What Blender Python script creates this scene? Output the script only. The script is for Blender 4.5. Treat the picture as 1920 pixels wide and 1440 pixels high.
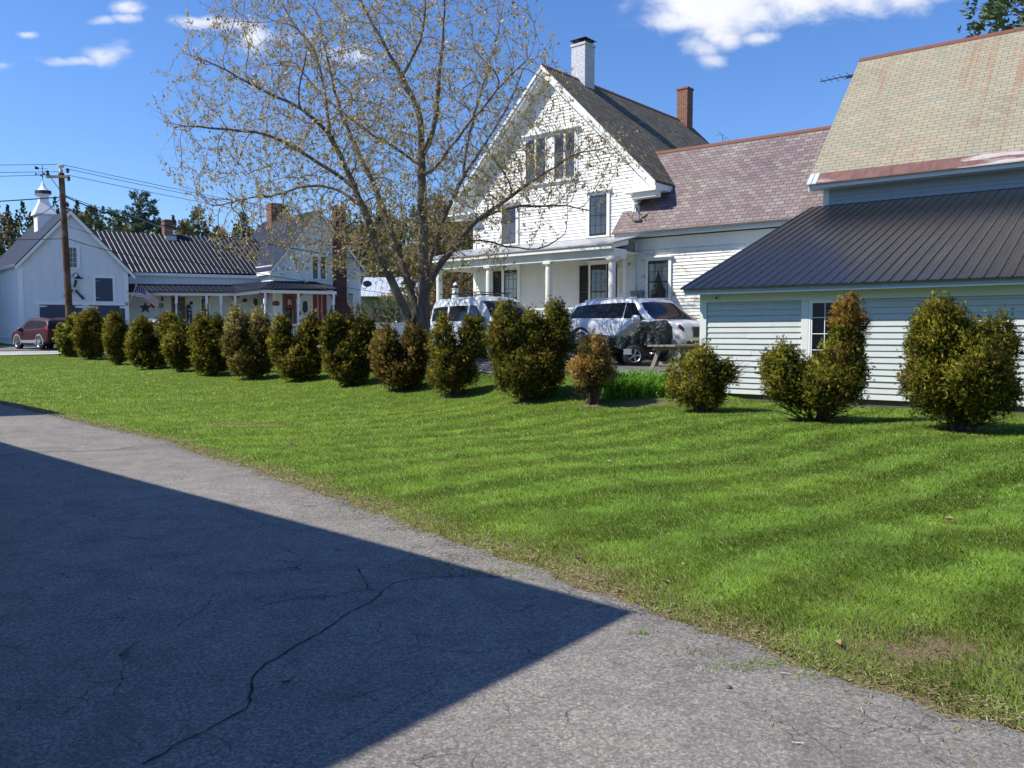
import bpy, math, random
import numpy as np
from mathutils import Vector, kdtree
R=math.radians
for o in list(bpy.data.objects): bpy.data.objects.remove(o)
sc=bpy.context.scene
# ---------------- camera, sky, sun, exposure ----------------
EYE=1.6
cam=bpy.data.cameras.new('camera'); co=bpy.data.objects.new('camera',cam); sc.collection.objects.link(co)
co.location=(0,0,EYE); co.rotation_euler=(R(90-3.4188),0,0)
cam.sensor_width=36; cam.lens=36*1540/1920; cam.clip_start=.05; cam.clip_end=3000
sc.camera=co
SUN_EL=47.0; SUN_AZ=(-.985,-.14)     # horizontal direction towards the sun
sl=bpy.data.lights.new('sun','SUN'); so=bpy.data.objects.new('sun',sl); sc.collection.objects.link(so)
sl.energy=5.0; sl.angle=R(.53); sl.color=(1,.935,.83)
a=Vector((SUN_AZ[0],SUN_AZ[1],0)).normalized()*math.cos(R(SUN_EL)); sv=Vector((a.x,a.y,math.sin(R(SUN_EL))))
so.rotation_euler=sv.to_track_quat('Z','Y').to_euler(); so.location=(-20,-5,30)
sc.view_settings.view_transform='Standard'; sc.view_settings.look='None'; sc.view_settings.exposure=0.37; sc.view_settings.gamma=1
CLOUDS=[ # direction (x/y, z/y), half sizes, strength
(.185,.425,.075,.028,1.35),(.245,.405,.09,.047,1.5),(.33,.42,.10,.046,1.5),(.41,.42,.085,.040,1.4),(.465,.41,.045,.028,1.25),(.25,.365,.025,.026,1.2),(.20,.372,.06,.014,1.05),
(.225,.345,.035,.018,.95),(.262,.352,.018,.014,1.15),(.292,.352,.025,.009,1.0),(.236,.328,.025,.012,.85),(-.52,.327,.055,.007,.92),(-.48,.333,.03,.014,1.0),
(-.375,.369,.05,.008,.95),(-.335,.366,.03,.007,.9),(-.455,.388,.024,.010,.98),(-.46,.374,.022,.008,.9),(-.49,.372,.018,.008,.8),(-.45,.407,.03,.007,.95),
(-.302,.352,.03,.024,.95),(-.63,.318,.03,.007,.95),(-.577,.357,.014,.006,.9),(-.20,.328,.04,.018,.9),(-.27,.352,.05,.02,.7)]
def build_world():
    w=bpy.data.worlds.new('World'); sc.world=w; w.use_nodes=True; nt=w.node_tree; nt.nodes.clear(); N=nt.nodes.new; Lk=nt.links.new
    sky=N('ShaderNodeTexSky'); sky.sky_type='NISHITA'; sky.sun_disc=False; sky.sun_elevation=R(SUN_EL); sky.sun_rotation=math.atan2(SUN_AZ[0],SUN_AZ[1])
    sky.altitude=200; sky.air_density=1.15; sky.dust_density=.15; sky.ozone_density=3.2
    hs=N('ShaderNodeHueSaturation'); hs.inputs['Saturation'].default_value=1.12; hs.inputs['Value'].default_value=1.0; Lk(sky.outputs[0],hs.inputs['Color'])
    tn=N('ShaderNodeMix'); tn.data_type='RGBA'; tn.blend_type='MULTIPLY'; tn.inputs['Factor'].default_value=1; Lk(hs.outputs[0],tn.inputs[6]); tn.inputs[7].default_value=(.83,.99,1.32,1)   # camera white balance of a deep blue spring sky
    tc=N('ShaderNodeTexCoord'); sep=N('ShaderNodeSeparateXYZ'); Lk(tc.outputs['Generated'],sep.inputs[0])
    def M(op,*ins):
        n=N('ShaderNodeMath'); n.operation=op
        for i,v in enumerate(ins):
            if isinstance(v,(int,float)): n.inputs[i].default_value=v
            else: Lk(v,n.inputs[i])
        return n.outputs[0]
    ym=M('MAXIMUM',sep.outputs['Y'],.05); p=M('DIVIDE',sep.outputs['X'],ym); q=M('DIVIDE',sep.outputs['Z'],ym)
    cv=N('ShaderNodeCombineXYZ'); Lk(p,cv.inputs[0]); Lk(M('MULTIPLY',q,1.7),cv.inputs[1])
    n1=N('ShaderNodeTexNoise'); n1.inputs['Scale'].default_value=17; n1.inputs['Detail'].default_value=7; n1.inputs['Roughness'].default_value=.62; n1.inputs['Distortion'].default_value=.35; Lk(cv.outputs[0],n1.inputs['Vector'])
    n2=N('ShaderNodeTexNoise'); n2.inputs['Scale'].default_value=9; n2.inputs['Detail'].default_value=4; Lk(cv.outputs[0],n2.inputs['Vector'])
    wp=M('MULTIPLY',M('SUBTRACT',n2.outputs[0],.5),.05)
    tot=None
    for (p0,q0,rx,ry,s) in CLOUDS:
        dx=M('DIVIDE',M('SUBTRACT',M('ADD',p,wp),p0),rx); dy=M('DIVIDE',M('SUBTRACT',M('ADD',q,M('MULTIPLY',wp,.5)),q0),ry)
        r2=M('ADD',M('MULTIPLY',dx,dx),M('MULTIPLY',dy,dy))
        e=M('MULTIPLY',M('EXPONENT',M('MULTIPLY',r2,-.75)),s)
        tot=e if tot is None else M('MAXIMUM',tot,e)
    den=M('ADD',tot,M('MULTIPLY',M('SUBTRACT',n1.outputs[0],.5),1.5))
    mr=N('ShaderNodeMapRange'); mr.interpolation_type='SMOOTHSTEP'; mr.inputs['From Min'].default_value=.34; mr.inputs['From Max'].default_value=1.3; Lk(den,mr.inputs['Value'])
    front=M('GREATER_THAN',sep.outputs['Y'],.06); fac=M('MULTIPLY',M('MULTIPLY',mr.outputs[0],front),M('MINIMUM',M('MULTIPLY',tot,2.0),.97))
    sh=N('ShaderNodeMapRange'); sh.inputs['From Min'].default_value=.3; sh.inputs['From Max'].default_value=.8; sh.inputs['To Min'].default_value=8.6; sh.inputs['To Max'].default_value=6.8; Lk(n2.outputs[0],sh.inputs['Value'])
    cc=N('ShaderNodeCombineXYZ'); Lk(M('MULTIPLY',sh.outputs[0],.97),cc.inputs[0]); Lk(M('MULTIPLY',sh.outputs[0],.985),cc.inputs[1]); Lk(M('MULTIPLY',sh.outputs[0],1.03),cc.inputs[2])
    mx=N('ShaderNodeMix'); mx.data_type='RGBA'; Lk(fac,mx.inputs['Factor']); Lk(tn.outputs[2],mx.inputs['A']); Lk(cc.outputs[0],mx.inputs['B'])
    bg=N('ShaderNodeBackground'); bg.inputs['Strength'].default_value=.102; Lk(mx.outputs['Result'],bg.inputs['Color'])
    out=N('ShaderNodeOutputWorld'); Lk(bg.outputs[0],out.inputs[0])
build_world()
sc.cycles.max_bounces=6; sc.cycles.diffuse_bounces=3; sc.cycles.glossy_bounces=3; sc.cycles.transparent_max_bounces=8; sc.cycles.use_denoising=True
BUSH=[(-21.07, 39.2, [(0.0, 0.66, 0.51, 0.71), (-0.31, 1.02, 0.28, 0.46), (0.23, 1.32, 0.33, 0.56)]), (-19.51, 38.03, [(0.05, 1.19, 0.72, 1.04), (-0.05, 0.47, 0.62, 0.49)]), (-16.74, 34.91, [(-0.02, 1.27, 0.45, 0.95), (0.0, 0.54, 0.45, 0.5)]), (-13.93, 31.76, [(-0.39, 1.01, 0.49, 0.95), (0.68, 1.44, 0.47, 0.68), (0.0, 0.56, 0.74, 0.56)]), (-12.15, 30.06, [(-0.04, 0.92, 0.45, 0.74), (0.04, 0.37, 0.39, 0.37)]), (-10.49, 28.72, [(-0.3, 1.23, 0.45, 0.93), (0.26, 1.19, 0.41, 0.9), (0.0, 0.54, 0.63, 0.54)]), (-8.7, 27.31, [(-0.39, 1.26, 0.44, 0.99), (0.35, 1.26, 0.44, 0.99), (0.0, 0.6, 0.74, 0.59)]), (-6.76, 25.98, [(-0.52, 1.16, 0.32, 0.89), (0.44, 1.25, 0.37, 0.88), (-0.03, 0.57, 0.69, 0.56)]), (-4.67, 23.56, [(-0.38, 1.27, 0.37, 0.83), (0.35, 1.27, 0.43, 0.8), (0.0, 0.63, 0.66, 0.58)]), (-2.95, 21.82, [(-0.4, 0.94, 0.37, 0.65), (0.35, 1.01, 0.38, 0.65), (0.0, 0.47, 0.58, 0.43)]), (-1.44, 20.51, [(-0.27, 1.35, 0.31, 0.71), (0.45, 1.41, 0.35, 0.6), (-0.05, 0.65, 0.59, 0.56)]), (0.29, 17.99, [(-0.43, 1.33, 0.42, 0.75), (0.13, 1.21, 0.4, 0.84), (0.67, 1.38, 0.36, 0.82), (0.06, 0.7, 0.84, 0.61)]), (1.7, 17.16, [(-0.09, 0.8, 0.37, 0.45), (0.01, 1.15, 0.22, 0.25), (0.16, 0.75, 0.2, 0.4)]), (3.65, 15.99, [(-0.07, 0.62, 0.54, 0.44), (0.06, 0.98, 0.27, 0.27), (0.49, 0.77, 0.21, 0.2), (0.1, 0.38, 0.46, 0.25)]), (5.37, 14.2, [(-0.6, 0.77, 0.39, 0.53), (0.41, 1.08, 0.33, 0.59), (0.41, 1.67, 0.28, 0.41), (-0.05, 0.62, 0.85, 0.42), (-0.87, 0.91, 0.17, 0.24)]), (6.97, 12.79, [(-0.36, 1.41, 0.38, 0.7), (0.59, 1.31, 0.27, 0.55), (0.0, 0.9, 0.85, 0.6), (0.11, 1.27, 0.35, 0.51), (0.46, 0.61, 0.47, 0.42)])]
LIMB={'A': [(-2.86, 24.8, 1.41), (-3.1, 24.65, 2.08), (-3.36, 24.51, 2.74), (-3.68, 24.36, 3.42), (-4.23, 24.22, 5.0), (-4.54, 24.07, 5.84), (-4.9, 23.93, 6.72), (-5.18, 23.78, 7.33), (-5.92, 23.64, 8.01), (-6.97, 23.49, 8.41), (-7.69, 23.35, 8.81), (-8.26, 23.2, 9.08)], 'B': [(-2.83, 24.8, 1.89), (-2.95, 24.94, 2.49), (-3.3, 25.08, 3.67), (-3.65, 25.22, 4.6), (-4.08, 25.36, 5.86), (-4.44, 25.5, 6.65), (-4.82, 25.64, 7.38), (-5.26, 25.78, 8.38), (-5.58, 25.92, 9.47), (-5.79, 26.06, 10.49), (-6.06, 26.2, 11.51)], 'C': [(-2.71, 24.8, 0.6), (-2.71, 24.76, 1.41), (-2.64, 24.72, 2.68), (-2.65, 24.68, 4.74), (-2.67, 24.64, 6.3), (-2.66, 24.6, 7.22), (-2.71, 24.56, 8.18), (-3.24, 24.52, 9.17), (-3.7, 24.48, 10.01), (-4.21, 24.44, 10.9), (-4.63, 24.4, 11.88)], 'C2': [(-2.67, 24.7, 6.76), (-2.44, 24.8, 7.3), (-2.27, 24.9, 7.81), (-2.21, 25.0, 8.97), (-2.07, 25.1, 10.22), (-2.01, 25.2, 11.6), (-1.95, 25.3, 12.88)], 'D': [(-2.65, 24.8, 2.69), (-2.43, 24.47, 3.27), (-1.82, 24.13, 3.99), (-1.07, 23.8, 4.88), (-0.35, 23.47, 5.29), (0.56, 23.13, 5.86), (1.43, 22.8, 6.36)], 'D3': [(-1.09, 24.2, 4.94), (-0.46, 23.8, 5.17), (0.3, 23.4, 5.24), (1.48, 23.0, 5.18), (2.18, 22.6, 4.98)], 'D2': [(-1.55, 24.5, 4.4), (-0.94, 24.27, 4.41), (-0.15, 24.05, 4.17), (0.77, 23.83, 3.99), (1.52, 23.6, 4.45)], 'E': [(-2.61, 24.8, 3.01), (-2.46, 25.07, 3.99), (-2.03, 25.33, 5.3), (-1.51, 25.6, 6.48), (-0.66, 25.87, 7.75), (0.0, 26.13, 8.96), (0.42, 26.4, 10.19)], 'E2': [(-1.5, 25.4, 6.44), (-1.32, 25.75, 7.81), (-0.91, 26.1, 9.36), (-0.5, 26.45, 10.78), (-0.25, 26.8, 12.23)], 'F': [(-4.56, 24.2, 5.86), (-5.24, 24.07, 6.37), (-5.88, 23.93, 6.72), (-6.89, 23.8, 7.34), (-8.03, 23.67, 7.41), (-8.87, 23.53, 7.45), (-9.47, 23.4, 7.49)], 'G': [(-4.37, 24.3, 5.31), (-5.01, 24.42, 5.87), (-5.66, 24.53, 6.04), (-6.32, 24.65, 5.99), (-7.07, 24.77, 5.73), (-8.15, 24.88, 5.68), (-8.67, 25.0, 5.49)], 'H': [(-5.23, 24.0, 7.39), (-5.36, 24.16, 8.18), (-5.49, 24.32, 8.99), (-5.75, 24.48, 9.95), (-6.48, 24.64, 10.77), (-6.9, 24.8, 11.59)], 'I': [(-2.7, 24.7, 6.59), (-3.5, 24.88, 7.21), (-4.35, 25.06, 7.67), (-5.15, 25.24, 8.32), (-5.99, 25.42, 9.08), (-6.59, 25.6, 9.85)], 'K': [(-3.24, 24.5, 9.16), (-2.63, 24.33, 10.05), (-2.45, 24.17, 11.04), (-2.58, 24.0, 12.01)], 'N': [(-2.61, 24.7, 6.15), (-2.04, 24.56, 6.75), (-1.4, 24.42, 7.64), (-0.93, 24.28, 8.06), (-0.46, 24.14, 8.7), (0.15, 24.0, 9.19)]}
CP=[(0.0, 0.0), (-6.0, 6.0), (6.0, 4.0), (0.0, 10.0), (-8.0, 14.0), (8.0, 9.0), (-3.0, 6.0), (12.0, 11.0), (3.0, 7.0), (-11.0, 18.0), (6.9, 12.7), (4.6, 15.0), (2.2, 17.2), (-0.5, 20.0), (-5.0, 24.5), (-9.2, 28.5), (-14.5, 33.5), (-20.0, 38.5), (-14.0, 26.0), (-22.0, 32.0), (-32.0, 34.0), (-40.0, 40.0), (1.5, 17.8), (3.6, 17.9), (3.0, 19.6), (1.0, 20.5), (5.5, 21.2), (3.0, 22.0), (5.5, 24.5), (-1.0, 26.5), (-2.9, 24.8), (1.0, 29.0), (-8.0, 34.0), (6.0, 27.0), (5.2, 18.3), (9.2, 15.2), (14.0, 12.0), (12.0, 20.0), (-22.0, 40.5), (-26.0, 43.5), (-30.0, 50.0), (-10.0, 57.0), (-12.0, 45.0), (-3.0, 46.0), (2.0, 60.0), (-45.0, 60.0), (40.0, 60.0), (-60.0, 40.0), (60.0, 20.0), (0.0, -25.0), (-30.0, 0.0), (30.0, -10.0), (-30.0, 15.0), (20.0, 80.0), (-30.0, 85.0)]
TW=[0.000147517, -0.000770575, 0.000183544, 0.00130752, 0.00222436, 0.00016179, 0.000427789, 0.000726123, -0.000982303, 0.0021892, 0.00109564, 0.0111677, -0.0460073, -0.0466944, -0.0142423, -0.00721302, -0.00377896, -0.00443863, 0.00319192, 0.00051808, -6.07647e-05, -0.000112824, 0.0332941, 0.0219754, 0.0169144, 0.0437305, 0.0157233, -0.0158828, -0.00755479, 0.00238891, 0.0188583, -0.00460505, 0.00972951, 0.00368329, -0.0399946, -0.00114357, -0.00180529, 0.00340747, 0.00579135, -0.0011322, 0.000213117, -0.000363714, -0.000831374, -0.0018168, 0.000502018, 0.000123639, 8.67937e-05, 9.38116e-05, -0.000176883, 0.000131636, 1.3111e-05, 0.000106974, -0.000430351, 4.18149e-05, -0.00011203, -0.946178, -0.00315159, 0.0169197]

# ---------------- terrain height ----------------
CPa=np.array(CP); TWa=np.array(TW)
def hgt(x,y):
    x=np.asarray(x,float); y=np.asarray(y,float); sh=np.broadcast(x,y).shape
    xc=np.clip(np.broadcast_to(x,sh),-65,65).ravel(); yc=np.clip(np.broadcast_to(y,sh),-28,85).ravel(); q=np.stack([xc,yc],1); z=np.zeros(len(q)); n=len(CPa)
    for i in range(0,len(q),20000):
        r2=((q[i:i+20000,None]-CPa[None])**2).sum(-1); z[i:i+20000]=np.where(r2>0,.5*r2*np.log(r2+1e-12),0)@TWa[:n]
    return (z+TWa[n]+q@TWa[n+1:]).reshape(sh)
def gz(x,y): return float(hgt(x,y))
rng=np.random.default_rng(7)
# ---------------- materials ----------------
MT={}
class NT:
    def __init__(s,name):
        m=bpy.data.materials.new(name); m.use_nodes=True; s.m=m; s.t=m.node_tree; s.b=s.t.nodes['Principled BSDF']; s.out=s.t.nodes['Material Output']; MT[name]=m
    def N(s,t,**k):
        n=s.t.nodes.new('ShaderNode'+t)
        for a,v in k.items():
            if a in n.inputs.keys() if isinstance(a,str) else False: s.set(n.inputs[a],v)
            else: setattr(n,a,v)
        return n
    def set(s,i,v):
        if isinstance(v,bpy.types.NodeSocket): s.t.links.new(v,i)
        else:
            if hasattr(i.default_value,'__len__') and not hasattr(v,'__len__'): v=(v,)*len(i.default_value)
            if hasattr(v,'__len__') and len(v)==3 and len(i.default_value)==4: v=tuple(v)+(1,)
            i.default_value=v
    def math(s,op,*ins):
        n=s.t.nodes.new('ShaderNodeMath'); n.operation=op
        for i,v in enumerate(ins): s.set(n.inputs[i],v)
        return n.outputs[0]
    def uv(s): return s.N('UVMap').outputs[0] if False else s.t.nodes.new('ShaderNodeTexCoord').outputs['UV']
    def pos(s): return s.t.nodes.new('ShaderNodeNewGeometry').outputs['Position']
    def noise(s,vec,scale,detail=4,rough=.5,dist=0,out=0):
        n=s.t.nodes.new('ShaderNodeTexNoise'); s.set(n.inputs['Scale'],scale); s.set(n.inputs['Detail'],detail); s.set(n.inputs['Roughness'],rough); s.set(n.inputs['Distortion'],dist)
        if vec is not None: s.t.links.new(vec,n.inputs['Vector'])
        return n.outputs[out]
    def scale(s,vec,v):
        n=s.t.nodes.new('ShaderNodeMapping'); n.inputs['Scale'].default_value=v; s.t.links.new(vec,n.inputs['Vector']); return n.outputs[0]
    def ramp(s,fac,stops,interp='LINEAR'):
        n=s.t.nodes.new('ShaderNodeValToRGB'); n.color_ramp.interpolation=interp; e=n.color_ramp.elements
        while len(e)<len(stops): e.new(.5)
        for x,(p,c) in zip(e,stops): x.position=p; x.color=(tuple(c)+(1,))[:4] if hasattr(c,'__len__') else (c,c,c,1)
        s.t.links.new(fac,n.inputs[0]); return n.outputs[0]
    def mix(s,f,a,b,mode='MIX'):
        n=s.t.nodes.new('ShaderNodeMix'); n.data_type='RGBA'; n.blend_type=mode; s.set(n.inputs['Factor'],f); s.set(n.inputs[6],a); s.set(n.inputs[7],b); return n.outputs[2]
    def bump(s,h,dist=.01,strength=1):
        n=s.t.nodes.new('ShaderNodeBump'); n.inputs['Distance'].default_value=dist; n.inputs['Strength'].default_value=strength; s.t.links.new(h,n.inputs['Height']); s.t.links.new(n.outputs[0],s.b.inputs['Normal'])
    def col(s,c): s.set(s.b.inputs['Base Color'],c); return s
    def pr(s,**k):
        for a,v in k.items(): s.set(s.b.inputs[a.replace('_',' ')],v)
        return s
def plain(name,c,rough=.6,var=.12,scale=3,metal=0,coat=0,spec=.5):
    t=NT(name); n=t.noise(t.pos(),scale,5,.6)
    t.col(t.mix(n,tuple(max(0,x*(1-var)) for x in c),tuple(min(1,x*(1+var)) for x in c))); t.pr(Roughness=rough,Metallic=metal); t.b.inputs['Coat Weight'].default_value=coat; t.b.inputs['Specular IOR Level'].default_value=spec
    return t
def paint(name,c,dirt,amt=.35,rough=.55):   # house paint: faint streaks and weathering
    t=NT(name); p=t.pos(); n=t.noise(t.scale(p,(3,3,.6)),1.2,6,.65); n2=t.noise(p,14,4,.6)
    d=t.ramp(n,[(.36,(0,0,0)),(.68,(1,1,1))]); k=t.math('MULTIPLY',d,amt*1.25); c1=t.mix(k,c,dirt); c2=t.mix(t.math('MULTIPLY',t.ramp(n2,[(.55,0),(.8,1)]),amt*.5),c1,tuple(x*.82 for x in c))
    t.col(c2).pr(Roughness=rough); t.b.inputs['Specular IOR Level'].default_value=.3; return t
def paintpeel(name,c,under):
    t=paint(name,c,tuple(x*.88 for x in c),.3); p=t.pos(); n=t.noise(t.scale(p,(1,1,2.6)),2.6,8,.72); z=t.t.nodes.new('ShaderNodeSeparateXYZ'); t.t.links.new(p,z.inputs[0])
    low=t.math('SUBTRACT',1,t.math('DIVIDE',t.math('SUBTRACT',z.outputs[2],1.0),3.0)); k=t.math('ADD',n,t.math('MULTIPLY',t.math('MAXIMUM',low,0),.1))
    src=t.b.inputs['Base Color'].links[0].from_socket; t.col(t.mix(t.ramp(k,[(.57,0),(.60,1)]),src,under))
paint('white_paint',(.80,.80,.775),(.66,.66,.62)); paint('white_trim',(.84,.84,.82),(.72,.72,.69),.25); paint('porch_white',(.78,.78,.74),(.63,.62,.57),.35)
paintpeel('old_white_paint',(.80,.80,.765),(.50,.46,.38)); paint('blue_white_paint',(.77,.785,.80),(.64,.655,.68),.4)
paint('sage_paint',(.50,.535,.515),(.45,.485,.46),.5); paint('sage_trim',(.66,.71,.665),(.57,.62,.58),.25); paint('slate_blue_paint',(.30,.36,.40),(.26,.31,.34),.3)
paint('slate_blue_trim',(.42,.50,.53),(.36,.43,.46),.3); paint('grey_trim',(.62,.67,.67),(.52,.56,.56),.25)
plain('black_sash',(.018,.016,.015),.45); plain('shutter_black',(.02,.019,.02),.5); plain('brown_sash',(.14,.07,.045),.5); plain('dark_blue_door',(.035,.05,.085),.45); plain('red_door',(.22,.012,.015),.4); plain('bright_red',(.30,.03,.035),.5)
plain('foundation',(.10,.085,.07),.9,.3); plain('black_iron',(.015,.015,.017),.4); plain('galvanised',(.45,.47,.5),.45,.15,4,.6); plain('grey_box',(.20,.23,.25),.5); plain('rust_metal',(.16,.055,.03),.75,.35,6)
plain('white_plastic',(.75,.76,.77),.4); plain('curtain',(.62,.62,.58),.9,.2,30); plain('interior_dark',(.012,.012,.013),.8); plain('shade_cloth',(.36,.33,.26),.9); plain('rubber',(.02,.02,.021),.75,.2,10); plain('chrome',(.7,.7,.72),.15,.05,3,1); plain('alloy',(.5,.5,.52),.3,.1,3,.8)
plain('white_car_paint',(.78,.785,.80),.3,.01,2,0,.4); plain('maroon_paint',(.042,.004,.007),.5,.05,2,0,0,.3); plain('silver_paint',(.45,.46,.48),.3,.05,2,.5,1); plain('black_trim',(.02,.02,.022),.5); plain('dark_glass',(.008,.009,.011),.03,.02,1); plain('amber',(.6,.16,.02),.2); plain('tail_red',(.4,.02,.02),.2); plain('plate_white',(.7,.7,.68),.5)
plain('tarp',(.012,.026,.022),.28,.3,5); plain('straw',(.42,.33,.18),.9,.3,8); plain('dead_leaf',(.30,.205,.125),.9,.3,12); plain('twig_grey',(.13,.11,.09),.9,.3,10); plain('flag_red',(.40,.03,.05),.8); plain('flag_white',(.72,.72,.72),.8); plain('flag_blue',(.02,.03,.12),.8); plain('sign_black',(.02,.022,.025),.6); plain('lantern_orange',(.5,.2,.06),.5); plain('star_metal',(.06,.07,.09),.5); plain('heart_wood',(.16,.06,.045),.7)
def glassmat():
    t=NT('window_glass'); g=t.t.nodes.new('ShaderNodeBsdfGlossy'); g.inputs['Roughness'].default_value=.02; tr=t.t.nodes.new('ShaderNodeBsdfTransparent'); fr=t.t.nodes.new('ShaderNodeFresnel'); fr.inputs['IOR'].default_value=1.6
    m=t.t.nodes.new('ShaderNodeMixShader'); t.t.links.new(t.math('ADD',fr.outputs[0],.04),m.inputs[0]); t.t.links.new(tr.outputs[0],m.inputs[1]); t.t.links.new(g.outputs[0],m.inputs[2]); t.t.links.new(m.outputs[0],t.out.inputs[0])
glassmat()
def slate(name,stops,bw,rh,mort=.012,streak=None,rough=.7,mossy=0):
    t=NT(name); uv=t.uv(); ns=t.noise(uv,1.1,2); wv=t.t.nodes.new('ShaderNodeVectorMath'); wv.operation='ADD'
    sc_=t.t.nodes.new('ShaderNodeVectorMath'); sc_.operation='SCALE'; nn=t.t.nodes.new('ShaderNodeTexNoise'); nn.inputs['Scale'].default_value=2.2; t.t.links.new(uv,nn.inputs['Vector']); t.t.links.new(nn.outputs['Color'],sc_.inputs[0]); sc_.inputs['Scale'].default_value=.035
    t.t.links.new(uv,wv.inputs[0]); t.t.links.new(sc_.outputs[0],wv.inputs[1])
    b=t.t.nodes.new('ShaderNodeTexBrick'); b.inputs['Scale'].default_value=1; b.inputs['Brick Width'].default_value=bw; b.inputs['Row Height'].default_value=rh; b.inputs['Mortar Size'].default_value=mort; b.inputs['Mortar Smooth'].default_value=.15; b.inputs['Color1'].default_value=(0,0,0,1); b.inputs['Color2'].default_value=(1,1,1,1); b.inputs['Mortar'].default_value=(.5,.5,.5,1); b.offset=.5; b.inputs['Bias'].default_value=0
    t.t.links.new(wv.outputs[0],b.inputs['Vector'])
    big=t.noise(uv,.55,4,.6); v=t.math('ADD',t.math('MULTIPLY',b.outputs['Color'],.62),t.math('MULTIPLY',t.math('SUBTRACT',big,.30),1.0))
    c=t.ramp(v,stops); fine=t.noise(uv,22,5,.65); c=t.mix(.55,c,t.ramp(fine,[(.3,(.62,.62,.62)),(.7,(1.25,1.25,1.25))]),'MULTIPLY')
    if streak:
        sn=t.noise(t.scale(uv,(2.6,.16,1)),1.0,5,.6); c=t.mix(t.math('MULTIPLY',t.ramp(sn,[(.56,0),(.68,1)]),.55),c,streak)
    if mossy:
        mn=t.noise(uv,3.5,8,.7); c=t.mix(t.math('MULTIPLY',t.ramp(mn,[(.45,0),(.6,1)]),mossy),c,(.028,.026,.018))
    c=t.mix(t.math('MULTIPLY',b.outputs['Fac'],.72),c,(.03,.027,.026)); t.col(c).pr(Roughness=rough)
    sy=t.t.nodes.new('ShaderNodeSeparateXYZ'); t.t.links.new(wv.outputs[0],sy.inputs[0]); lap=t.math('SUBTRACT',1,t.math('FRACT',t.math('DIVIDE',sy.outputs[1],rh)))
    h=t.math('ADD',t.math('MULTIPLY',t.math('SUBTRACT',1,b.outputs['Fac']),.6),t.math('ADD',t.math('MULTIPLY',lap,.7),t.math('MULTIPLY',b.outputs['Color'],.25))); t.bump(h,.018,.9)
slate('purple_slate',[(0,(.12,.092,.098)),(.3,(.17,.125,.13)),(.5,(.215,.158,.152)),(.68,(.21,.175,.172)),(.86,(.27,.235,.20)),(1,(.37,.33,.27))],.27,.165)
slate('tan_slate',[(0,(.23,.205,.15)),(.25,(.29,.255,.18)),(.45,(.335,.29,.20)),(.62,(.275,.27,.20)),(.8,(.355,.315,.215)),(1,(.36,.25,.17))],.34,.165,mort=.007,streak=(.29,.14,.07))
slate('moss_slate',[(0,(.06,.052,.036)),(.4,(.115,.10,.068)),(.7,(.165,.145,.095)),(1,(.23,.20,.13))],.34,.24,mort=.026,mossy=.55,rough=.9)
def brick(name,c1,c2,mortar,bw=.21,rh=.075):
    t=NT(name); uv=t.uv(); b=t.t.nodes.new('ShaderNodeTexBrick'); b.inputs['Scale'].default_value=1; b.inputs['Brick Width'].default_value=bw; b.inputs['Row Height'].default_value=rh; b.inputs['Mortar Size'].default_value=.008; b.inputs['Color1'].default_value=c1+(1,); b.inputs['Color2'].default_value=c2+(1,); b.inputs['Mortar'].default_value=mortar+(1,); t.t.links.new(uv,b.inputs['Vector'])
    n=t.noise(uv,9,5,.7); t.col(t.mix(.6,b.outputs['Color'],t.ramp(n,[(.3,(.55,.55,.55)),(.7,(1.3,1.25,1.2))]),'MULTIPLY')).pr(Roughness=.85); t.bump(t.math('SUBTRACT',1,b.outputs['Fac']),.008,.8)
brick('red_brick',(.26,.085,.045),(.17,.05,.03),(.28,.24,.2)); brick('dark_brick',(.11,.035,.028),(.075,.025,.02),(.10,.07,.06)); brick('white_brick',(.60,.61,.66),(.53,.54,.60),(.55,.56,.6))
def metalroof(name,c,rough=.3,spec=.5,dirt=(.08,.06,.05),amt=.4,coat=0):
    t=NT(name); uv=t.uv(); n=t.noise(uv,1.3,6,.65); n2=t.noise(t.scale(uv,(7,.5,1)),1,3); sp=t.noise(uv,9,3,.7)
    col=t.mix(t.math('MULTIPLY',t.ramp(n,[(.4,0),(.75,1)]),amt),c,dirt); col=t.mix(t.ramp(sp,[(.76,0),(.79,.35)]),col,(.4,.38,.35))
    t.col(col).pr(Roughness=t.ramp(n2,[(.3,rough*.8),(.8,min(1,rough*1.3))])); t.b.inputs['Specular IOR Level'].default_value=spec; t.b.inputs['Coat Weight'].default_value=coat; t.b.inputs['Coat Roughness'].default_value=.12; t.bump(t.noise(uv,1.2,2),.003,.25)
metalroof('black_metal_roof',(.015,.018,.023),.26,.4,(.019,.018,.019),.5,.15); metalroof('blue_metal_roof',(.03,.045,.085),.5,.22,(.035,.045,.07),.4,0); metalroof('navy_metal_roof',(.018,.030,.062),.55,.06,(.02,.03,.05),.4,0); metalroof('dark_metal_roof',(.009,.013,.024),.55,.15,(.02,.02,.025),.3,0); plain('glossy_rib',(.016,.021,.032),.40,.1,3,.22,.05,.4)
metalroof('pale_metal_roof',(.52,.56,.62),.4,.5,(.35,.38,.4),.5); metalroof('porch_metal_roof',(.34,.36,.38),.4,.5,(.25,.25,.25),.5)
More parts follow.
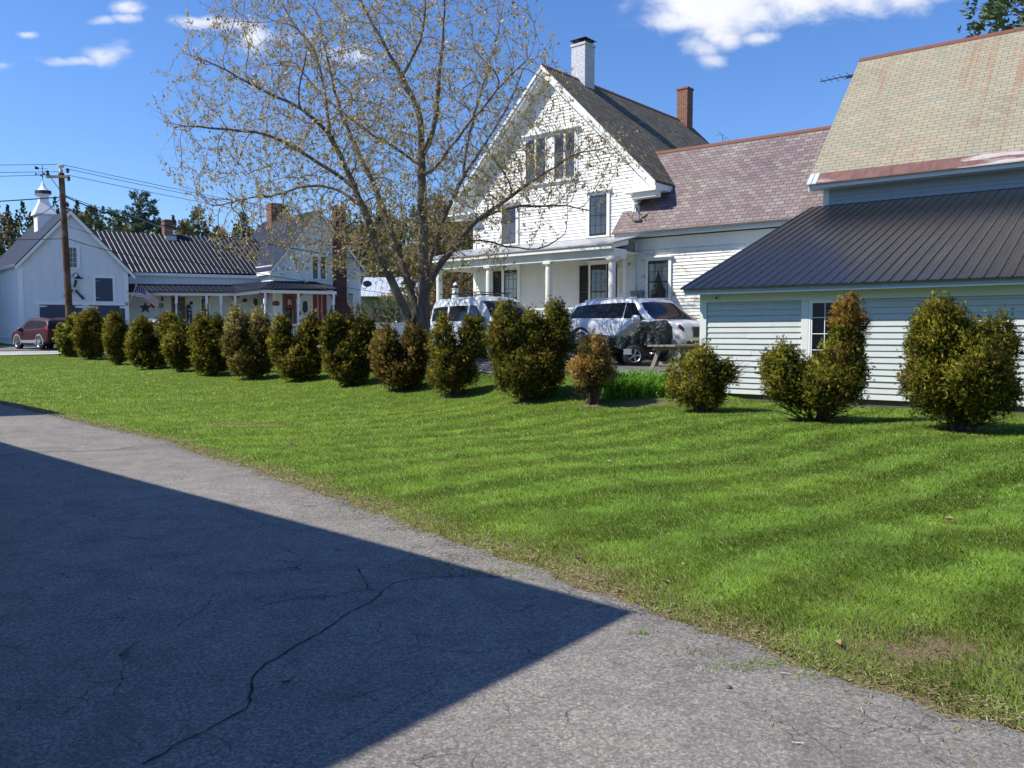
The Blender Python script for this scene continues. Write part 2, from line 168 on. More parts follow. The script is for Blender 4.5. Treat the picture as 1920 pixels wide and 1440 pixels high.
def copper():
    t=NT('rusty_eave_flashing'); uv=t.uv(); n=t.noise(t.scale(uv,(5,1.2,1)),1.2,7,.7); big=t.noise(t.scale(uv,(.5,2.2,1)),1.1,5,.6)
    c=t.ramp(n,[(.25,(.09,.045,.045)),(.5,(.17,.085,.075)),(.75,(.26,.13,.09))]); sx=t.t.nodes.new('ShaderNodeSeparateXYZ'); t.t.links.new(uv,sx.inputs[0])
    c=t.mix(t.ramp(t.math('ADD',big,t.math('MULTIPLY',t.ramp(t.math('DIVIDE',sx.outputs[0],8),[(.38,0),(.6,1)]),.12)),[(.58,0),(.66,.75)]),c,(.55,.53,.52)); t.col(c).pr(Roughness=.6,Metallic=.2)
copper()
def asphalt(name,c0,c1,crack=True):
    t=NT(name); p=t.pos(); big=t.noise(p,.45,5,.6); mid=t.noise(p,3.2,6,.65); fine=t.noise(p,62,4,.8); vo=t.t.nodes.new('ShaderNodeTexVoronoi'); vo.inputs['Scale'].default_value=130; t.t.links.new(p,vo.inputs['Vector'])
    c=t.mix(t.ramp(big,[(.3,0),(.7,1)]),c0,c1); c=t.mix(t.math('MULTIPLY',t.ramp(mid,[(.42,0),(.66,1)]),.45),c,tuple(x*.62 for x in c0)); c=t.mix(.8,c,t.ramp(fine,[(.28,(.25,.25,.25)),(.5,(.92,.92,.92)),(.72,(2.3,2.26,2.2))]),'MULTIPLY')
    c=t.mix(.5,c,t.ramp(vo.outputs['Color'],[(.1,(.6,.6,.6)),(.9,(1.4,1.4,1.4))]),'MULTIPLY')
    if crack:
        nn=t.noise(p,2.5,4,.6,0,1); v=t.t.nodes.new('ShaderNodeVectorMath'); v.operation='MULTIPLY_ADD'; v.inputs[1].default_value=(.25,.25,.25); t.t.links.new(nn,v.inputs[0]); t.t.links.new(p,v.inputs[2])
        for s,m0,w in ((5.0,.50,.030),(1.3,.55,.009)):
            vc=t.t.nodes.new('ShaderNodeTexVoronoi'); vc.feature='DISTANCE_TO_EDGE'; vc.inputs['Scale'].default_value=s; t.t.links.new(v.outputs[0],vc.inputs['Vector'])
            k=t.math('MULTIPLY',t.ramp(vc.outputs['Distance'],[(.0,1),(w,0)]),t.ramp(t.noise(p,.8+s*.3,4,.6),[(m0,0),(m0+.12,.8)])); c=t.mix(k,c,(.02,.02,.02))
    st=t.noise(p,1.1,7,.7,.6); c=t.mix(t.math('MULTIPLY',t.ramp(st,[(.56,0),(.64,1)]),.35),c,tuple(x*.5 for x in c0)); gr=t.noise(p,170,2,.6); c=t.mix(t.ramp(gr,[(.70,0),(.74,.55)]),c,(.5,.49,.47)); mo=t.noise(p,.9,6,.7,.3); c=t.mix(t.math('MULTIPLY',t.ramp(mo,[(.57,0),(.68,1)]),.22),c,(.07,.085,.04))
    t.col(c).pr(Roughness=.88); t.b.inputs['Specular IOR Level'].default_value=.25; t.bump(t.math('ADD',fine,t.math('MULTIPLY',mid,.6)),.006,.8)
asphalt('asphalt',(.198,.186,.170),(.272,.250,.224)); asphalt('pad_asphalt',(.13,.125,.13),(.17,.165,.165),False); asphalt('pale_concrete',(.42,.42,.38),(.5,.49,.44),False); asphalt('street_asphalt',(.15,.15,.155),(.2,.2,.2),False)
plain('crack_dark',(.014,.014,.013),.95,.4,20)
def ground():
    t=NT('lawn_soil'); p=t.pos(); n=t.noise(p,.7,5,.6); f=t.noise(p,14,6,.75); ff=t.noise(p,60,3,.7)
    at=t.t.nodes.new('ShaderNodeAttribute'); at.attribute_name='dry'
    c=t.mix(t.ramp(f,[(.3,0),(.7,1)]),(.07,.12,.018),(.14,.21,.035)); c=t.mix(t.math('MULTIPLY',n,.5),c,(.14,.18,.035)); c=t.mix(.6,c,t.ramp(ff,[(.3,(.55,.55,.55)),(.7,(1.35,1.35,1.35))]),'MULTIPLY')
    k=t.ramp(t.math('ADD',at.outputs['Fac'],t.math('MULTIPLY',t.math('SUBTRACT',f,.5),.7)),[(.35,0),(.75,1)]); c=t.mix(k,c,t.ramp(ff,[(.3,(.13,.095,.06)),(.7,(.36,.28,.17))])); t.col(c).pr(Roughness=1); t.b.inputs['Specular IOR Level'].default_value=.05; t.bump(t.math('ADD',f,ff),.03,1)
ground()
def leafmat(name,trans=.25,rough=.6,spec=.3):
    t=NT(name); at=t.t.nodes.new('ShaderNodeAttribute'); at.attribute_name='col'; t.col(at.outputs['Color']).pr(Roughness=rough); t.b.inputs['Specular IOR Level'].default_value=spec
    tr=t.t.nodes.new('ShaderNodeBsdfTranslucent'); g=t.mix(1,at.outputs['Color'],(1.1,1.15,.7),'MULTIPLY'); t.t.links.new(g,tr.inputs['Color']); m=t.t.nodes.new('ShaderNodeMixShader'); m.inputs[0].default_value=trans; t.t.links.new(t.b.outputs[0],m.inputs[1]); t.t.links.new(tr.outputs[0],m.inputs[2]); t.t.links.new(m.outputs[0],t.out.inputs[0])
leafmat('grass_blade',.4,.5,.4); leafmat('shrub_leaf',.4,.8,.05); leafmat('bud_leaf',.3,.6); leafmat('needle',.15,.6); leafmat('far_leaf',.15,.8,.1); leafmat('lily_leaf',.3,.4,.4)
def bark(name,a,b):
    t=NT(name); p=t.pos(); n=t.noise(t.scale(p,(9,9,2)),1.6,7,.7); m=t.noise(p,1.7,4); c=t.mix(t.ramp(n,[(.3,0),(.7,1)]),a,b); c=t.mix(t.math('MULTIPLY',t.ramp(m,[(.5,0),(.7,1)]),.5),c,(.30,.27,.22)); t.col(c).pr(Roughness=.95); t.b.inputs['Specular IOR Level'].default_value=.1; t.bump(n,.03,1)
bark('maple_bark',(.065,.052,.044),(.24,.195,.155)); bark('twig_bark',(.24,.17,.115),(.44,.34,.24)); bark('shrub_bark',(.05,.035,.025),(.15,.11,.08)); bark('pine_bark',(.05,.035,.028),(.13,.10,.08)); bark('pole_wood',(.075,.038,.025),(.17,.09,.058)); bark('grey_wood',(.20,.175,.14),(.38,.34,.27))
def tarpm():
    t=NT('dark_tarp'); p=t.pos(); n=t.noise(p,6,5,.6,1.2); t.col(t.mix(n,(.005,.012,.011),(.014,.026,.022))).pr(Roughness=.34); t.bump(n,.09,1)
tarpm()
# ---------------- mesh helpers ----------------
def link(o,parent=None):
    sc.collection.objects.link(o)
    if parent is not None: o.parent=parent
    return o
def tag(o,label=None,cat=None,group=None,kind=None):
    for k,v in (('label',label),('category',cat),('group',group),('kind',kind)):
        if v: o[k]=v
    return o
def empty(name,loc,label=None,cat=None,group=None,rz=0):
    o=bpy.data.objects.new(name,None); o.empty_display_size=.2; o.location=loc; o.rotation_euler=(0,0,rz); link(o); return tag(o,label,cat,group)
class FR:                      # a local frame: a along u, b along w, c up (world height)
    def __init__(s,P=(0,0,0),u=(1,0),w=(0,1),o=(0,0),k=1.): s.P=P; s.u=u; s.w=w; s.o=o; s.k=k     # k: survey scale of this building
    def loc(s,a,b,c):
        a=(a-s.o[0])*s.k; b=(b-s.o[1])*s.k; c=EYE+(c-EYE)*s.k; return (s.u[0]*a+s.w[0]*b, s.u[1]*a+s.w[1]*b, c-s.P[2])
    def world(s,a,b,c): l=s.loc(a,b,c); return (s.P[0]+l[0],s.P[1]+l[1],s.P[2]+l[2])
ID=FR()
class MB:
    def __init__(s,fr=ID): s.fr=fr; s.v=[]; s.f=[]; s.m=[]; s.uv=[]; s.cm=0
    def face(s,pts,m=None):
        i=len(s.v); s.v+= [tuple(p) for p in pts]; s.f.append(tuple(range(i,i+len(pts)))); s.m.append(s.cm if m is None else m)
        p=[Vector(q) for q in pts]; n=Vector((0,0,0))
        for k in range(len(p)): n+=p[k].cross(p[(k+1)%len(p)])
        if n.length<1e-12: n=Vector((0,0,1))
        n.normalize()
        if abs(n.z)>.97: t=Vector((1,0,0)); b=Vector((0,1,0))
        else:
            t=Vector((0,0,1)).cross(n).normalized(); b=n.cross(t)
            if b.z<0: b=-b
        s.uv+=[(q.dot(t),q.dot(b)) for q in p]
    def hexa(s,q,m=None):    # q: 4 bottom, 4 top
        for idx in ((3,2,1,0),(4,5,6,7),(0,1,5,4),(1,2,6,5),(2,3,7,6),(3,0,4,7)): s.face([q[i] for i in idx],m)
    def box(s,a0,a1,b0,b1,c0,c1,m=None): s.hexa([(a0,b0,c0),(a1,b0,c0),(a1,b1,c0),(a0,b1,c0),(a0,b0,c1),(a1,b0,c1),(a1,b1,c1),(a0,b1,c1)],m)
    def slab(s,q,t,m=None): s.hexa([(x,y,z-t) for x,y,z in q]+list(q),m)
    def prism(s,poly,off,m=None):    # poly 3d planar, extruded by vector off
        p2=[tuple(x+y for x,y in zip(p,off)) for p in poly]; n=len(poly)
        s.face(poly[::-1],m); s.face(p2,m)
        for i in range(n): s.face([poly[i],poly[(i+1)%n],p2[(i+1)%n],p2[i]],m)
    def tube(s,path,rad,n=8,cap=True,m=None):
        P=[Vector(p) for p in path]; rad=rad if hasattr(rad,'__len__') else [rad]*len(P); rings=[]
        for i,p in enumerate(P):
            d=(P[min(i+1,len(P)-1)]-P[max(i-1,0)]).normalized(); x=d.cross(Vector((0,0,1)) if abs(d.z)<.95 else Vector((1,0,0))).normalized(); y=d.cross(x)
            rings.append([tuple(p+(x*math.cos(6.28319*k/n)+y*math.sin(6.28319*k/n))*rad[i]) for k in range(n)])
        for i in range(len(P)-1):
            for k in range(n): s.face([rings[i][k],rings[i][(k+1)%n],rings[i+1][(k+1)%n],rings[i+1][k]],m)
        if cap: s.face(rings[0][::-1],m); s.face(rings[-1],m)
    def lathe(s,c,prof,n=16,m=None):   # prof (r,z) about vertical axis through c
        for (r0,z0),(r1,z1) in zip(prof[:-1],prof[1:]):
            for k in range(n):
                a,b=6.28319*k/n,6.28319*(k+1)/n
                s.face([(c[0]+r0*math.cos(a),c[1]+r0*math.sin(a),c[2]+z0),(c[0]+r0*math.cos(b),c[1]+r0*math.sin(b),c[2]+z0),(c[0]+r1*math.cos(b),c[1]+r1*math.sin(b),c[2]+z1),(c[0]+r1*math.cos(a),c[1]+r1*math.sin(a),c[2]+z1)],m)
    def build(s,name,mats,parent=None,smooth=False,merge=False):
        me=bpy.data.meshes.new(name); fr=s.fr; me.from_pydata([fr.loc(*p) for p in s.v],[],s.f)
        for mm in (mats if isinstance(mats,(list,tuple)) else [mats]): me.materials.append(MT[mm])
        if len(me.materials)>1: me.polygons.foreach_set('material_index',s.m)
        ul=me.uv_layers.new(name='UVMap'); ul.data.foreach_set('uv',[x for q in s.uv for x in q])
        if merge:
            import bmesh
            bm=bmesh.new(); bm.from_mesh(me); bmesh.ops.remove_doubles(bm,verts=bm.verts,dist=1e-4); bmesh.ops.recalc_face_normals(bm,faces=bm.faces); bm.to_mesh(me); bm.free()
        if smooth: me.polygons.foreach_set('use_smooth',[True]*len(me.polygons))
        me.update(); o=bpy.data.objects.new(name,me); return link(o,parent)
def npmesh(name,V,Q,T,mat,parent=None,col=None,loc=(0,0,0),smooth=False):   # quads Q, tris T as arrays
    V=np.asarray(V,np.float32); Q=np.asarray(Q,np.int32).reshape(-1,4); T=np.asarray(T,np.int32).reshape(-1,3)
    me=bpy.data.meshes.new(name); me.vertices.add(len(V)); me.vertices.foreach_set('co',V.ravel()); nl=len(Q)*4+len(T)*3; me.loops.add(nl); me.loops.foreach_set('vertex_index',np.concatenate([Q.ravel(),T.ravel()]))
    np_=len(Q)+len(T); me.polygons.add(np_); st=np.concatenate([np.arange(len(Q))*4,len(Q)*4+np.arange(len(T))*3]); me.polygons.foreach_set('loop_start',st.astype(np.int32))
    if col is not None:
        ca=me.color_attributes.new('col','FLOAT_COLOR','POINT'); c=np.ones((len(V),4),np.float32); c[:,:3]=col; ca.data.foreach_set('color',c.ravel())
    me.materials.append(MT[mat]); me.update(calc_edges=True); me.validate()
    if smooth: me.polygons.foreach_set('use_smooth',[True]*len(me.polygons))
    o=bpy.data.objects.new(name,me); o.location=loc; return link(o,parent)
def foliage_normals(o,Nv):     # soft shading normals for leaf masses; faces wound to agree with them
    me=o.data; me.normals_split_custom_set_from_vertices(np.ascontiguousarray(Nv,dtype=np.float32)); me.update()
def wind(V,F,Nv):
    F=np.asarray(F); a,b,c=V[F[:,0]],V[F[:,1]],V[F[:,2]]; g=np.cross(b-a,c-a); m=(g*Nv[F[:,0]]).sum(1)<0; F=F.copy(); F[m]=F[m][:,::-1]; return F
def plF(b0): return lambda a,z,o: (a,b0-o,z)         # wall facing -w
def plR(a0): return lambda a,z,o: (a0+o,a,z)         # wall facing +u
def plL(a0): return lambda a,z,o: (a0-o,a,z)         # wall facing -u
def pbox(mb,pl,a0,a1,z0,z1,o0,o1,m=None):
    mb.hexa([pl(a0,z0,o1),pl(a1,z0,o1),pl(a1,z0,o0),pl(a0,z0,o0),pl(a0,z1,o1),pl(a1,z1,o1),pl(a1,z1,o0),pl(a0,z1,o0)],m)
def clap(mb,pl,lim,z0,z1,h,t=.016,joint=True,m=None):     # clapboards; lim(z)->(a0,a1)
    z=z0; r=random.Random(int(z0*100)+int(h*1000))
    while z<z1-1e-4:
        za=min(z+h,z1); a0,a1=lim(z); b0,b1=lim(za)
        if a1-a0>.03:
            cut=[0]; x=r.uniform(.6,3.2)      # boards butt end to end along each course
            while x<a1-a0-.4: cut.append(x); x+=r.uniform(1.6,3.8)
            cut.append(a1-a0); b1=max(b0,b1)
            for c0,c1 in zip(cut[:-1],cut[1:]):
                f0,f1=c0/(a1-a0),c1/(a1-a0); g=.0012; p,q=a0+c0+(g if c0 else 0),a0+c1-(g if c1<a1-a0 else 0); pt,qt=b0+(b1-b0)*f0+(g if c0 else 0),b0+(b1-b0)*f1-(g if c1<a1-a0 else 0); j0,j1,tt=r.uniform(-.0035,.0035),r.uniform(-.0035,.0035),t*r.uniform(.82,1.18)
                mb.face([pl(p,z+j0,tt),pl(q,z+j1,tt),pl(qt,za,.002),pl(pt,za,.002)],m); mb.face([pl(p,z+j0,tt),pl(p,z+j0,0),pl(q,z+j1,0),pl(q,z+j1,tt)],m)
        z=za
def window(parent,fr,pl,a0,a1,z0,z1,cols=2,rows=4,trim=.11,tm='white_trim',sash='black_sash',cap=True,curt=None,sill=True,double=True,off=.02,name='window',sw=.035,mw=.014):
    mb=MB(fr); T=off+.035
    pbox(mb,pl,a0-trim,a0,z0-.02,z1+trim,0,T); pbox(mb,pl,a1,a1+trim,z0-.02,z1+trim,0,T); pbox(mb,pl,a0,a1,z1,z1+trim,0,T-.003)
    if cap: pbox(mb,pl,a0-trim-.05,a1+trim+.05,z1+trim,z1+trim+.05,0,T+.08)
    w=mb.build(name,tm,parent)
    if sill:
        mb=MB(fr); pbox(mb,pl,a0-trim-.03,a1+trim+.03,z0-.08,z0-.02,0,T+.05); mb.build('sill',tm,w)
    mb=MB(fr); o1=off+.022
    pbox(mb,pl,a0,a0+sw,z0,z1,off,o1); pbox(mb,pl,a1-sw,a1,z0,z1,off,o1); pbox(mb,pl,a0+sw,a1-sw,z0,z0+sw*1.3,off,o1); pbox(mb,pl,a0+sw,a1-sw,z1-sw,z1,off,o1)
    if double: zm=(z0+z1)/2; pbox(mb,pl,a0+sw,a1-sw,zm-.02,zm+.02,off,o1)
    for i in range(1,cols): x=a0+(a1-a0)*i/cols; pbox(mb,pl,x-mw/2,x+mw/2,z0+sw,z1-sw,off,o1-.004)
    for i in range(1,rows): x=z0+(z1-z0)*i/rows; pbox(mb,pl,a0+sw,a1-sw,x-mw/2,x+mw/2,off,o1-.006)
    mb.build('sash',sash,w)
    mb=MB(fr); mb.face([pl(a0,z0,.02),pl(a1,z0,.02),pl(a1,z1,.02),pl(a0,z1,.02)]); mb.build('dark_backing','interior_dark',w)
    if curt: curt(w,fr,pl,a0,a1,z0,z1)
    mb=MB(fr); o=off+.010; mb.face([pl(a0+.01,z0+.01,o),pl(a1-.01,z0+.01,o),pl(a1-.01,z1-.01,o),pl(a0+.01,z1-.01,o)]); mb.build('pane','window_glass',w)
    return w
def half_shade(f0,f1,mat='shade_cloth'):
    def c(w,fr,pl,a0,a1,z0,z1):
        mb=MB(fr); zz=z0+(z1-z0)*f0; zy=z0+(z1-z0)*f1; n=14
        for i in range(n):
            x0=a0+.03+(a1-a0-.06)*i/n; x1=a0+.03+(a1-a0-.06)*(i+1)/n; o=.023+.003*(i%2); o2=.023+.003*((i+1)%2); mb.face([pl(x0,zz,o),pl(x1,zz,o2),pl(x1,zy,o2),pl(x0,zy,o)])
        mb.build('curtain',mat,w)
    return c
def lace(w,fr,pl,a0,a1,z0,z1):
    mb=MB(fr); H=z1-z0; W=a1-a0
    for s in (0,1):      # tied-back side curtains and a valance
        n=10
        for i in range(n):
            za=z1-.18-(H-.25)*i/n; zb=z1-.18-(H-.25)*(i+1)/n; f=lambda q: .47*W*(1-min(1,((q)**1.3)*1.25)) if q<.62 else .47*W*.16+.12*W*(q-.62)
            wa,wb=f(i/n)+.02,f((i+1)/n)+.02; xa=a0+.03 if not s else a1-.03; d=1 if not s else -1
            mb.face([pl(xa,za,.024),pl(xa+d*wa,za,.026),pl(xa+d*wb,zb,.026),pl(xa,zb,.024)])
    for i in range(12):
        x0=a0+.03+(W-.06)*i/12; x1=a0+.03+(W-.06)*(i+1)/12; mb.face([pl(x0,z1-.26-.03*(i%2),.027),pl(x1,z1-.26-.03*((i+1)%2),.027),pl(x1,z1-.1,.028),pl(x0,z1-.1,.028)])
    mb.build('curtain','curtain',w)
def bay_mesh(name,fr,mat,parent,fn):
    mb=MB(fr); fn(mb); return mb.build(name,mat,parent)
def ribs(mb,fn,a0,a1,step,w,h):   # fn(a)->(low point, high point) on the roof surface; raised seams
    a=a0
    while a<=a1:
        p,q=fn(a); p2,q2=fn(a+w); mb.hexa([p,p2,q2,q,(p[0]+w*.25,p[1],p[2]+h),(p2[0]-w*.25,p2[1],p2[2]+h),(q2[0]-w*.25,q2[1],q2[2]+h),(q[0]+w*.25,q[1],q[2]+h)]); a+=step
def chimney(fr,parent,a,b,s,z0,z1,mat,capmat=None,s2=None):
    s2=s2 or s
    mb=MB(fr); mb.box(a-s,a+s,b-s2,b+s2,z0,z1); mb.box(a-s-.03,a+s+.03,b-s2-.03,b+s2+.03,z1,z1+.09); c=mb.build('chimney',mat,parent)
    mb=MB(fr); mb.box(a-s*.6,a+s*.6,b-s2*.6,b+s2*.6,z1+.09,z1+.13); mb.build('flue',capmat or 'black_iron',c); return c
# ---------------- buildings: shed, barn, ell, main house ----------------
def uw(deg): return (math.sin(R(deg)),-math.cos(R(deg))),(math.cos(R(deg)),math.sin(R(deg)))
u,w_=uw(52.5); SP=(4.33,18.8)
FS=FR((SP[0],SP[1],.15),u,w_)
def bld(name,fr,label,cat): return empty(name,fr.P,label,cat)
def shed():
    h=bld('shed',FS,'low pale grey-green clapboard shed with a black ribbed metal lean-to roof','shed')
    mb=MB(FS); W=8.4
    mb.box(0,W,.0,8.5,.29,2.36); mb.box(.01,W-.01,.01,.3,2.36,2.54)
    # side walls up to the roof
    for a in (0,W-.06): mb.prism([(a,.0,2.36),(a,8.5,2.36),(a,8.5,5.38),(a,.0,2.55)],(.06,0,0))
    wl=mb.build('wall','sage_paint',h)
    mb=MB(FS); mb.box(.05,W-.05,.04,8.4,-.35,.29); mb.build('foundation','foundation',h)
    mb=MB(FS); pl=plF(0)
    for a0,a1 in ((.13,2.27),(3.5,W)): clap(mb,pl,lambda z,a0=a0,a1=a1:(a0,a1),.30,2.33,.1235,.031)
    mb.build('clapboard_siding','sage_paint',h)
    mb=MB(FS)
    pbox(mb,pl,-.025,.13,.29,2.33,0,.05); pbox(mb,pl,-.028,W,2.33,2.53,0,.054); pbox(mb,pl,2.27,2.42,.3,2.33,0,.05); pbox(mb,pl,3.36,3.5,.3,2.33,0,.05)
    mb.build('trim','sage_trim',h)
    window(h,FS,pl,2.46,3.33,.95,2.30,3,4,.035,'white_trim','white_trim',False,None,True,False,.012)
    E=(-.50,2.635); T=(8.58,5.57); n=(T[1]-E[1])/(T[0]-E[0]); zr=lambda b:E[1]+(b-E[0])*n
    mb=MB(FS); mb.slab([(-.30,E[0],E[1]),(W+.3,E[0],E[1]),(W+.3,T[0],T[1]),(-.30,T[0],T[1])],.025); 
    ribs(mb,lambda a:((a,E[0]-.005,E[1]+.001),(a,T[0],T[1]+.001)),-.30,W+.28,.2286,.045,.022)
    for k in (1,2): ribs(mb,lambda a:((a,E[0]-.003,E[1]+.001),(a,T[0],T[1]+.001)),-.30+.0762*k,W+.2,.2286,.02,.005)
    mb.build('roof','black_metal_roof',h)
    mb=MB(FS); mb.box(-.27,W+.27,-.40,-.375,2.525,2.625); mb.box(-.27,W+.27,-.375,-.002,2.53,2.55)   # fascia, soffit
    mb.build('fascia','slate_blue_trim',h); mb=MB(FS); mb.box(-.275,W+.27,-.412,-.38,2.500,2.524)
    for a in (-.27,): mb.prism([(a,-.375,2.54),(a,8.5,zr(8.5)-.16),(a,8.5,zr(8.5)-.03),(a,-.375,2.632)],(.028,0,0))
    mb.build('drip_trim','white_trim',h)
    mb=MB(FS); mb.tube([(.40,-.03,2.42),(.40,-.12,2.42)],.045,12); q=mb.build('wall_light','white_plastic',h)
    mb=MB(FS); mb.tube([(.40,-.118,2.42),(.40,-.128,2.42)],.03,12); mb.build('lens','black_iron',q)
shed()
FB=FR((SP[0]+w_[0]*8.56,SP[1]+w_[1]*8.56,.5),u,w_)   # barn frame: b measured from its front wall
def barn():
    h=bld('barn',FB,'tall barn with a rust-streaked tan slate roof standing above the shed','barn')
    W=13.; D=9.6; rz=11.27; rb=4.8; ez=6.42
    mb=MB(FB); mb.box(.07,W,0,D,.5,6.2)
    for a in (.07,W-.1): mb.prism([(a,0,6.2),(a,D,6.2),(a,rb,rz-.35)],(.1,0,0))
    mb.build('wall','slate_blue_paint',h)
    pl=plF(0); mb=MB(FB); clap(mb,pl,lambda z:(.22,W),5.45,6.25,.12,.02); mb.build('clapboard_siding','slate_blue_paint',h)
    mb=MB(FB); pbox(mb,pl,.05,.22,5.3,6.3,0,.03); pbox(mb,pl,.22,W,6.12,6.3,0,.028); mb.build('corner_board','grey_trim',h)
    E=(-.6,6.17); n=(rz-E[1])/(rb-E[0]); zb=lambda b:E[1]+(b-E[0])*n
    mb=MB(FB); k=-.27
    mb.slab([(k,E[0]+.33,zb(E[0]+.33)),(W+.3,E[0]+.33,zb(E[0]+.33)),(W+.3,rb,rz),(k,rb,rz)],.06); mb.slab([(k,rb,rz),(W+.3,rb,rz),(W+.3,2*rb-E[0],E[1]),(k,2*rb-E[0],E[1])],.06)
    rf=mb.build('roof','tan_slate',h)
    mb=MB(FB); mb.slab([(k+.28,E[0],E[1]+.012),(W+.3,E[0],E[1]+.012),(W+.3,E[0]+.36,zb(E[0]+.36)+.012),(k+.28,E[0]+.36,zb(E[0]+.36)+.012)],.03); mb.build('eave_flashing','rusty_eave_flashing',rf)
    mb=MB(FB); mb.slab([(k-.01,E[0]-.01,E[1]+.014),(k+.275,E[0]-.01,E[1]+.014),(k+.275,E[0]+.36,zb(E[0]+.36)+.014),(k-.01,E[0]+.36,zb(E[0]+.36)+.014)],.03); mb.hexa([(k+.1,E[0]-.012,E[1]+.016),(k+.13,E[0]-.012,E[1]+.016),(k+.13,E[0]+.35,zb(E[0]+.35)+.016),(k+.1,E[0]+.35,zb(E[0]+.35)+.016)]+[(k+.1,E[0]-.012,E[1]+.04),(k+.13,E[0]-.012,E[1]+.04),(k+.13,E[0]+.35,zb(E[0]+.35)+.04),(k+.1,E[0]+.35,zb(E[0]+.35)+.04)]); mb.build('corner_flashing','pale_metal_roof',rf)
    mb=MB(FB)
    mb.prism([(k-.01,rb-.12,rz-.09),(k-.01,rb,rz+.05),(k-.01,rb+.12,rz-.09),(k-.01,rb,rz-.0)],(W+.6,0,0)); mb.build('ridge_cap','rust_metal',rf)
    mb=MB(FB); mb.box(k+.02,W+.25,E[0]+.10,E[0]+.125,6.03,6.19); mb.box(k+.02,W+.25,E[0]+.125,-.002,6.03,6.06)
    for s in (0,1):
        P=[(k+.03,E[0]+.06,5.95),(k+.03,rb,rz-.28),(k+.03,rb,rz-.07),(k+.03,E[0]+.06,6.14)]
        if s: P=[(a,2*rb-b,c) for a,b,c in P]
        mb.prism(P,(.03,0,0))
    mb.build('fascia','grey_trim',h)
    m=empty('antenna',FB.world(-.6,4.9,11.2),'thin television antenna jutting out from the ridge of the slate barn roof','antenna'); f2=FR(FB.world(-.6,4.9,11.2),u,w_)
    mb=MB(f2); mb.tube([(-1.05,0,10.80),(1.2,0,10.86)],.02,6); mb.tube([(1.1,0,10.86),(1.1,0,11.0)],.02,6); mb.build('boom','black_iron',m)
    mb=MB(f2)
    for i,a in enumerate((-.95,-.72,-.5,-.28,-.02)): mb.tube([(a,-.28-.05*i,10.81),(a,.28+.05*i,10.81)],.009,5)
    mb.box(-.15,.1,-.04,.04,10.74,10.80); mb.build('crossbars','black_iron',m)
barn()
KS=1.039; FE=FR(((SP[0]+u[0]*-6.62+w_[0]*8)*KS,(SP[1]+u[1]*-6.62+w_[1]*8)*KS,1.0),u,w_,(0,0),KS)
def ell():
    h=bld('house_wing',FE,'white clapboard side wing with a purple slate roof joining house and barn','house wing')
    W=6.69; D=6.2; rb=2.55; rz=8.42
    mb=MB(FE); mb.box(.0,W,0,D,.9,4.90); mb.build('wall','old_white_paint',h)
    pl=plF(0); mb=MB(FE); clap(mb,pl,lambda z:(.12,W),1.15,4.54,.112,.026); mb.build('clapboard_siding','old_white_paint',h)
    mb=MB(FE); pbox(mb,pl,-.03,.12,1.1,4.54,0,.03); pbox(mb,pl,-.03,W,4.54,4.90,0,.032); pbox(mb,pl,-.05,W,4.84,4.92,.032,.08); mb.build('trim','white_trim',h)
    E=(-.52,5.13); n=(rz-E[1])/(rb-E[0])
    mb=MB(FE); W2=6.98; mb.slab([(-.21,E[0],E[1]),(W2,E[0],E[1]),(W2,rb,rz),(-.21,rb,rz)],.05); mb.slab([(-.21,rb,rz),(W2,rb,rz),(W2,2*rb-E[0],E[1]),(-.21,2*rb-E[0],E[1])],.05); rf=mb.build('roof','purple_slate',h)
    mb=MB(FE); mb.prism([(-.2,rb-.1,rz-.08),(-.2,rb,rz+.04),(-.2,rb+.1,rz-.08),(-.2,rb,rz)],(W-.12,0,0)); mb.build('ridge_cap','rust_metal',rf)
    mb=MB(FE); mb.box(-.17,W-.03,E[0]+.09,E[0]+.12,4.96,5.12); mb.box(-.17,W-.03,E[0]+.12,-.08,4.96,4.99); mb.prism([(-.17,E[0]+.12,4.97),(-.17,rb,rz-.22),(-.17,rb,rz-.06),(-.17,E[0]+.12,5.14)],(.03,0,0)); mb.build('eave_fascia','grey_trim',h)
    window(h,FE,plF(-.016),.99,1.76,2.69,4.14,3,4,.1,'white_trim','black_sash',True,lace)
    window(h,FE,plF(-.016),4.35,5.12,2.69,4.14,3,4,.1,'white_trim','black_sash',True,lace)
    mb=MB(FE); mb.tube([(.49,-.06,4.94),(.49,-.06,3.14)],.028,8); mb.build('conduit','grey_trim',h)
    mb=MB(FE); mb.box(.36,.79,-.16,-.02,2.68,3.1); mb.box(.32,.83,-.17,-.02,3.1,3.13); mb.tube([(.575,-.16,2.93),(.575,-.24,2.93)],.09,12); mb.build('meter_box','grey_box',h)
    mb=MB(FE); mb.box(.20,.24,-.06,-.02,4.05,4.11); mb.build('doorbell','black_iron',h)
    # electric service mast on the roof
    c=(.42,.0,5.5); mb=MB(FE); zb=lambda b:E[1]+(b-E[0])*n
    mb.tube([(.66,-.15,zb(-.15)-.1),(.66,-.15,zb(-.15)+.50)],.035,8); mb.tube([(.66,-.15,zb(-.15)+.46),(.62,-.22,zb(-.15)+.60),(.56,-.28,zb(-.15)+.52)],.045,8); q=mb.build('service_mast','galvanised',h)
    mb=MB(FE); zz=zb(-.15)
    for s in (-1,1): mb.tube([(.58,-.28,zz+.48),(.66+s*.20,-.26,zz+.10),(.66+s*.33,-.22,zz+.20),(.66+s*.42,-.2,zz+.27)],.016,5)
    mb.box(.54,.80,-.24,-.16,zz-.05,zz+.02); mb.build('service_cable','black_iron',q)
ell()
u2,w2=uw(49.5); FM=FR((4.3486*KS,29.2*KS,1.0),u2,w2,(0,0),KS)
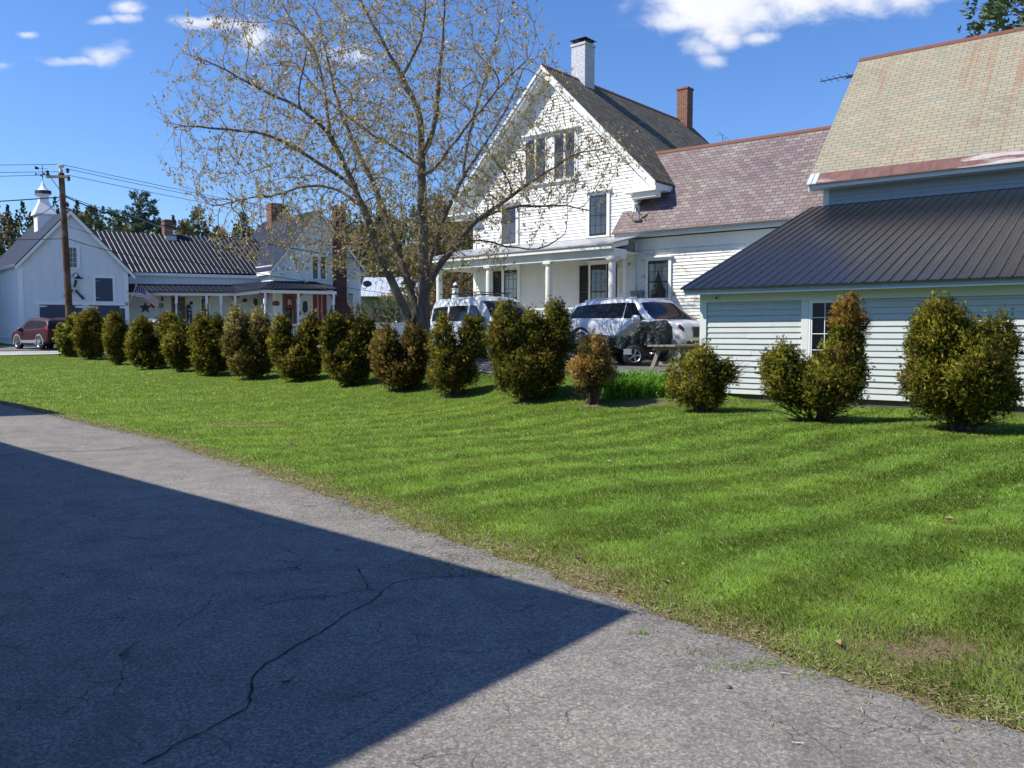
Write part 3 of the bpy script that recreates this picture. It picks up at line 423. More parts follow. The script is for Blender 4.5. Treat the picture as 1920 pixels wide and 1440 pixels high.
def main_house():
    h=bld('farmhouse',FM,'white two and a half storey gabled farmhouse with a mossy slate roof and columned porch','house')
    W=-7.76; D=10.5; px=-3.88; pz=11.70; sl=.985; zr=lambda a:pz-abs(a-px)*sl
    ov=1.05; e0=W-ov; e1=ov
    mb=MB(FM); mb.prism([(W,0,.8),(0,0,.8),(0,0,zr(0)-.25),(px,0,pz-.25),(W,0,zr(W)-.25)],(0,D,0)); mb.build('wall','white_paint',h)
    pl=plF(0); mb=MB(FM)
    lim=lambda z:(max(W+.12,px-(pz-.3-z)/sl),min(-.12,px+(pz-.3-z)/sl)); clap(mb,pl,lambda z:(W+.12,-.12),1.75,5.15,.118,.036); clap(mb,pl,lim,5.15,11.2,.118,.024)
    mb.build('clapboard_siding','white_paint',h)
    mb=MB(FM); pl2=plR(0); clap(mb,pl2,lambda z:(.12,D-.12),1.3,7.2,.118,.018); mb.build('clapboard_siding','white_paint',h)
    mb=MB(FM); pbox(mb,pl,W-.03,W+.12,1.2,7.0,0,.045); mb.build('corner_board','white_trim',h); mb=MB(FM); pbox(mb,pl,-.12,.028,1.2,6.98,0,.045); pbox(mb,pl2,-.0,.12,1.2,7.0,0,.042); mb.build('corner_board','white_trim',h)
    # roof
    mb=MB(FM); b0,b1=-.45,D+.35
    mb.slab([(px,b0,pz),(px,b1,pz),(e1,b1,zr(e1)),(e1,b0,zr(e1))][::-1],.06); mb.slab([(e0,b0,zr(e0)),(e0,b1,zr(e0)),(px,b1,pz),(px,b0,pz)][::-1],.06); rf=mb.build('roof','moss_slate',h)
    mb=MB(FM); mb.prism([(px-.1,b0,pz-.08),(px,b0,pz+.04),(px+.1,b0,pz-.08),(px,b0,pz)],(0,b1-b0,0)); mb.build('ridge_cap','rust_metal',rf)
    mb=MB(FM)
    for s in (-1,1):
        ex=px+s*(px-e0)
        for (t0,t1,bo,bi) in ((.07,.30,b0+.02,b0+.06),(.03,.16,b0-.03,b0+.02),(.30,.42,b0+.10,b0+.14)):
            mb.prism([(px,bo,pz-t0),(px,bo,pz-t1),(ex,bo,zr(e1)-t1),(ex,bo,zr(e1)-t0)],(0,bi-bo,0))
        mb.prism([(px,b0+.06,pz-.30),(px,b0+.06,pz-.34),(ex,b0+.06,zr(e1)-.34),(ex,b0+.06,zr(e1)-.30)],(0,.39,0))   # soffit
        x0,x1=sorted((ex-s*.03,ex-s*.07)); mb.box(x0,x1,b0+.06,b1-.02,zr(e1)-.27,zr(e1)-.065)    # eave fascia
        x0,x1=sorted((ex-s*.07,px+s*3.9)); mb.box(x0,x1,.0,b1-.02,zr(e1)-.27,zr(e1)-.24)
        x0,x1=sorted((ex+s*.02,ex-s*1.25)); mb.box(x0,x1,b0-.02,.0,zr(e1)-.33,zr(e1)-.25); x0,x1=sorted((ex-s*.05,ex-s*.95)); mb.box(x0,x1,b0+.10,.0,zr(e1)-.52,zr(e1)-.33)   # cornice return
    for s in (-1,1):   # closed triangle above each cornice return
        a0=px+s*3.86; ex=px+s*(px-e0)-s*.06; mb.prism([(a0,-.03,zr(e1)-.26),(ex,-.03,zr(e1)-.26),(a0,-.03,zr(0)-.26)],(0,.03,0))
    mb.build('rake_trim','white_trim',h)
    chimney(FM,h,-3.88,2.2,.33,11.0,13.0,'white_brick')
    c=MB(FM); 
    for da in (-.26,.26):
        for db in (-.26,.26): c.box(-3.88+da-.015,-3.88+da+.015,2.2+db-.015,2.2+db+.015,13.09,13.24)
    c.hexa([(-4.28,1.8,13.24),(-3.48,1.8,13.24),(-3.48,2.6,13.24),(-4.28,2.6,13.24),(-3.98,2.1,13.36),(-3.78,2.1,13.36),(-3.78,2.3,13.36),(-3.98,2.3,13.36)]); c.build('chimney_hood','black_iron',h)
    chimney(FM,h,-3.70,10.15,.27,11.0,13.05,'red_brick')
    # windows
    cs=half_shade(.05,.55,'curtain'); cb=half_shade(.0,.47,'shade_cloth')
    window(h,FM,plF(-.016),-6.2,-5.47,5.22,6.67,2,4,.12,'white_trim','brown_sash',True,cs); window(h,FM,plF(-.016),-1.94,-1.18,5.22,6.67,3,4,.12,'white_trim','black_sash',True,half_shade(.05,.95,'curtain'))
    for a0,a1 in ((-4.96,-4.52),(-4.44,-4.0),(-3.56,-3.12),(-3.04,-2.62)): window(h,FM,plF(-.016),a0,a1,7.5,9.1,1,2,.05,'white_trim','brown_sash',False,half_shade(.02,.6,'curtain'),False,True)
    mb=MB(FM); pbox(mb,pl,-5.06,-2.5,9.12,9.24,0,.06); pbox(mb,pl,-5.12,-2.4,9.24,9.30,0,.17); pbox(mb,pl,-5.05,-2.5,7.36,7.44,0,.1); pbox(mb,pl,-3.98,-3.58,7.46,9.12,0,.045); pbox(mb,pl,-5.08,-4.98,7.44,9.12,0,.05); pbox(mb,pl,-2.6,-2.5,7.44,9.12,0,.05); mb.build('window_surround','white_trim',h)
    mb=MB(FM); mb.tube([(-3.53,0,9.84),(-3.53,-.06,9.84)],.09,14); mb.build('gable_vent','grey_trim',h)
    pq=plF(-.022); window(h,FM,pq,-1.87,-1.18,2.2,4.16,3,6,.10,'white_trim','black_sash',True,cb); window(h,FM,pq,-6.08,-5.39,1.95,4.18,3,6,.13,'white_trim','black_sash',True,half_shade(.5,.95,'grey_trim'),name='storm_door')
    for a0 in (-2.36,-1.15,-6.66):
        mb=MB(FM); pl=plF(-.03); pbox(mb,pl,a0,a0+.06,2.2,4.16,.0,.06); pbox(mb,pl,a0+.34,a0+.40,2.2,4.16,.0,.06)
        for z in (2.2,3.15,4.1): pbox(mb,pl,a0+.06,a0+.34,z,z+.06,.02,.058)
        for i in range(36): z=2.27+i*.0525; mb.face([pl(a0+.06,z,.05),pl(a0+.34,z,.05),pl(a0+.34,z+.05,.026),pl(a0+.06,z+.05,.026)])
        mb.build('shutter','shutter_black',h)
    pl=plF(0); mb=MB(FM); pbox(mb,pl,-.70,-.14,1.75,4.0,0,.06); d=mb.build('door','porch_white',h)
    mb=MB(FM); pbox(mb,pl,-.62,-.3,2.0,2.9,.06,.072); pbox(mb,pl,-.62,-.3,3.05,3.8,.06,.072); mb.build('door_panel','curtain',d)
    mb=MB(FM); mb.tube([(-.2,-.05,2.75),(-.2,-.12,2.75)],.035,10); mb.build('handle','black_iron',d)
    # porch
    PW=-2.0
    mb=MB(FM); mb.box(W-.1,.33,PW-.05,0,1.58,1.75); mb.box(W-.05,.3,PW,-.05,.6,1.58); mb.build('porch_floor','porch_white',h)
    mb=MB(FM); ez,tz=4.62,5.14; x0,x1=W-.6,.62
    mb.slab([(x0,PW-.32,ez),(x1,PW-.32,ez),(x1-.1,0,tz),(x0,0,tz)],.05); mb.build('porch_roof','porch_metal_roof',h)
    mb=MB(FM); mb.box(W-.12,.48,PW-.11,PW+.11,4.17,4.47); mb.box(W-.12,W+.10,PW+.11,0,4.17,4.47); mb.box(.26,.48,PW+.11,-1.3,4.17,4.47)
    mb.box(x0+.1,x1-.08,PW-.28,PW-.25,4.44,4.565); mb.box(x0+.1,x1-.08,PW-.25,PW-.11,4.455,4.475); mb.prism([(x1-.08,PW-.28,4.44),(x1-.08,-1.3,4.64),(x1-.08,-1.3,4.81),(x1-.08,PW-.28,4.565)],(-.03,0,0)); mb.prism([(x0+.1,PW-.28,4.44),(x0+.1,0,4.92),(x0+.1,0,5.09),(x0+.1,PW-.28,4.565)],(.03,0,0)); mb.build('porch_beam','porch_white',h)
    mb=MB(FM); mb.box(W-.1,.4,PW+.11,-.02,4.40,4.43); mb.build('porch_ceiling','porch_white',h)
    for a in (.36,-2.3,-5.14,-7.80):
        mb=MB(FM); mb.lathe((a,PW,0),[(.15,1.75),(.15,1.85),(.125,1.9),(.118,3.9),(.105,4.02),(.15,4.06),(.15,4.1)],18); mb.box(a-.16,a+.16,PW-.16,PW+.16,4.09,4.18)
        for s in (-1,1): mb.prism([(a+s*.1,PW-.03,4.17),(a+s*.42,PW-.03,4.17),(a+s*.22,PW-.03,4.12),(a+s*.1,PW-.03,4.0)],(0,.06,0))
        mb.build('column','porch_white',h,True)
    for a0,a1 in ((-7.66,-5.27),(-5.0,-2.44),(-2.16,.22)):
        mb=MB(FM); mb.box(a0,a1,PW-.045,PW+.045,2.48,2.55); mb.box(a0,a1,PW-.03,PW+.03,1.85,1.9); n=int((a1-a0)/.12)
        for i in range(n): x=a0+(i+.5)*(a1-a0)/n; mb.box(x-.02,x+.02,PW-.02,PW+.02,1.9,2.48)
        mb.build('railing','porch_white',h)
main_house()
def lantern():   # lighthouse birdhouse hanging from the porch beam
    p=FM.world(-6.95,-1.95,2.9); r=empty('lighthouse_birdhouse',(p[0],p[1],2.92),'white lighthouse-shaped birdhouse hanging under the porch beam','birdhouse'); f=FR((p[0],p[1],2.92))
    mb=MB(f); mb.lathe((0,0,2.92),[(0,0),(.2,0),(.19,.02),(.12,.52),(.15,.53),(.15,.56),(0,.56)],12); mb.build('tower','white_plastic',r)
    mb=MB(f); mb.lathe((0,0,2.92),[(.085,.56),(.085,.7)],10); mb.build('lamp_room','dark_blue_door',r); mb=MB(f); mb.tube([(0,-.13,3.32),(0,-.172,3.32)],.03,8); mb.build('entry_hole','black_iron',r)
    mb=MB(f); mb.lathe((0,0,2.92),[(.11,.69),(.07,.77),(0,.82)],10); mb.build('cap','white_plastic',r)
    mb=MB(f); mb.tube([(0,0,3.73),(0,0,4.17)],.006,5); mb.build('chain','black_iron',r)
lantern()
# ---------------- the neighbouring farmhouse and barn across the street ----------------
a24,b42=R(24),R(42)
FH=FR((-29.84,50,.92),(math.cos(a24),math.sin(a24)),(-math.sin(b42),math.cos(b42)))
def far_barn():
    h=bld('carriage_barn',FH,'white gabled carriage barn with blue metal roof, dark doors and cupola','barn')
    W=5.95; D=9.3; px=2.8; pz=9.32; sl=1.09; zr=lambda a:pz-abs(a-px)*sl*(1.02 if a>px else 1.06)
    mb=MB(FH); mb.prism([(0,0,.5),(W,0,.5),(W,0,zr(W)-.15),(px,0,pz-.15),(0,0,zr(0)-.15)],(0,D,0)); mb.build('wall','blue_white_paint',h)
    pl=plF(0); mb=MB(FH); clap(mb,pl,lambda z:(max(.2,px-(pz-.2-z)/(sl*1.06)),min(W-.2,px+(pz-.2-z)/(sl*1.02))),1.0,9.0,.125,.034)
    pL=plL(0); clap(mb,pL,lambda z:(.2,D-.2),1.4,5.7,.125,.034); mb.build('clapboard_siding','blue_white_paint',h)
    mb=MB(FH); e0=-.24; e1=6.32; b0,b1=-.3,D+.2
    for q in ([(px,b0,pz),(px,b1,pz),(e1,b1,zr(e1)),(e1,b0,zr(e1))],[(e0,b0,zr(e0)),(e0,b1,zr(e0)),(px,b1,pz),(px,b0,pz)]): mb.slab(q[::-1],.04)
    n=int((b1-b0)/.46)
    for i in range(n+1):
        b=b0+i*.455
        for (x,z) in ((e0,zr(e0)),(e1,zr(e1))): mb.hexa([(x,b,z),(x,b+.06,z),(px,b+.06,pz),(px,b,pz),(x,b+.015,z+.035),(x,b+.045,z+.035),(px,b+.045,pz+.035),(px,b+.015,pz+.035)])
    mb.build('roof','blue_metal_roof',h)
    mb=MB(FH)
    for ex in (e0,e1): mb.prism([(px,b0+.02,pz-.05),(px,b0+.02,pz-.34),(ex,b0+.02,zr(ex)-.3),(ex,b0+.02,zr(ex)-.05)],(0,.04,0))
    pbox(mb,pl,-.03,.2,.9,zr(0)-.2,0,.05); pbox(mb,pl,W-.2,W+.03,.9,zr(W)-.2,0,.05); pbox(mb,pL,0,.2,.9,5.9,0,.035); pbox(mb,pL,0,D,5.72,5.98,0,.03); pbox(mb,pl,.75,5.95,3.46,3.66,.0,.05); mb.box(e0,e0+.03,b0,b1,5.72,5.9); mb.build('trim','white_trim',h)
    mb=MB(FH)
    for i in (0,1): mb.prism([(px,b0-.004,pz+.03),(px,b0-.004,pz-.06),((e0,e1)[i],b0-.004,zr((e0,e1)[i])-.06),((e0,e1)[i],b0-.004,zr((e0,e1)[i])+.03)],(0,.02,0))
    mb.build('drip_edge','blue_metal_roof',h)
    for (a0,a1) in ((1.03,3.35),(3.72,5.85)):
        mb=MB(FH); pbox(mb,pl,a0,a1,.92,3.46,.0,.045); k=a0
        while k<a1-.1: pbox(mb,pl,k,k+.012,.92,3.44,.045,.05); k+=.29
        d=mb.build('garage_door','dark_blue_door',h); mb=MB(FH)
        for s in (0,1):
            mb=MB(FH); x=a0-.05 if s==0 else a1-.4; mb.face([pl(x,3.30,.06),pl(x+.45,3.33 if s==0 else 3.27,.06),pl(x+.45,3.37 if s==0 else 3.41,.06),pl(x,3.40,.06)]); mb.build('hinge','white_trim',d)
    mb=MB(FH); pbox(mb,pl,4.11,5.09,3.72,5.16,0,.045); d=mb.build('loft_door','dark_blue_door',h); mb=MB(FH); pbox(mb,pl,4.11,4.35,4.95,4.98,.045,.06); mb.build('hinge','galvanised',d); mb=MB(FH); pbox(mb,pl,4.11,4.35,3.92,3.95,.045,.06); mb.build('hinge','galvanised',d)
    mb=MB(FH); pbox(mb,pl,3.97,4.11,3.66,5.3,0,.05); pbox(mb,pl,5.09,5.23,3.66,5.3,0,.05); pbox(mb,pl,4.11,5.09,5.16,5.3,0,.05); mb.build('door_surround','white_trim',h)
    window(h,FH,plF(-.026),2.42,3.15,5.73,7.02,3,4,.16,'blue_white_paint','white_trim',False,None,True,False)
    mb=MB(FH); mb.tube([(3.54,-.06,2.65),(3.60,-.06,2.55),(3.66,-.06,2.7),(3.63,-.06,2.86)],.02,5); mb.tube([(3.54,-.06,2.65),(3.56,-.06,2.86)],.02,5); mb.build('horseshoe','galvanised',h)
    # cupola with weathervane
    c=(px-.45,4.2); mb=MB(FH); mb.box(c[0]-.48,c[0]+.48,c[1]-.48,c[1]+.48,8.3,9.35); 
    def fr4(s0,z0,s1,z1): 
        for i in range(4):
            k=[(-1,-1),(1,-1),(1,1),(-1,1)]; p,q=k[i],k[(i+1)%4]; mb.face([(c[0]+p[0]*s0,c[1]+p[1]*s0,z0),(c[0]+q[0]*s0,c[1]+q[1]*s0,z0),(c[0]+q[0]*s1,c[1]+q[1]*s1,z1),(c[0]+p[0]*s1,c[1]+p[1]*s1,z1)])
    fr4(.48,9.35,.62,9.36); fr4(.62,9.36,.62,9.44); fr4(.62,9.44,.26,10.25); fr4(.26,10.25,.26,10.6); fr4(.26,10.6,.44,10.72); cu=mb.build('cupola','white_trim',h)
    mb=MB(FH); mb.lathe((c[0],c[1],0),[(.3,10.72),(.47,10.73),(.47,10.95),(.2,10.97)],16); mb.build('cupola_band','flag_blue',cu)
    mb=MB(FH); mb.lathe((c[0],c[1],0),[(.36,10.95),(.22,11.12),(.14,11.25),(.05,11.5),(0,11.62)],14); mb.build('cupola_cap','white_trim',cu)
    v=empty('weathervane',FH.world(c[0],c[1],11.55),'thin iron weathervane with direction arms on the barn cupola','weathervane'); f=FR(FH.world(c[0],c[1],11.55),FH.u,FH.w); mb=MB(f)
    mb.tube([(0,0,11.5),(0,0,12.6)],.02,6); mb.tube([(-.35,0,12.0),(.35,0,12.0)],.012,5); mb.tube([(0,-.35,12.0),(0,.35,12.0)],.012,5); mb.lathe((0,0,11.82),[(0,0),(.06,.06),(0,.12)],8)
    for x,y in ((-.38,0),(.38,0),(0,.38),(0,-.38)): mb.box(x-.045,x+.045,y-.01,y+.01,11.95,12.06)
    mb.tube([(-.4,0,12.38),(.3,0,12.38)],.012,5); mb.prism([(-.42,-.005,12.3),(-.42,-.005,12.52),(-.2,-.005,12.44),(-.2,-.005,12.32)],(0,.01,0)); mb.build('vane','black_iron',v)
    # gooseneck wall lamp and metal propeller ornament
    def P(a,z,o=.1): return (a,-o,z)
    l=empty('gooseneck_lamp',FH.world(3.0,-.1,5.1),'black gooseneck lamp on the barn gable','wall lamp'); f=FR(FH.world(3.0,-.1,5.1),FH.u,FH.w,(3.0,-.1)); mb=MB(f)
    mb.tube([P(2.82,5.2,.0),P(2.82,5.24,.12),P(2.95,5.42,.28),P(3.08,5.40,.36),P(3.10,5.24,.4)],.025,6); mb.build('arm','black_iron',l); mb=MB(f); mb.lathe((3.1,-.4,0),[(.05,5.26),(.09,5.2),(.27,5.08),(.26,5.06),(.0,5.15)],14); mb.build('lamp_shade','black_iron',l)
    o=empty('wall_ornament',FH.world(2.9,-.1,4.4),'grey and black propeller ornament hung under the gooseneck lamp','ornament'); f=FR(FH.world(2.9,-.1,4.4),FH.u,FH.w,(2.9,-.1)); mb=MB(f)
    mb.tube([P(2.9,4.45,.05),P(2.9,4.45,.14)],.24,16); mb.build('hub','galvanised',o)
    for (x,z) in ((3.02,5.0),(3.42,3.82),(2.35,3.95)):
        mb=MB(f); d=Vector((x-2.9,0,z-4.45)).normalized(); n=Vector((d.z,0,-d.x))*.06; q=Vector((2.9,-.16,4.45))+d*.1; e=Vector((x,-.16,z)); mb.prism([tuple(q+n),tuple(q-n),tuple(e-n*1.2),tuple(e+n*1.2)],(0,.03,0)); mb.build('blade','black_iron',o)
far_barn()
def ribroof(mb,lo0,lo1,hi0,hi1,step,w,h,t=.04):
    mb.slab([lo0,lo1,hi1,hi0],t); L=(Vector(lo1)-Vector(lo0)).length; n=int(L/step)
    for i in range(n+1):
        f0=min(1,i*step/L); f1=min(1,f0+w/L)
        if f1<=f0: continue
        l=lambda f,A,B:tuple(Vector(A).lerp(Vector(B),f))
        g=(f1-f0)*.42; mb.cm=1; p=[l(f0,lo0,lo1),l(f1,lo0,lo1),l(f1,hi0,hi1),l(f0,hi0,hi1)]; q=[l(f0+g,lo0,lo1),l(f1-g,lo0,lo1),l(f1-g,hi0,hi1),l(f0+g,hi0,hi1)]; mb.hexa(p+[(a,b,c+h) for a,b,c in q]); mb.cm=0
def far_house():
    h=bld('neighbour_house',FH,'long white farmhouse across the street with black metal roofs and a decorated porch','house'); h.location=FH.world(11,1,.85); F=FR(tuple(h.location),FH.u,FH.w,(11,1))
    # wing
    B=2.1; pl=plF(B); a0,a1=6.0,14.9
    mb=MB(F); mb.box(a0,a1+3,B,B+8,.5,5.72); mb.build('wall','blue_white_paint',h)
    mb=MB(F); clap(mb,pl,lambda z:(a0,15.0),1.6,5.0,.125,.03); mb.build('wing_siding','blue_white_paint',h)
    mb=MB(F); ribroof(mb,(5.6,B-.25,5.72),(16.5,B-.25,5.86),(5.6,B+4,8.72),(16.5,B+4,8.72),.30,.075,.024); mb.slab([(5.6,B+4,8.72),(16.5,B+4,8.72),(16.5,B+8.2,5.6),(5.6,B+8.2,5.6)],.04); mb.build('wing_roof',['dark_metal_roof','glossy_rib'],h)
    mb=MB(F); mb.box(5.9,15.2,B-.24,B-.2,5.5,5.71); mb.box(5.9,15.2,B-.2,B,5.52,5.55); mb.build('fascia','white_trim',h)
    chimney(F,h,10.4,B+4.0,.28,8.0,9.62,'red_brick')
    mb=MB(F); mb.box(10.05,10.75,B+3.3,B+3.8,8.0,8.55); mb.build('chimney_flashing','galvanised',h)
    # main gable block
    W0,W1=14.9,20.9; px=18.0; pz=10.22; sl=1.26; zr=lambda a:pz-abs(a-px)*sl; D=8.6; g=plF(0)
    mb=MB(F); mb.prism([(W0,0,.5),(W1,0,.5),(W1,0,zr(W1)-.15),(px,0,pz-.15),(W0,0,zr(W0)-.15)],(0,D,0)); mb.build('gable_wall','blue_white_paint',h)
    mb=MB(F); clap(mb,g,lambda z:(max(W0+.15,px-(pz-.2-z)/sl),min(W1-.15,px+(pz-.2-z)/sl)),1.2,10,.12,.03); pL=plL(W0); clap(mb,pL,lambda z:(.15,5.0),4.9,6.1,.12,.03); mb.build('gable_siding','blue_white_paint',h)
    e0,e1=W0-.28,W1+.32; b0=-.3
    mb=MB(F); 
    ribroof(mb,(e0,b0,zr(e0)),(e0,D,zr(e0)),(px,b0,pz),(px,D,pz),.24,.07,.02); mb.slab([(px,b0,pz),(e1,b0,zr(e1)),(e1,D,zr(e1)),(px,D,pz)],.04); mb.build('gable_roof',['navy_metal_roof','navy_metal_roof'],h)
    mb=MB(F)
    for ex,s in ((e0,-1),(e1,1)):
        mb.prism([(px,b0+.02,pz-.045),(px,b0+.02,pz-.28),(ex,b0+.02,zr(ex)-.26),(ex,b0+.02,zr(ex)-.045)],(0,.04,0)); x0,x1=sorted((ex,ex-s*.95)); mb.box(x0,x1,b0,0,zr(ex)-.2,zr(ex)-.12); x0,x1=sorted((ex-s*.05,ex-s*.7)); mb.box(x0,x1,b0+.1,0,zr(ex)-.4,zr(ex)-.2)
    pbox(mb,g,W0-.02,W0+.15,1,6.2,0,.03); pbox(mb,g,W1-.15,W1+.02,1,6.2,0,.03); mb.box(e0-.0,e0+.04,b0+.06,D,zr(e0)-.3,zr(e0)-.06); pbox(mb,pL,0,5,6.05,6.35,0,.03); mb.build('gable_trim','white_trim',h)
    # exterior brick chimney
    mb=MB(F); cx=19.32; mb.box(cx-.36,cx+.36,-.5,0.0,3.9,10.5); mb.box(cx-.42,cx+.42,-.56,.05,10.3,10.45)
    mb.hexa([(cx-.95,-.75,2.4),(cx+.95,-.75,2.4),(cx+.95,0,2.4),(cx-.95,0,2.4),(cx-.36,-.5,3.9),(cx+.36,-.5,3.9),(cx+.36,0,3.9),(cx-.36,0,3.9)]); mb.box(cx-.95,cx+.95,-.75,0,.6,2.4); mb.build('brick_chimney','dark_brick',h)
    chimney(F,h,18.0,6.6,.4,9.6,11.3,'red_brick')
    for x0,x1 in ((17.55,17.88),(18.08,18.42)): window(h,F,plF(-.022),x0,x1,5.5,7.0,1,2,.09,'white_trim','black_sash',False,half_shade(.0,.5,'grey_box'),True)
    window(h,F,plF(-.022),19.92,20.38,2.2,4.55,2,4,.13,'white_trim','white_trim',True,half_shade(.55,.95,'curtain'))
    # porch of the wing, turning in front of the gable block
    pb=.2; gb=-1.7
    mb=MB(F); ribroof(mb,(5.9,pb-.25,4.36),(12.4,pb-.25,4.46),(5.9,B,4.94),(12.9,B,5.05),.3,.06,.03)
    for q in ([(12.4,pb-.25,4.46),(13.3,gb-.25,4.62),(14.9,0,5.26),(12.9,B,5.05)],[(14.9,0,5.26),(12.9,B,5.05),(14.9,B,5.3),(15,B,5.3)]): mb.slab(q,.04)
    ribroof(mb,(13.3,gb-.25,4.62),(18.4,gb-.25,4.74),(14.9,0,5.26),(17.6,0,5.30),.3,.05,.025); mb.slab([(18.4,gb-.25,4.74),(18.6,0,4.76),(17.6,0,5.30),(17.5,0,5.29)],.04); mb.build('porch_roof',['dark_metal_roof','dark_metal_roof'],h)
    mb=MB(F); mb.hexa([(5.9,pb-.08,4.12),(12.5,pb-.08,4.20),(12.5,pb+.06,4.20),(5.9,pb+.06,4.12),(5.9,pb-.08,4.30),(12.5,pb-.08,4.40),(12.5,pb+.06,4.40),(5.9,pb+.06,4.30)])
    mb.hexa([(12.5,pb-.08,4.20),(13.45,gb-.1,4.34),(13.45,gb+.05,4.34),(12.5,pb+.06,4.20),(12.5,pb-.08,4.40),(13.45,gb-.1,4.56),(13.45,gb+.05,4.56),(12.5,pb+.06,4.40)]); mb.box(13.45,18.3,gb-.1,gb+.05,4.36,4.56); mb.box(18.16,18.3,gb+.05,0,4.4,4.58); mb.build('porch_beam','white_trim',h)
    mb=MB(F); mb.box(5.9,12.6,pb,B,1.2,1.4); mb.box(12.6,18.3,gb,0,1.2,1.4); mb.box(12.6,14.9,0,B,1.2,1.4); mb.build('porch_floor','grey_wood',h)
    mb=MB(F); mb.face([(5.9,pb,4.24),(12.6,pb,4.3),(12.6,B,4.3),(5.9,B,4.24)]); mb.face([(13.3,gb,4.4),(18.2,gb,4.4),(18.2,0,4.4),(13.3,0,4.4)]); mb.build('porch_ceiling','white_trim',h)
    posts=[(8.85,pb),(10.7,pb),(11.6,pb),(12.45,pb-.1),(13.62,gb),(15.77,gb),(18.12,gb)]
    for i,(a,b) in enumerate(posts):
        z1=4.2 if i<4 else 4.37; mb=MB(F); mb.box(a-.07,a+.07,b-.07,b+.07,1.4,2.3); mb.lathe((a,b,0),[(.06,2.3),(.08,2.4),(.045,2.5),(.065,3.1),(.045,3.6),(.07,3.66)],8); mb.box(a-.07,a+.07,b-.07,b+.07,3.66,z1); p=mb.build('porch_post','white_trim',h)
        if i in (0,1,3,4,5,6):
            mb=MB(F)
            for s in (-1,1): mb.prism([(a+s*.07,b-.03,z1),(a+s*.36,b-.03,z1),(a+s*.3,b-.03,z1-.1),(a+s*.16,b-.03,z1-.16),(a+s*.07,b-.03,z1-.4)],(0,.05,0))
            mb.build('bracket','bright_red',p)
    for a0,a1,b in ((13.7,15.7,gb),(16.9,18.05,gb)):
        mb=MB(F); mb.box(a0,a1,b-.04,b+.04,2.25,2.34); mb.box(a0,a1,b-.03,b+.03,1.5,1.58); n=int((a1-a0)/.16)
        for i in range(n): x=a0+(i+.5)*(a1-a0)/n; mb.box(x-.045,x+.045,b-.015,b+.015,1.58,2.25)
        mb.build('railing','white_trim',h)
    mb=MB(F); mb.tube([(15.77,gb,2.35),(16.5,gb-1.1,1.5)],.05,6); mb.tube([(15.77,gb,1.5),(16.4,gb-1.1,.9)],.05,6); mb.build('stair_rail','white_trim',h)
    # doors and windows
    mb=MB(F); pbox(mb,pl,9.2,9.32,1.4,4.0,0,.06); pbox(mb,pl,9.92,10.04,1.4,4.0,0,.06); pbox(mb,pl,9.2,10.04,4.0,4.14,0,.06); pbox(mb,pl,9.32,9.92,1.4,4.0,0,.045); d=mb.build('door','brown_sash',h); mb=MB(F); pbox(mb,pl,9.42,9.82,2.3,3.85,.045,.055); mb.build('pane','dark_glass',d)
    window(h,F,plF(B-.022),11.04,11.56,2.3,4.12,3,4,.1,'white_trim','white_trim',False); window(h,F,plF(B-.022),12.9,13.55,2.5,3.7,2,2,.09,'white_trim','white_trim',False)
    mb=MB(F); pbox(mb,g,15.5,15.62,1.4,4.35,0,.06); pbox(mb,g,16.3,16.42,1.4,4.35,0,.06); pbox(mb,g,15.5,16.42,4.35,4.47,0,.06); pbox(mb,g,15.62,16.3,1.4,4.35,0,.045); d=mb.build('door','brown_sash',h); mb=MB(F); pbox(mb,g,15.72,16.2,1.8,4.2,.045,.055); mb.build('pane','dark_glass',d)
    mb=MB(F); pbox(mb,g,17.55,18.48,1.6,4.4,0,.05); d=mb.build('red_shutter_door','red_door',h); mb=MB(F); pbox(mb,g,17.86,17.89,1.6,4.38,.05,.062); pbox(mb,g,18.14,18.17,1.6,4.38,.05,.062); mb.build('batten','white_trim',d)
    return F
FN=far_house()
# ---------------- ground, driveway, street ----------------
EDGE=[(-60,66),(-30,37.5),(-20,27),(-15.2,22.1),(-11.6,18.5),(-9.3,16.4),(-5.19,12.4),(-3.3,9.95),(-1.52,7.72),(-.55,6.4),(.48,5.16),(1.0,4.5),(1.42,3.96),(2.09,3.26),(3.4,2.0),(6,-1.5),(9,-12),(9,-28)]
EX=np.array([e[0] for e in EDGE]); EY=np.array([e[1] for e in EDGE])
def seg_dist(x,y,P):      # distance to a polyline and which side (positive right of it)
    x=np.asarray(x,float); y=np.asarray(y,float); best=np.full(x.shape,1e9); sd=np.ones(x.shape)
    for (ax,ay),(bx,by) in zip(P[:-1],P[1:]):
        dx,dy=bx-ax,by-ay; t=np.clip(((x-ax)*dx+(y-ay)*dy)/(dx*dx+dy*dy),0,1); d=np.hypot(x-ax-t*dx,y-ay-t*dy); c=dx*(y-ay)-dy*(x-ax); m=d<best; best=np.where(m,d,best); sd=np.where(m,np.sign(c),sd)
    return best*sd
def vnoise(x,y,s,seed=0):
    r=np.random.default_rng(seed); T=r.random((64,64)); x=np.asarray(x)*s; y=np.asarray(y)*s; xi=np.floor(x).astype(int); yi=np.floor(y).astype(int); fx=x-xi; fy=y-yi; fx=fx*fx*(3-2*fx); fy=fy*fy*(3-2*fy); g=lambda i,j:T[i%64,j%64]
    return (g(xi,yi)*(1-fx)+g(xi+1,yi)*fx)*(1-fy)+(g(xi,yi+1)*(1-fx)+g(xi+1,yi+1)*fx)*fy
HEDGE=[(b[0],b[1]) for b in BUSH]
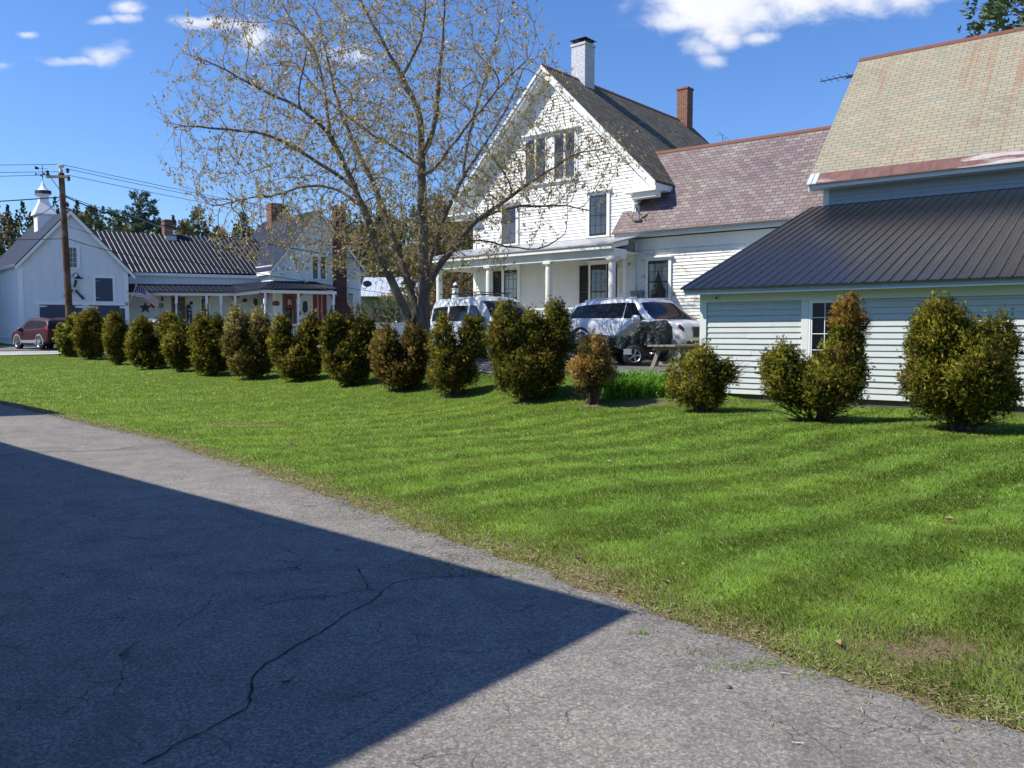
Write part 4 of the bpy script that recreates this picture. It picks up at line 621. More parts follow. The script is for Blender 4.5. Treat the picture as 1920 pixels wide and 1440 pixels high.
def dryness(x,y):
    d=seg_dist(x,y,EDGE); k=np.clip(1-(d-.0)/(.35+.7*vnoise(x,y,1.3,3)**1.5),0,1)*(.45+.6*vnoise(x,y,2.1,5)); k=np.where(d<0,.75,k)
    for (cx,cy,rx,ry,s) in ((-5.0,15.6,1.1,.35,.9),(-14.5,21.6,.9,.5,.6),(2.05,4.05,.5,.4,.9),(2.6,3.7,.6,.5,.8),(4.6,17.6,1.3,.22,.55),(2.8,17.2,1.2,.4,.8),(8.2,14.6,3,.22,.5),(5.4,14.1,.6,.25,.6),(7,12.7,.6,.25,.6),(3.6,15.9,.5,.25,.6)):
        k=np.maximum(k,s*np.exp(-((x-cx)/rx)**2-((y-cy)/ry)**2)*(.6+.7*vnoise(x,y,5,9)))
    for (bx,by) in HEDGE: k=np.maximum(k,.8*np.exp(-((x-bx)/.5)**2-((y-by+.1)/.32)**2)*(.5+.8*vnoise(x,y,5,9)))
    return np.clip(k,0,1)
def grid_axis(parts): return np.unique(np.concatenate([np.arange(a,b,s) for a,b,s in parts]+[[parts[-1][1]]]))
def ground_sheet():
    xs=grid_axis([(-420,-70,50),(-70,-20,2.5),(-20,12,.3),(12,70,2.5),(70,420,50)]); ys=grid_axis([(-60,-4,4),(-4,26,.3),(26,90,2),(90,500,40)])
    X,Y=np.meshgrid(xs,ys); Z=hgt(X,Y); Z=Z+(vnoise(X,Y,.9,1)-.5)*.035*((Y>3)&(Y<40)); dr=seg_dist(X,Y,EDGE)<0; Z=np.where(dr&(Y<40),hgt(X,Y)-.03,Z); n,m=X.shape
    V=np.stack([X.ravel(),Y.ravel(),Z.ravel()],1); i=np.arange(n*m).reshape(n,m); Q=np.stack([i[:-1,:-1],i[:-1,1:],i[1:,1:],i[1:,:-1]],-1).reshape(-1,4)
    o=npmesh('ground',V,Q,[],'lawn_soil',smooth=True); at=o.data.attributes.new('dry','FLOAT','POINT'); at.data.foreach_set('value',dryness(X,Y).ravel().astype(np.float32)); tag(o,'green mown lawn ground','lawn',kind='structure')
ground_sheet()
def strip(name,mat,P0,P1,off,label,nu=60,nv=8,crown=0):   # a sheet between two polylines of equal length
    P0=np.array(P0,float); P1=np.array(P1,float); 
    def rs(P): 
        d=np.concatenate([[0],np.cumsum(np.hypot(*np.diff(P,axis=0).T))]); t=np.linspace(0,d[-1],nu); return np.stack([np.interp(t,d,P[:,0]),np.interp(t,d,P[:,1])],1)
    A,B=rs(P0),rs(P1); f=np.linspace(0,1,nv)[None,:,None]; G=A[:,None]*(1-f)+B[:,None]*f; Z=hgt(G[...,0],G[...,1])+off
    V=np.concatenate([G,Z[...,None]],-1).reshape(-1,3); i=np.arange(nu*nv).reshape(nu,nv); Q=np.stack([i[:-1,:-1],i[:-1,1:],i[1:,1:],i[1:,:-1]],-1).reshape(-1,4); o=npmesh(name,V,Q,[],mat,smooth=True); return tag(o,label,kind='structure')
def driveway():
    # fine asphalt sheet bounded by the ragged lawn edge
    E=[]; 
    for (ax,ay),(bx,by) in zip(EDGE[1:-1],EDGE[2:]):
        L=math.hypot(bx-ax,by-ay); n=max(2,int(L/.12))
        for i in range(n): E.append((ax+(bx-ax)*i/n,ay+(by-ay)*i/n))
    E=np.array(E); T=np.gradient(E,axis=0); T/=np.linalg.norm(T,axis=1)[:,None]; Nn=np.stack([-T[:,1],T[:,0]],1)
    jit=(vnoise(E[:,0],E[:,1],.7,2)-.5)*.20+(vnoise(E[:,0],E[:,1],3.1,12)-.5)*.10+(vnoise(E[:,0],E[:,1],9,4)-.5)*.13; E=E+Nn*jit[:,None]
    w=np.array([0,.06,.2,.5,1.0,1.8,3,4.5,6.5,9,14,22,34]); D=np.array([-.767,-.64]); dirn=-Nn*.5+D*.5; dirn=np.where((w[None,:,None]<2),-Nn[:,None,:],D[None,None,:]*.9-Nn[:,None,:]*.1)
    G=E[:,None]+dirn*w[None,:,None]; Z=hgt(G[...,0],G[...,1])+.012; Z[:,0]-=.03
    n,m=Z.shape; V=np.concatenate([G,Z[...,None]],-1).reshape(-1,3); i=np.arange(n*m).reshape(n,m); Q=np.stack([i[:-1,:-1],i[:-1,1:],i[1:,1:],i[1:,:-1]],-1).reshape(-1,4); o=npmesh('driveway',V,Q,[],'asphalt',smooth=True); tag(o,'weathered cracked asphalt driveway','driveway',kind='structure')
driveway()
def gpx(px,py):   # ground point seen at a photo pixel (used for measured crack lines)
    F=1540.; ph=math.atan(92/F); d=(px-960, F*math.cos(ph)+(720-py)*math.sin(ph), -F*math.sin(ph)+(720-py)*math.cos(ph)); t=-EYE/d[2]; return (d[0]*t,d[1]*t)
CRACKS=[([(-.92,2.93),(-.78,3.05),(-.72,3.18),(-.6,3.25)],.012)]
def cracks():
    mb=MB(); r=random.Random(3)
    L=[([(270,1440),(330,1405),(400,1365),(462,1335),(470,1310),(468,1285),(490,1255),(540,1225),(600,1190),(650,1155),(690,1135),(715,1115)],.012),([(715,1115),(740,1095),(800,1085),(880,1083),(960,1085)],.009),([(715,1115),(690,1108),(640,1118),(600,1125),(540,1130),(490,1140)],.008),([(690,1108),(680,1085),(672,1070)],.010),([(0,858),(60,850),(140,848),(200,845),(250,838)],.022),([(430,950),(470,975),(520,990),(560,1000)],.007),([(500,1440),(560,1415),(640,1390),(720,1350),(800,1300),(860,1260)],.0035),([(330,1180),(380,1150),(400,1120),(430,1110)],.005)]
    for pts,w in L:
        P=[gpx(*p) for p in pts]; Q=[]
        for (ax,ay),(bx,by) in zip(P[:-1],P[1:]):
            n=max(3,int(math.hypot(bx-ax,by-ay)/.05))
            for i in range(n): Q.append((ax+(bx-ax)*i/n+r.uniform(-.012,.012),ay+(by-ay)*i/n+r.uniform(-.012,.012)))
        Q.append(P[-1]); W=[w*r.uniform(.35,1.1) for _ in Q]
        for i in range(len(Q)-1):
            dx,dy=Q[i+1][0]-Q[i][0],Q[i+1][1]-Q[i][1]; l=math.hypot(dx,dy)+1e-6; nx,ny=-dy/l,dx/l; z=lambda p:gz(*p)+.0165
            a,b=Q[i],Q[i+1]; mb.face([(a[0]+nx*W[i]/2,a[1]+ny*W[i]/2,z(a)),(a[0]-nx*W[i]/2,a[1]-ny*W[i]/2,z(a)),(b[0]-nx*W[i+1]/2,b[1]-ny*W[i+1]/2,z(b)),(b[0]+nx*W[i+1]/2,b[1]+ny*W[i+1]/2,z(b))])
    tag(mb.build('driveway_cracks','crack_dark'),'dark cracks running across the asphalt driveway',kind='structure')
cracks()
strip('parking_pad','pad_asphalt',[(-3.2,25.6),(-1.2,23.2),(1,20.4),(3.2,18.95),(4.6,18.4)],[(-6,31.5),(-3,30.6),(1,29),(4,26.5),(6.2,25.0)],.03,'asphalt parking area in front of the farmhouse',60,30)
strip('side_drive','pale_concrete',[(-60,42.8),(-24,38.5),(-21.6,39.9),(-19.3,42)],[(-60,46.5),(-26,41.6),(-23.5,41.8),(-21,44)],.03,'pale gravel strip at the end of the lawn',60,6)
strip('street','street_asphalt',[(-70,44),(-26,42.2),(-20,43),(-12,46),(0,57),(25,90)],[(-70,50),(-30,48.4),(-24,49),(-16,51.5),(-6,62),(19,95)],.035,'asphalt street and yard in front of the neighbouring house',60,8)
# grass blades
def grass():
    N=420000; C=[]
    d=3.2*np.exp(rng.random(N*3)*math.log(46/3.2)); th=(rng.random(N*3)-.5)*2*R(35.5); x=d*np.sin(th); y=d*np.cos(th)
    keep=rng.random(N*3)<np.minimum(1,(d/6.)**-.25); x,y=x[keep],y[keep]; e=seg_dist(x,y,EDGE)
    hd=seg_dist(x,y,HEDGE)    # side of hedge: keep lawn up to the shed
    dry=dryness(x,y); lim=-.02-.10*(vnoise(x,y,6,8)>.72)*vnoise(x,y,2,6)
    ok=(e>lim+(vnoise(x,y,5,2)-.5)*.12)&(rng.random(len(x))>dry*.93)
    S=Vector((0,0,0)); sx=(x-SP[0])*u[0]+(y-SP[1])*u[1]; sw=(x-SP[0])*w_[0]+(y-SP[1])*w_[1]; ok&=~((sw>-.12)&(sx>-.3)); pad=(y>17.6)&(x>-2.5)&(hd*0+((x-4.33)*w_[0]+(y-18.8)*w_[1])>-1.6)&(x<4.6); ok&=~pad; ok&=~((y>38.0+(x+24)*.3)&(x<-19))&(y<40)
    x,y,dry=x[ok],y[ok],dry[ok]
    # sprigs growing in the driveway cracks
    sp=[]
    for (px,py,n,s) in ((600,815,160,.5),(720,870,260,.45),(760,890,160,.4),(810,925,200,.3),(830,915,120,.3),(690,950,90,.2),(740,995,90,.2),(690,965,120,.3),(1200,1192,40,.05),(1310,1228,50,.07),(1390,1255,90,.1),(1440,1248,60,.07),(1510,1270,60,.09),(880,1080,160,.2),(800,1060,140,.25),(470,850,60,.3),(560,860,80,.3),(1000,1005,40,.1),(950,1075,80,.12)):
        c=gpx(px,py); sp.append(np.stack([c[0]+rng.normal(0,s,n),c[1]+rng.normal(0,s*.35,n)],1))
    sp=np.concatenate(sp); m0=len(x); x=np.concatenate([x,sp[:,0]]); y=np.concatenate([y,sp[:,1]]); dry=np.concatenate([dry,np.full(len(sp),.35)])
    n=len(x); d=np.hypot(x,y); z=hgt(x,y)+(vnoise(x,y,.9,1)-.5)*.035; z[m0:]=hgt(x[m0:],y[m0:])+.01
    q=x*-.58+y*.81; q2=q+(vnoise(x,y,.35,11)-.5)*.8+(vnoise(x,y,1.7,13)-.5)*.25; band=np.tanh(2.2*np.sin(q2*2*math.pi/1.0))*np.clip((x+6)/9+.2,.15,1)*np.clip(1.6-d/26,.25,1)*(.45+.9*vnoise(x,y,.9,51)); patch=vnoise(x,y,.8,21); tuft=vnoise(x,y,3.2,22)
    h=(.024+.024*rng.random(n))*(.7+.7*tuft)*(1-.45*dry); h[m0:]=.015+.025*rng.random(n-m0); near=np.clip((6-d)/4,0,1); h*=1+.25*near
    wd=np.clip(.0022+.00055*d,.0026,.02)*(.7+.6*rng.random(n)); wd[m0:]*=.9
    az=rng.random(n)*6.283; lean=.55+1.0*rng.random(n); st=.8*band*(.5+.8*vnoise(x,y,.5,17))
    lx=np.cos(az)*lean*.8+st*.81*.6; ly=np.sin(az)*lean*.8+st*.58*.6
    fx=rng.random(n)*6.283; tx,ty=np.cos(fx),np.sin(fx)
    V=np.empty((n,5,3),np.float32); b=np.stack([x,y,z-.004],1); t=np.stack([tx,ty,np.zeros(n)],1)*wd[:,None]*.5
    V[:,0]=b-t; V[:,1]=b+t; mid=b+np.stack([lx*h*.28,ly*h*.28,h*.62],1); V[:,2]=mid+t*.8; V[:,3]=mid-t*.8; V[:,4]=b+np.stack([lx*h*.95,ly*h*.95,h*.98],1)
    i=np.arange(n)*5; Q=np.stack([i,i+1,i+2,i+3],1); T=np.stack([i+3,i+2,i+4],1)
    g=rng.random(n)[:,None]; col=np.array([.105,.215,.02])*(1-g)+np.array([.27,.44,.06])*g; yel=np.clip((patch-.45)*1.3,0,1)[:,None]; col=col*(1-yel*.5)+np.array([.34,.46,.06])*yel*.5
    stripe_sheen=(.5+.5*np.clip(band*1.3,-1,1))[:,None]; col=col*(.66+.50*stripe_sheen); pale=(rng.random(n)<.10)[:,None]; col=np.where(pale,np.array([.42,.52,.17])*(.7+.5*rng.random((n,1))),col); col*=(.72+.56*vnoise(x,y,4.5,41))[:,None]; str_=(rng.random(n)<.04+.6*dry)[:,None]; col=np.where(str_,np.array([.34,.27,.14])*(.6+.6*rng.random((n,1))),col)  # mowing stripes: sheen of the leaning blades is also multiplied into their colour
    Nv=np.stack([lx*.22,ly*.22,np.ones(n)],1); Nv/=np.linalg.norm(Nv,axis=1)[:,None]; Nv=np.repeat(Nv,5,0); V=V.reshape(-1,3); Q=wind(V,Q,Nv); T=wind(V,T,Nv)
    o=npmesh('grass',V,Q,T,'grass_blade',None,np.repeat(col,5,0)); foliage_normals(o,Nv); tag(o,'short mown green grass covering the lawn','grass',kind='stuff')
grass()
def thatch():      # dry clippings and grit along the lawn edge
    n=16000; t=rng.random(n)**1.2; pts=np.array(EDGE[3:15],float); L=np.concatenate([[0],np.cumsum(np.hypot(*np.diff(pts,axis=0).T))]); dd=L[-1]*(1-t*.999); x=np.interp(dd,L,pts[:,0]); y=np.interp(dd,L,pts[:,1]); off=rng.normal(.06,.13,n)+np.where(rng.random(n)<.12,-rng.random(n)**2*.9,0); x=x+off*.72; y=y+off*.62
    z=hgt(x,y)+np.where(seg_dist(x,y,EDGE)<.05,.017,.022)+rng.random(n)*.008; a=rng.random(n)*6.283; l=(.005+.016*rng.random(n)**1.5); w=.0006+.00035*np.hypot(x,y); d=np.stack([np.cos(a),np.sin(a),rng.normal(0,.12,n)],1)*l[:,None]; s=np.stack([-np.sin(a),np.cos(a),0*a],1)*w[:,None]; p=np.stack([x,y,z],1)
    V=np.stack([p-d-s,p+d-s,p+d+s,p-d+s],1).reshape(-1,3); c=np.array([[.42,.34,.19],[.34,.26,.14],[.5,.43,.28],[.2,.17,.08],[.22,.3,.06]])[rng.integers(0,5,n)]*(.6+.6*rng.random((n,1))); tag(npmesh('dry_clippings',V,np.arange(4*n).reshape(-1,4),[],'far_leaf',None,np.repeat(c,4,0)),'dry grass clippings scattered along the lawn edge','clippings',kind='stuff')
thatch()
# ---------------- shrubs ----------------
def sprays(P,Nrm,size,colf,r,spread=.9,leaf=5,wf=.13,up=.45):   # fans of narrow leaflets at points P pointing roughly along Nrm
    n=len(P); A=Nrm+np.array([0,0,up])+r.normal(0,.35,(n,3)); A/=np.linalg.norm(A,axis=1)[:,None]
    B=np.cross(A,r.normal(0,1,(n,3))); B/=np.linalg.norm(B,axis=1)[:,None]+1e-9; C=np.cross(A,B)
    V=np.empty((n,leaf,4,3),np.float32); s=size*(.65+.7*r.random(n))
    for k in range(leaf):
        ph=((k/(leaf-1))-.5)*2*spread+r.normal(0,.12,n); L=s*(1-.35*np.abs(k/(leaf-1)-.5)*2)*(.8+.4*r.random(n)); d=A*np.cos(ph)[:,None]+B*np.sin(ph)[:,None]; side=np.cross(d,C); side=side*.8+C*r.normal(0,.5,(n,1)); side/=np.linalg.norm(side,axis=1)[:,None]
        o=P+d*(L*.08)[:,None]; w=(s*wf)[:,None]; V[:,k,0]=o; V[:,k,1]=o+d*(L*.55)[:,None]+side*w; V[:,k,2]=o+d*L[:,None]+C*(L*.12*r.normal(0,1,n))[:,None]; V[:,k,3]=o+d*(L*.55)[:,None]-side*w
    col=colf(P,n); return V.reshape(-1,3),np.repeat(col,leaf*4,0)
def lobe_points(lobes,dens,r,rough=.2):   # clump points near the surface of a union of ellipsoids (x,z,rx,rz; depth radius ~ rx)
    out=[];nr=[]; big=lobes; lobes=[]
    for (cx,cz,rx,rz) in big:
        rx*=(.95 if max(l[2] for l in big)>.55 or cz<0 else 1.0); rz*=.92; lobes.append((cx,0,cz,rx*.72,rx*.68,rz*.80)); n=int(26+34*rx*rz/.35)
        for k in range(n):
            v=r.normal(0,1,3); v/=np.linalg.norm(v); q=.66+.16*r.random(); s=(.15+.20*r.random()**1.4)*min(rx,rz,.62); tp=1-.42*max(v[2],0); q+=.14*r.random()*(v[2]>.1); lobes.append((cx+v[0]*rx*q*tp,v[1]*rx*.92*q*tp,cz+v[2]*rz*q,s,s,s*(1.15+.9*r.random())))
    for (cx,cy,cz,rx,ry,rz) in lobes:
        n=int(dens*.95*4*math.pi*((rx*rz+rx*ry+ry*rz)/3)); v=r.normal(0,1,(n,3)); v/=np.linalg.norm(v,axis=1)[:,None]; k=1+r.normal(0,rough,n)*.55-np.abs(r.normal(0,.16,n)); p=np.stack([cx+v[:,0]*rx*k,cy+v[:,1]*ry*k,cz+v[:,2]*rz*k],1); nn=v/np.array([rx,ry,rz]); nn/=np.linalg.norm(nn,axis=1)[:,None]; out.append(p); nr.append(nn)
    P=np.concatenate(out); Nn=np.concatenate(nr); keep=np.ones(len(P),bool)
    for (cx,cy,cz,rx,ry,rz) in lobes:
        q=((P[:,0]-cx)/rx)**2+((P[:,1]-cy)/ry)**2+((P[:,2]-cz)/rz)**2; keep&=(q>.5)
    hole=vnoise(P[:,0]*1.0+P[:,1]*.7+9,P[:,2]+P[:,1]*.5,5.5,int(r.integers(99)))*.6+vnoise(P[:,0]-P[:,1],P[:,2],2.6,int(r.integers(99)))*.5; keep&=hole>.33
    return P[keep],Nn[keep]
BINFO=[ # label, tint
('yellow-green leafy bush beside the utility pole at the far end of the hedge row','yel'),('narrow upright dark cedar bush next to the yellow-green leafy bush','mid'),('slim straight cedar bush in front of the carriage barn doors','mid'),('broad twin-topped cedar bush behind a small round one, below the star','mid'),('smallest rounded cedar bush, standing forward below the welcome sign','dark'),('upright dense cedar bush in front of the wing porch door','mid'),('wide cedar bush with pale wispy dry top, below the porch corner','pale'),('cedar bush with two separate peaks and a notch, below the porch stairs','mid'),('tall bushy cedar in front of the red brick chimney','dark'),('low cedar bush with bronze tint at the foot of the budding tree','bronze'),('open cedar bush with a see-through gap in front of the white van','mid'),('largest many-peaked cedar bush of the row, between van and white suv','dark'),('dead orange-brown cedar bush beside the bed of daylilies','dead'),('low round cedar bush with a side sprig at the shed corner','bright'),('lopsided cedar bush with one bronze-topped column before the shed window','bright'),('massive cedar bush nearest the camera against the shed wall','bright')]
def shrub(i):
    (bx,by,lobes),(label,tint)=BUSH[i],BINFO[i]; r=np.random.default_rng(100+i); d=math.hypot(bx,by); z=gz(bx,by)-.02
    root=empty('cedar_bush' if tint!='yel' else 'leafy_bush',(bx,by,z),label,'bush','bushes of the hedge row along the lawn')
    H=max(l[1]+l[3] for l in lobes); ncl=10+44*min(1,15/d)
    P,Nn=lobe_points(lobes,ncl*2.0,r,.22); cs=.052 if d<22 else .082
    # clumps: each clump gets several sprays
    k=21; CP_=np.repeat(P,k,0); CN=np.repeat(Nn,k,0); cl=np.repeat(r.random(len(P)),k); off=r.normal(0,1,CP_.shape)*np.array([.05,.05,.07])*(1 if d<22 else 1.35); PP=CP_+off+CN*(r.random((len(CP_),1))-.35)*.07
    Wd=max(abs(l[0])+l[2] for l in lobes); zt=np.clip(PP[:,2]/(.42*H),0,1); rr_=np.hypot(PP[:,0],PP[:,1]*1.2); ok=(PP[:,2]>.07+.28*H*(r.random(len(PP))**1.6))&(rr_<Wd*(.60+.46*zt**.8)*(.9+.25*r.random(len(PP)))); ok|=(zt>=1); PP,CN,cl=PP[ok],CN[ok],cl[ok]
    T={'mid':((.058,.07,.015),(.43,.36,.065)),'dark':((.05,.065,.015),(.38,.335,.06)),'bright':((.058,.08,.016),(.45,.405,.065)),'bronze':((.11,.095,.028),(.38,.26,.085)),'pale':((.12,.115,.035),(.34,.29,.11)),'dead':((.30,.18,.055),(.64,.43,.17)),'yel':((.13,.15,.03),(.40,.40,.07))}[tint]
    def colf(p,n):
        g=(np.clip(r.normal(.40,.22,n)+(cl-.5)*.8,0,1)**1.25)[:,None]; c=np.array(T[0])*(1-g)+np.array(T[1])*g
        br=((vnoise(p[:,0]+i,p[:,2]+p[:,1],2.6,30+i)>.73)&(r.random(n)<.45))[:,None]
        if tint!='dead': c=np.where(br,np.array([.26,.165,.055])*(.6+.7*g),c)
        else: c=np.where((p[:,2:3]<H*.30)|((p[:,0:1]<-.05)&(p[:,2:3]>.75*H)),np.array([.13,.115,.045])*(.5+g),c)
        if i==14: c=np.where((p[:,2:3]>H*.80)&(r.random((n,1))<.8),np.array([.36,.21,.06])*(.6+.6*g),c)
        if i==6: c=np.where((p[:,2:3]>H*.72)&(r.random((n,1))<.7),np.array([.42,.35,.17])*(.6+.6*g),c)
        return c
    V,col=sprays(PP,CN,cs*1.15,colf,r,.75,5,.10 if tint!='yel' else .3); Q=np.arange(len(V)).reshape(-1,4); Nv=CN*.8+r.normal(0,.35,CN.shape)+np.array([0,0,.15]); Nv/=np.linalg.norm(Nv,axis=1)[:,None]; Nv=np.repeat(Nv,len(V)//len(PP),0); Q=wind(V,Q,Nv)
    foliage_normals(npmesh('foliage',V,Q,[],'shrub_leaf',root,col),Nv)
    # stems and bare twigs
    mb=MB(); rr=random.Random(i); ns=9 if d<22 else 6
    for s in range(ns):
        l=lobes[s%len(lobes)]; tx,tz=l[0]+rr.uniform(-.5,.5)*l[2],l[1]+l[3]*rr.uniform(.1,.7); ty=rr.uniform(-.5,.5)*l[2]; b=(rr.uniform(-.10,.10),rr.uniform(-.10,.10),-.05); m=(b[0]*.5+tx*.35+rr.uniform(-.06,.06),ty*.35+b[1]*.5,tz*.42); mb.tube([b,m,(tx,ty,tz)],[.035,.024,.008],6,False)
    for s in range(120 if d<22 else 40):
        l=lobes[rr.randrange(len(lobes))]; a=rr.uniform(0,6.28); zz=rr.uniform(.05,.55*H); k=rr.uniform(.35,.95); e=(l[0]+math.cos(a)*l[2]*k,math.sin(a)*l[2]*.9*k,min(zz+rr.uniform(0,.3),l[1]+l[3]*.9)); b=(l[0]*.4+rr.uniform(-.05,.05),rr.uniform(-.06,.06),zz*.5); mb.tube([b,tuple((p+q)/2+rr.uniform(-.05,.05) for p,q in zip(b,e)),e],[.010,.007,.003],4,False)
    if i in (15,13,14):
        for s in range(70):
            l=lobes[1] if i==15 else lobes[2]; c=(l[0]+l[2]*rr.uniform(.3,.8),rr.uniform(-.2,.2),l[1]-l[3]*rr.uniform(-.3,.6)); mb.tube([c,(c[0]+rr.uniform(.05,.3),c[1]+rr.uniform(-.15,.15),c[2]+rr.uniform(-.1,.3))],[.005,.002],4,False)
    mb.build('stems','shrub_bark',root)
for i in range(len(BUSH)): shrub(i)
# ---------------- trees ----------------
def tube_edges(A,B,ra,rb,n):
    d=B-A; L=np.linalg.norm(d,axis=1)[:,None]+1e-9; d=d/L; ref=np.where(np.abs(d[:,2:3])<.9,np.array([[0,0,1.]]),np.array([[1.,0,0]])); x=np.cross(d,ref); x/=np.linalg.norm(x,axis=1)[:,None]; y=np.cross(d,x); m=len(A); V=np.empty((m,2,n,3),np.float32)
    for k in range(n):
        o=x*math.cos(6.28319*k/n)+y*math.sin(6.28319*k/n); V[:,0,k]=A-d*ra[:,None]*.25+o*ra[:,None]; V[:,1,k]=B+d*rb[:,None]*.25+o*rb[:,None]
    b=(np.arange(m)*2*n)[:,None]; k=np.arange(n)[None]; k2=(k+1)%n; Q=np.stack([b+k,b+k2,b+n+k2,b+n+k],-1).reshape(-1,4); return V.reshape(-1,3),Q
def join(parts):
    V=[];Q=[];o=0
    for v,q in parts: V.append(v); Q.append(q+o); o+=len(v)
    return np.concatenate(V),np.concatenate(Q)
def grow(nodes,parent,attr,di,dk,step,iters,r,wig=.18):
    nodes=[Vector(p) for p in nodes]; parent=list(parent); attr=[Vector(a) for a in attr]; kids={}; stuck=set()
    for it in range(iters):
        kd=kdtree.KDTree(len(nodes))
        for i,p in enumerate(nodes): kd.insert(p,i)
        kd.balance(); pull={}; rest=[]
        for a in attr:
            co_,idx,dist=kd.find(a)
            if dist<dk or idx in stuck: continue
            rest.append(a)
            if dist<di: pull.setdefault(idx,[]).append((a-co_).normalized())
        attr=rest
        if not pull: break
        for idx,vs in pull.items():
            d=Vector((0,0,.06))
            for v in vs: d+=v
            if parent[idx]>=0: d+=(nodes[idx]-nodes[parent[idx]]).normalized()*.5*len(vs)
            d=d.normalized()+Vector((r.gauss(0,wig),r.gauss(0,wig),r.gauss(0,wig))); q=nodes[idx]+d.normalized()*step
            if any((q-nodes[c]).length<step*.55 for c in kids.get(idx,())) or len(kids.get(idx,()))>=4: stuck.add(idx); continue
            kids.setdefault(idx,[]).append(len(nodes)); nodes.append(q); parent.append(idx)
    return np.array([tuple(p) for p in nodes]),np.array(parent)
def radii(parent,tip,e,fixed):
    n=len(parent); w=np.zeros(n); kids=np.zeros(n,int)
    for i in range(n):
        if parent[i]>=0: kids[parent[i]]+=1
    for i in range(n-1,-1,-1):
        if kids[i]==0: w[i]=max(w[i],tip**e)
        if parent[i]>=0: w[parent[i]]+=w[i]
    return w**(1/e),kids
def branch_mesh(name,N,P,rad,mat,root,rmin,rmax,base):
    i=np.where(P>=0)[0]; A=N[P[i]]-base; B=N[i]-base; rb=rad[i]; ra=np.minimum(rad[P[i]],rb*1.35); parts=[]
    for lo,hi,n in ((.06,9,10),(.018,.06,6),(0,.018,3)):
        m=(rb>=lo)&(rb<hi)&(rb>=rmin)&(rb<rmax)
        if m.any(): parts.append(tube_edges(A[m],B[m],ra[m],rb[m],n))
    V,Q=join(parts); return npmesh(name,V,Q,[],mat,root,smooth=True)
def buds(name,N,P,kids,rad,root,base,per,size,cols,r,mat='bud_leaf',thr=.012,droop=.7,clus=False):
    i=np.where((P>=0)&(rad<thr))[0]; i=i[r.random(len(i))<.55] if clus else i; i=np.repeat(i,per); A=N[P[i]]; B=N[i]; t=r.random((len(i),1)) if not clus else np.repeat(r.random((len(i)//per,1)),per,0); p=A*(1-t)+B*t-base+r.normal(0,.018 if clus else .03,(len(i),3))
    keep=r.random(len(i))<np.where(kids[i]==0,.9,.62); p=p[keep]; n=len(p); d=r.normal(0,.55,(n,3)); d[:,2]-=droop; d/=np.linalg.norm(d,axis=1)[:,None]; s=np.cross(d,r.normal(0,1,(n,3))); s/=np.linalg.norm(s,axis=1)[:,None]; L=(size*(.5+r.random(n)))[:,None]; w=L*.26
    V=np.stack([p,p+d*L*.5+s*w,p+d*L,p+d*L*.5-s*w],1).reshape(-1,3); c=np.array(cols)[r.integers(0,len(cols),n)]*(.6+.7*r.random((n,1))); return npmesh(name,V,np.arange(len(V)).reshape(-1,4),[],mat,root,np.repeat(c,4,0))
def twigs(N,P,nf,r):     # straight, slightly rising side twigs on every thin branch
    n0=len(N); kids=np.zeros(n0,int); np.add.at(kids,P[P>=0],1); NN=[N];PP=[P]; cnt=n0; idx=np.where((np.arange(n0)>=nf)|(r.random(n0)<.35))[0]
    for i in idx:
        if P[i]<0: continue
        d=N[i]-N[P[i]]; d/=np.linalg.norm(d)+1e-9
        for _ in range(2 if kids[i]==0 else (1 if r.random()<.85 else 0)):
            v=r.normal(0,1,3); v-=d*v.dot(d); v/=np.linalg.norm(v)+1e-9; t=d*(.75 if kids[i] else 1.2)+v*(.8 if kids[i] else .45)+np.array([0,0,.45]); t/=np.linalg.norm(t); L=.22+.42*r.random(); m=3; pr=i; p=N[i].copy(); pts=[]
            for k in range(m): t=t+np.array([0,0,.07])+r.normal(0,.06,3); t/=np.linalg.norm(t); p=p+t*L/m; pts.append(p.copy())
            NN.append(np.array(pts)); PP.append(np.array([pr]+[cnt+j for j in range(m-1)])); cnt+=m
    return np.concatenate(NN),np.concatenate(PP)
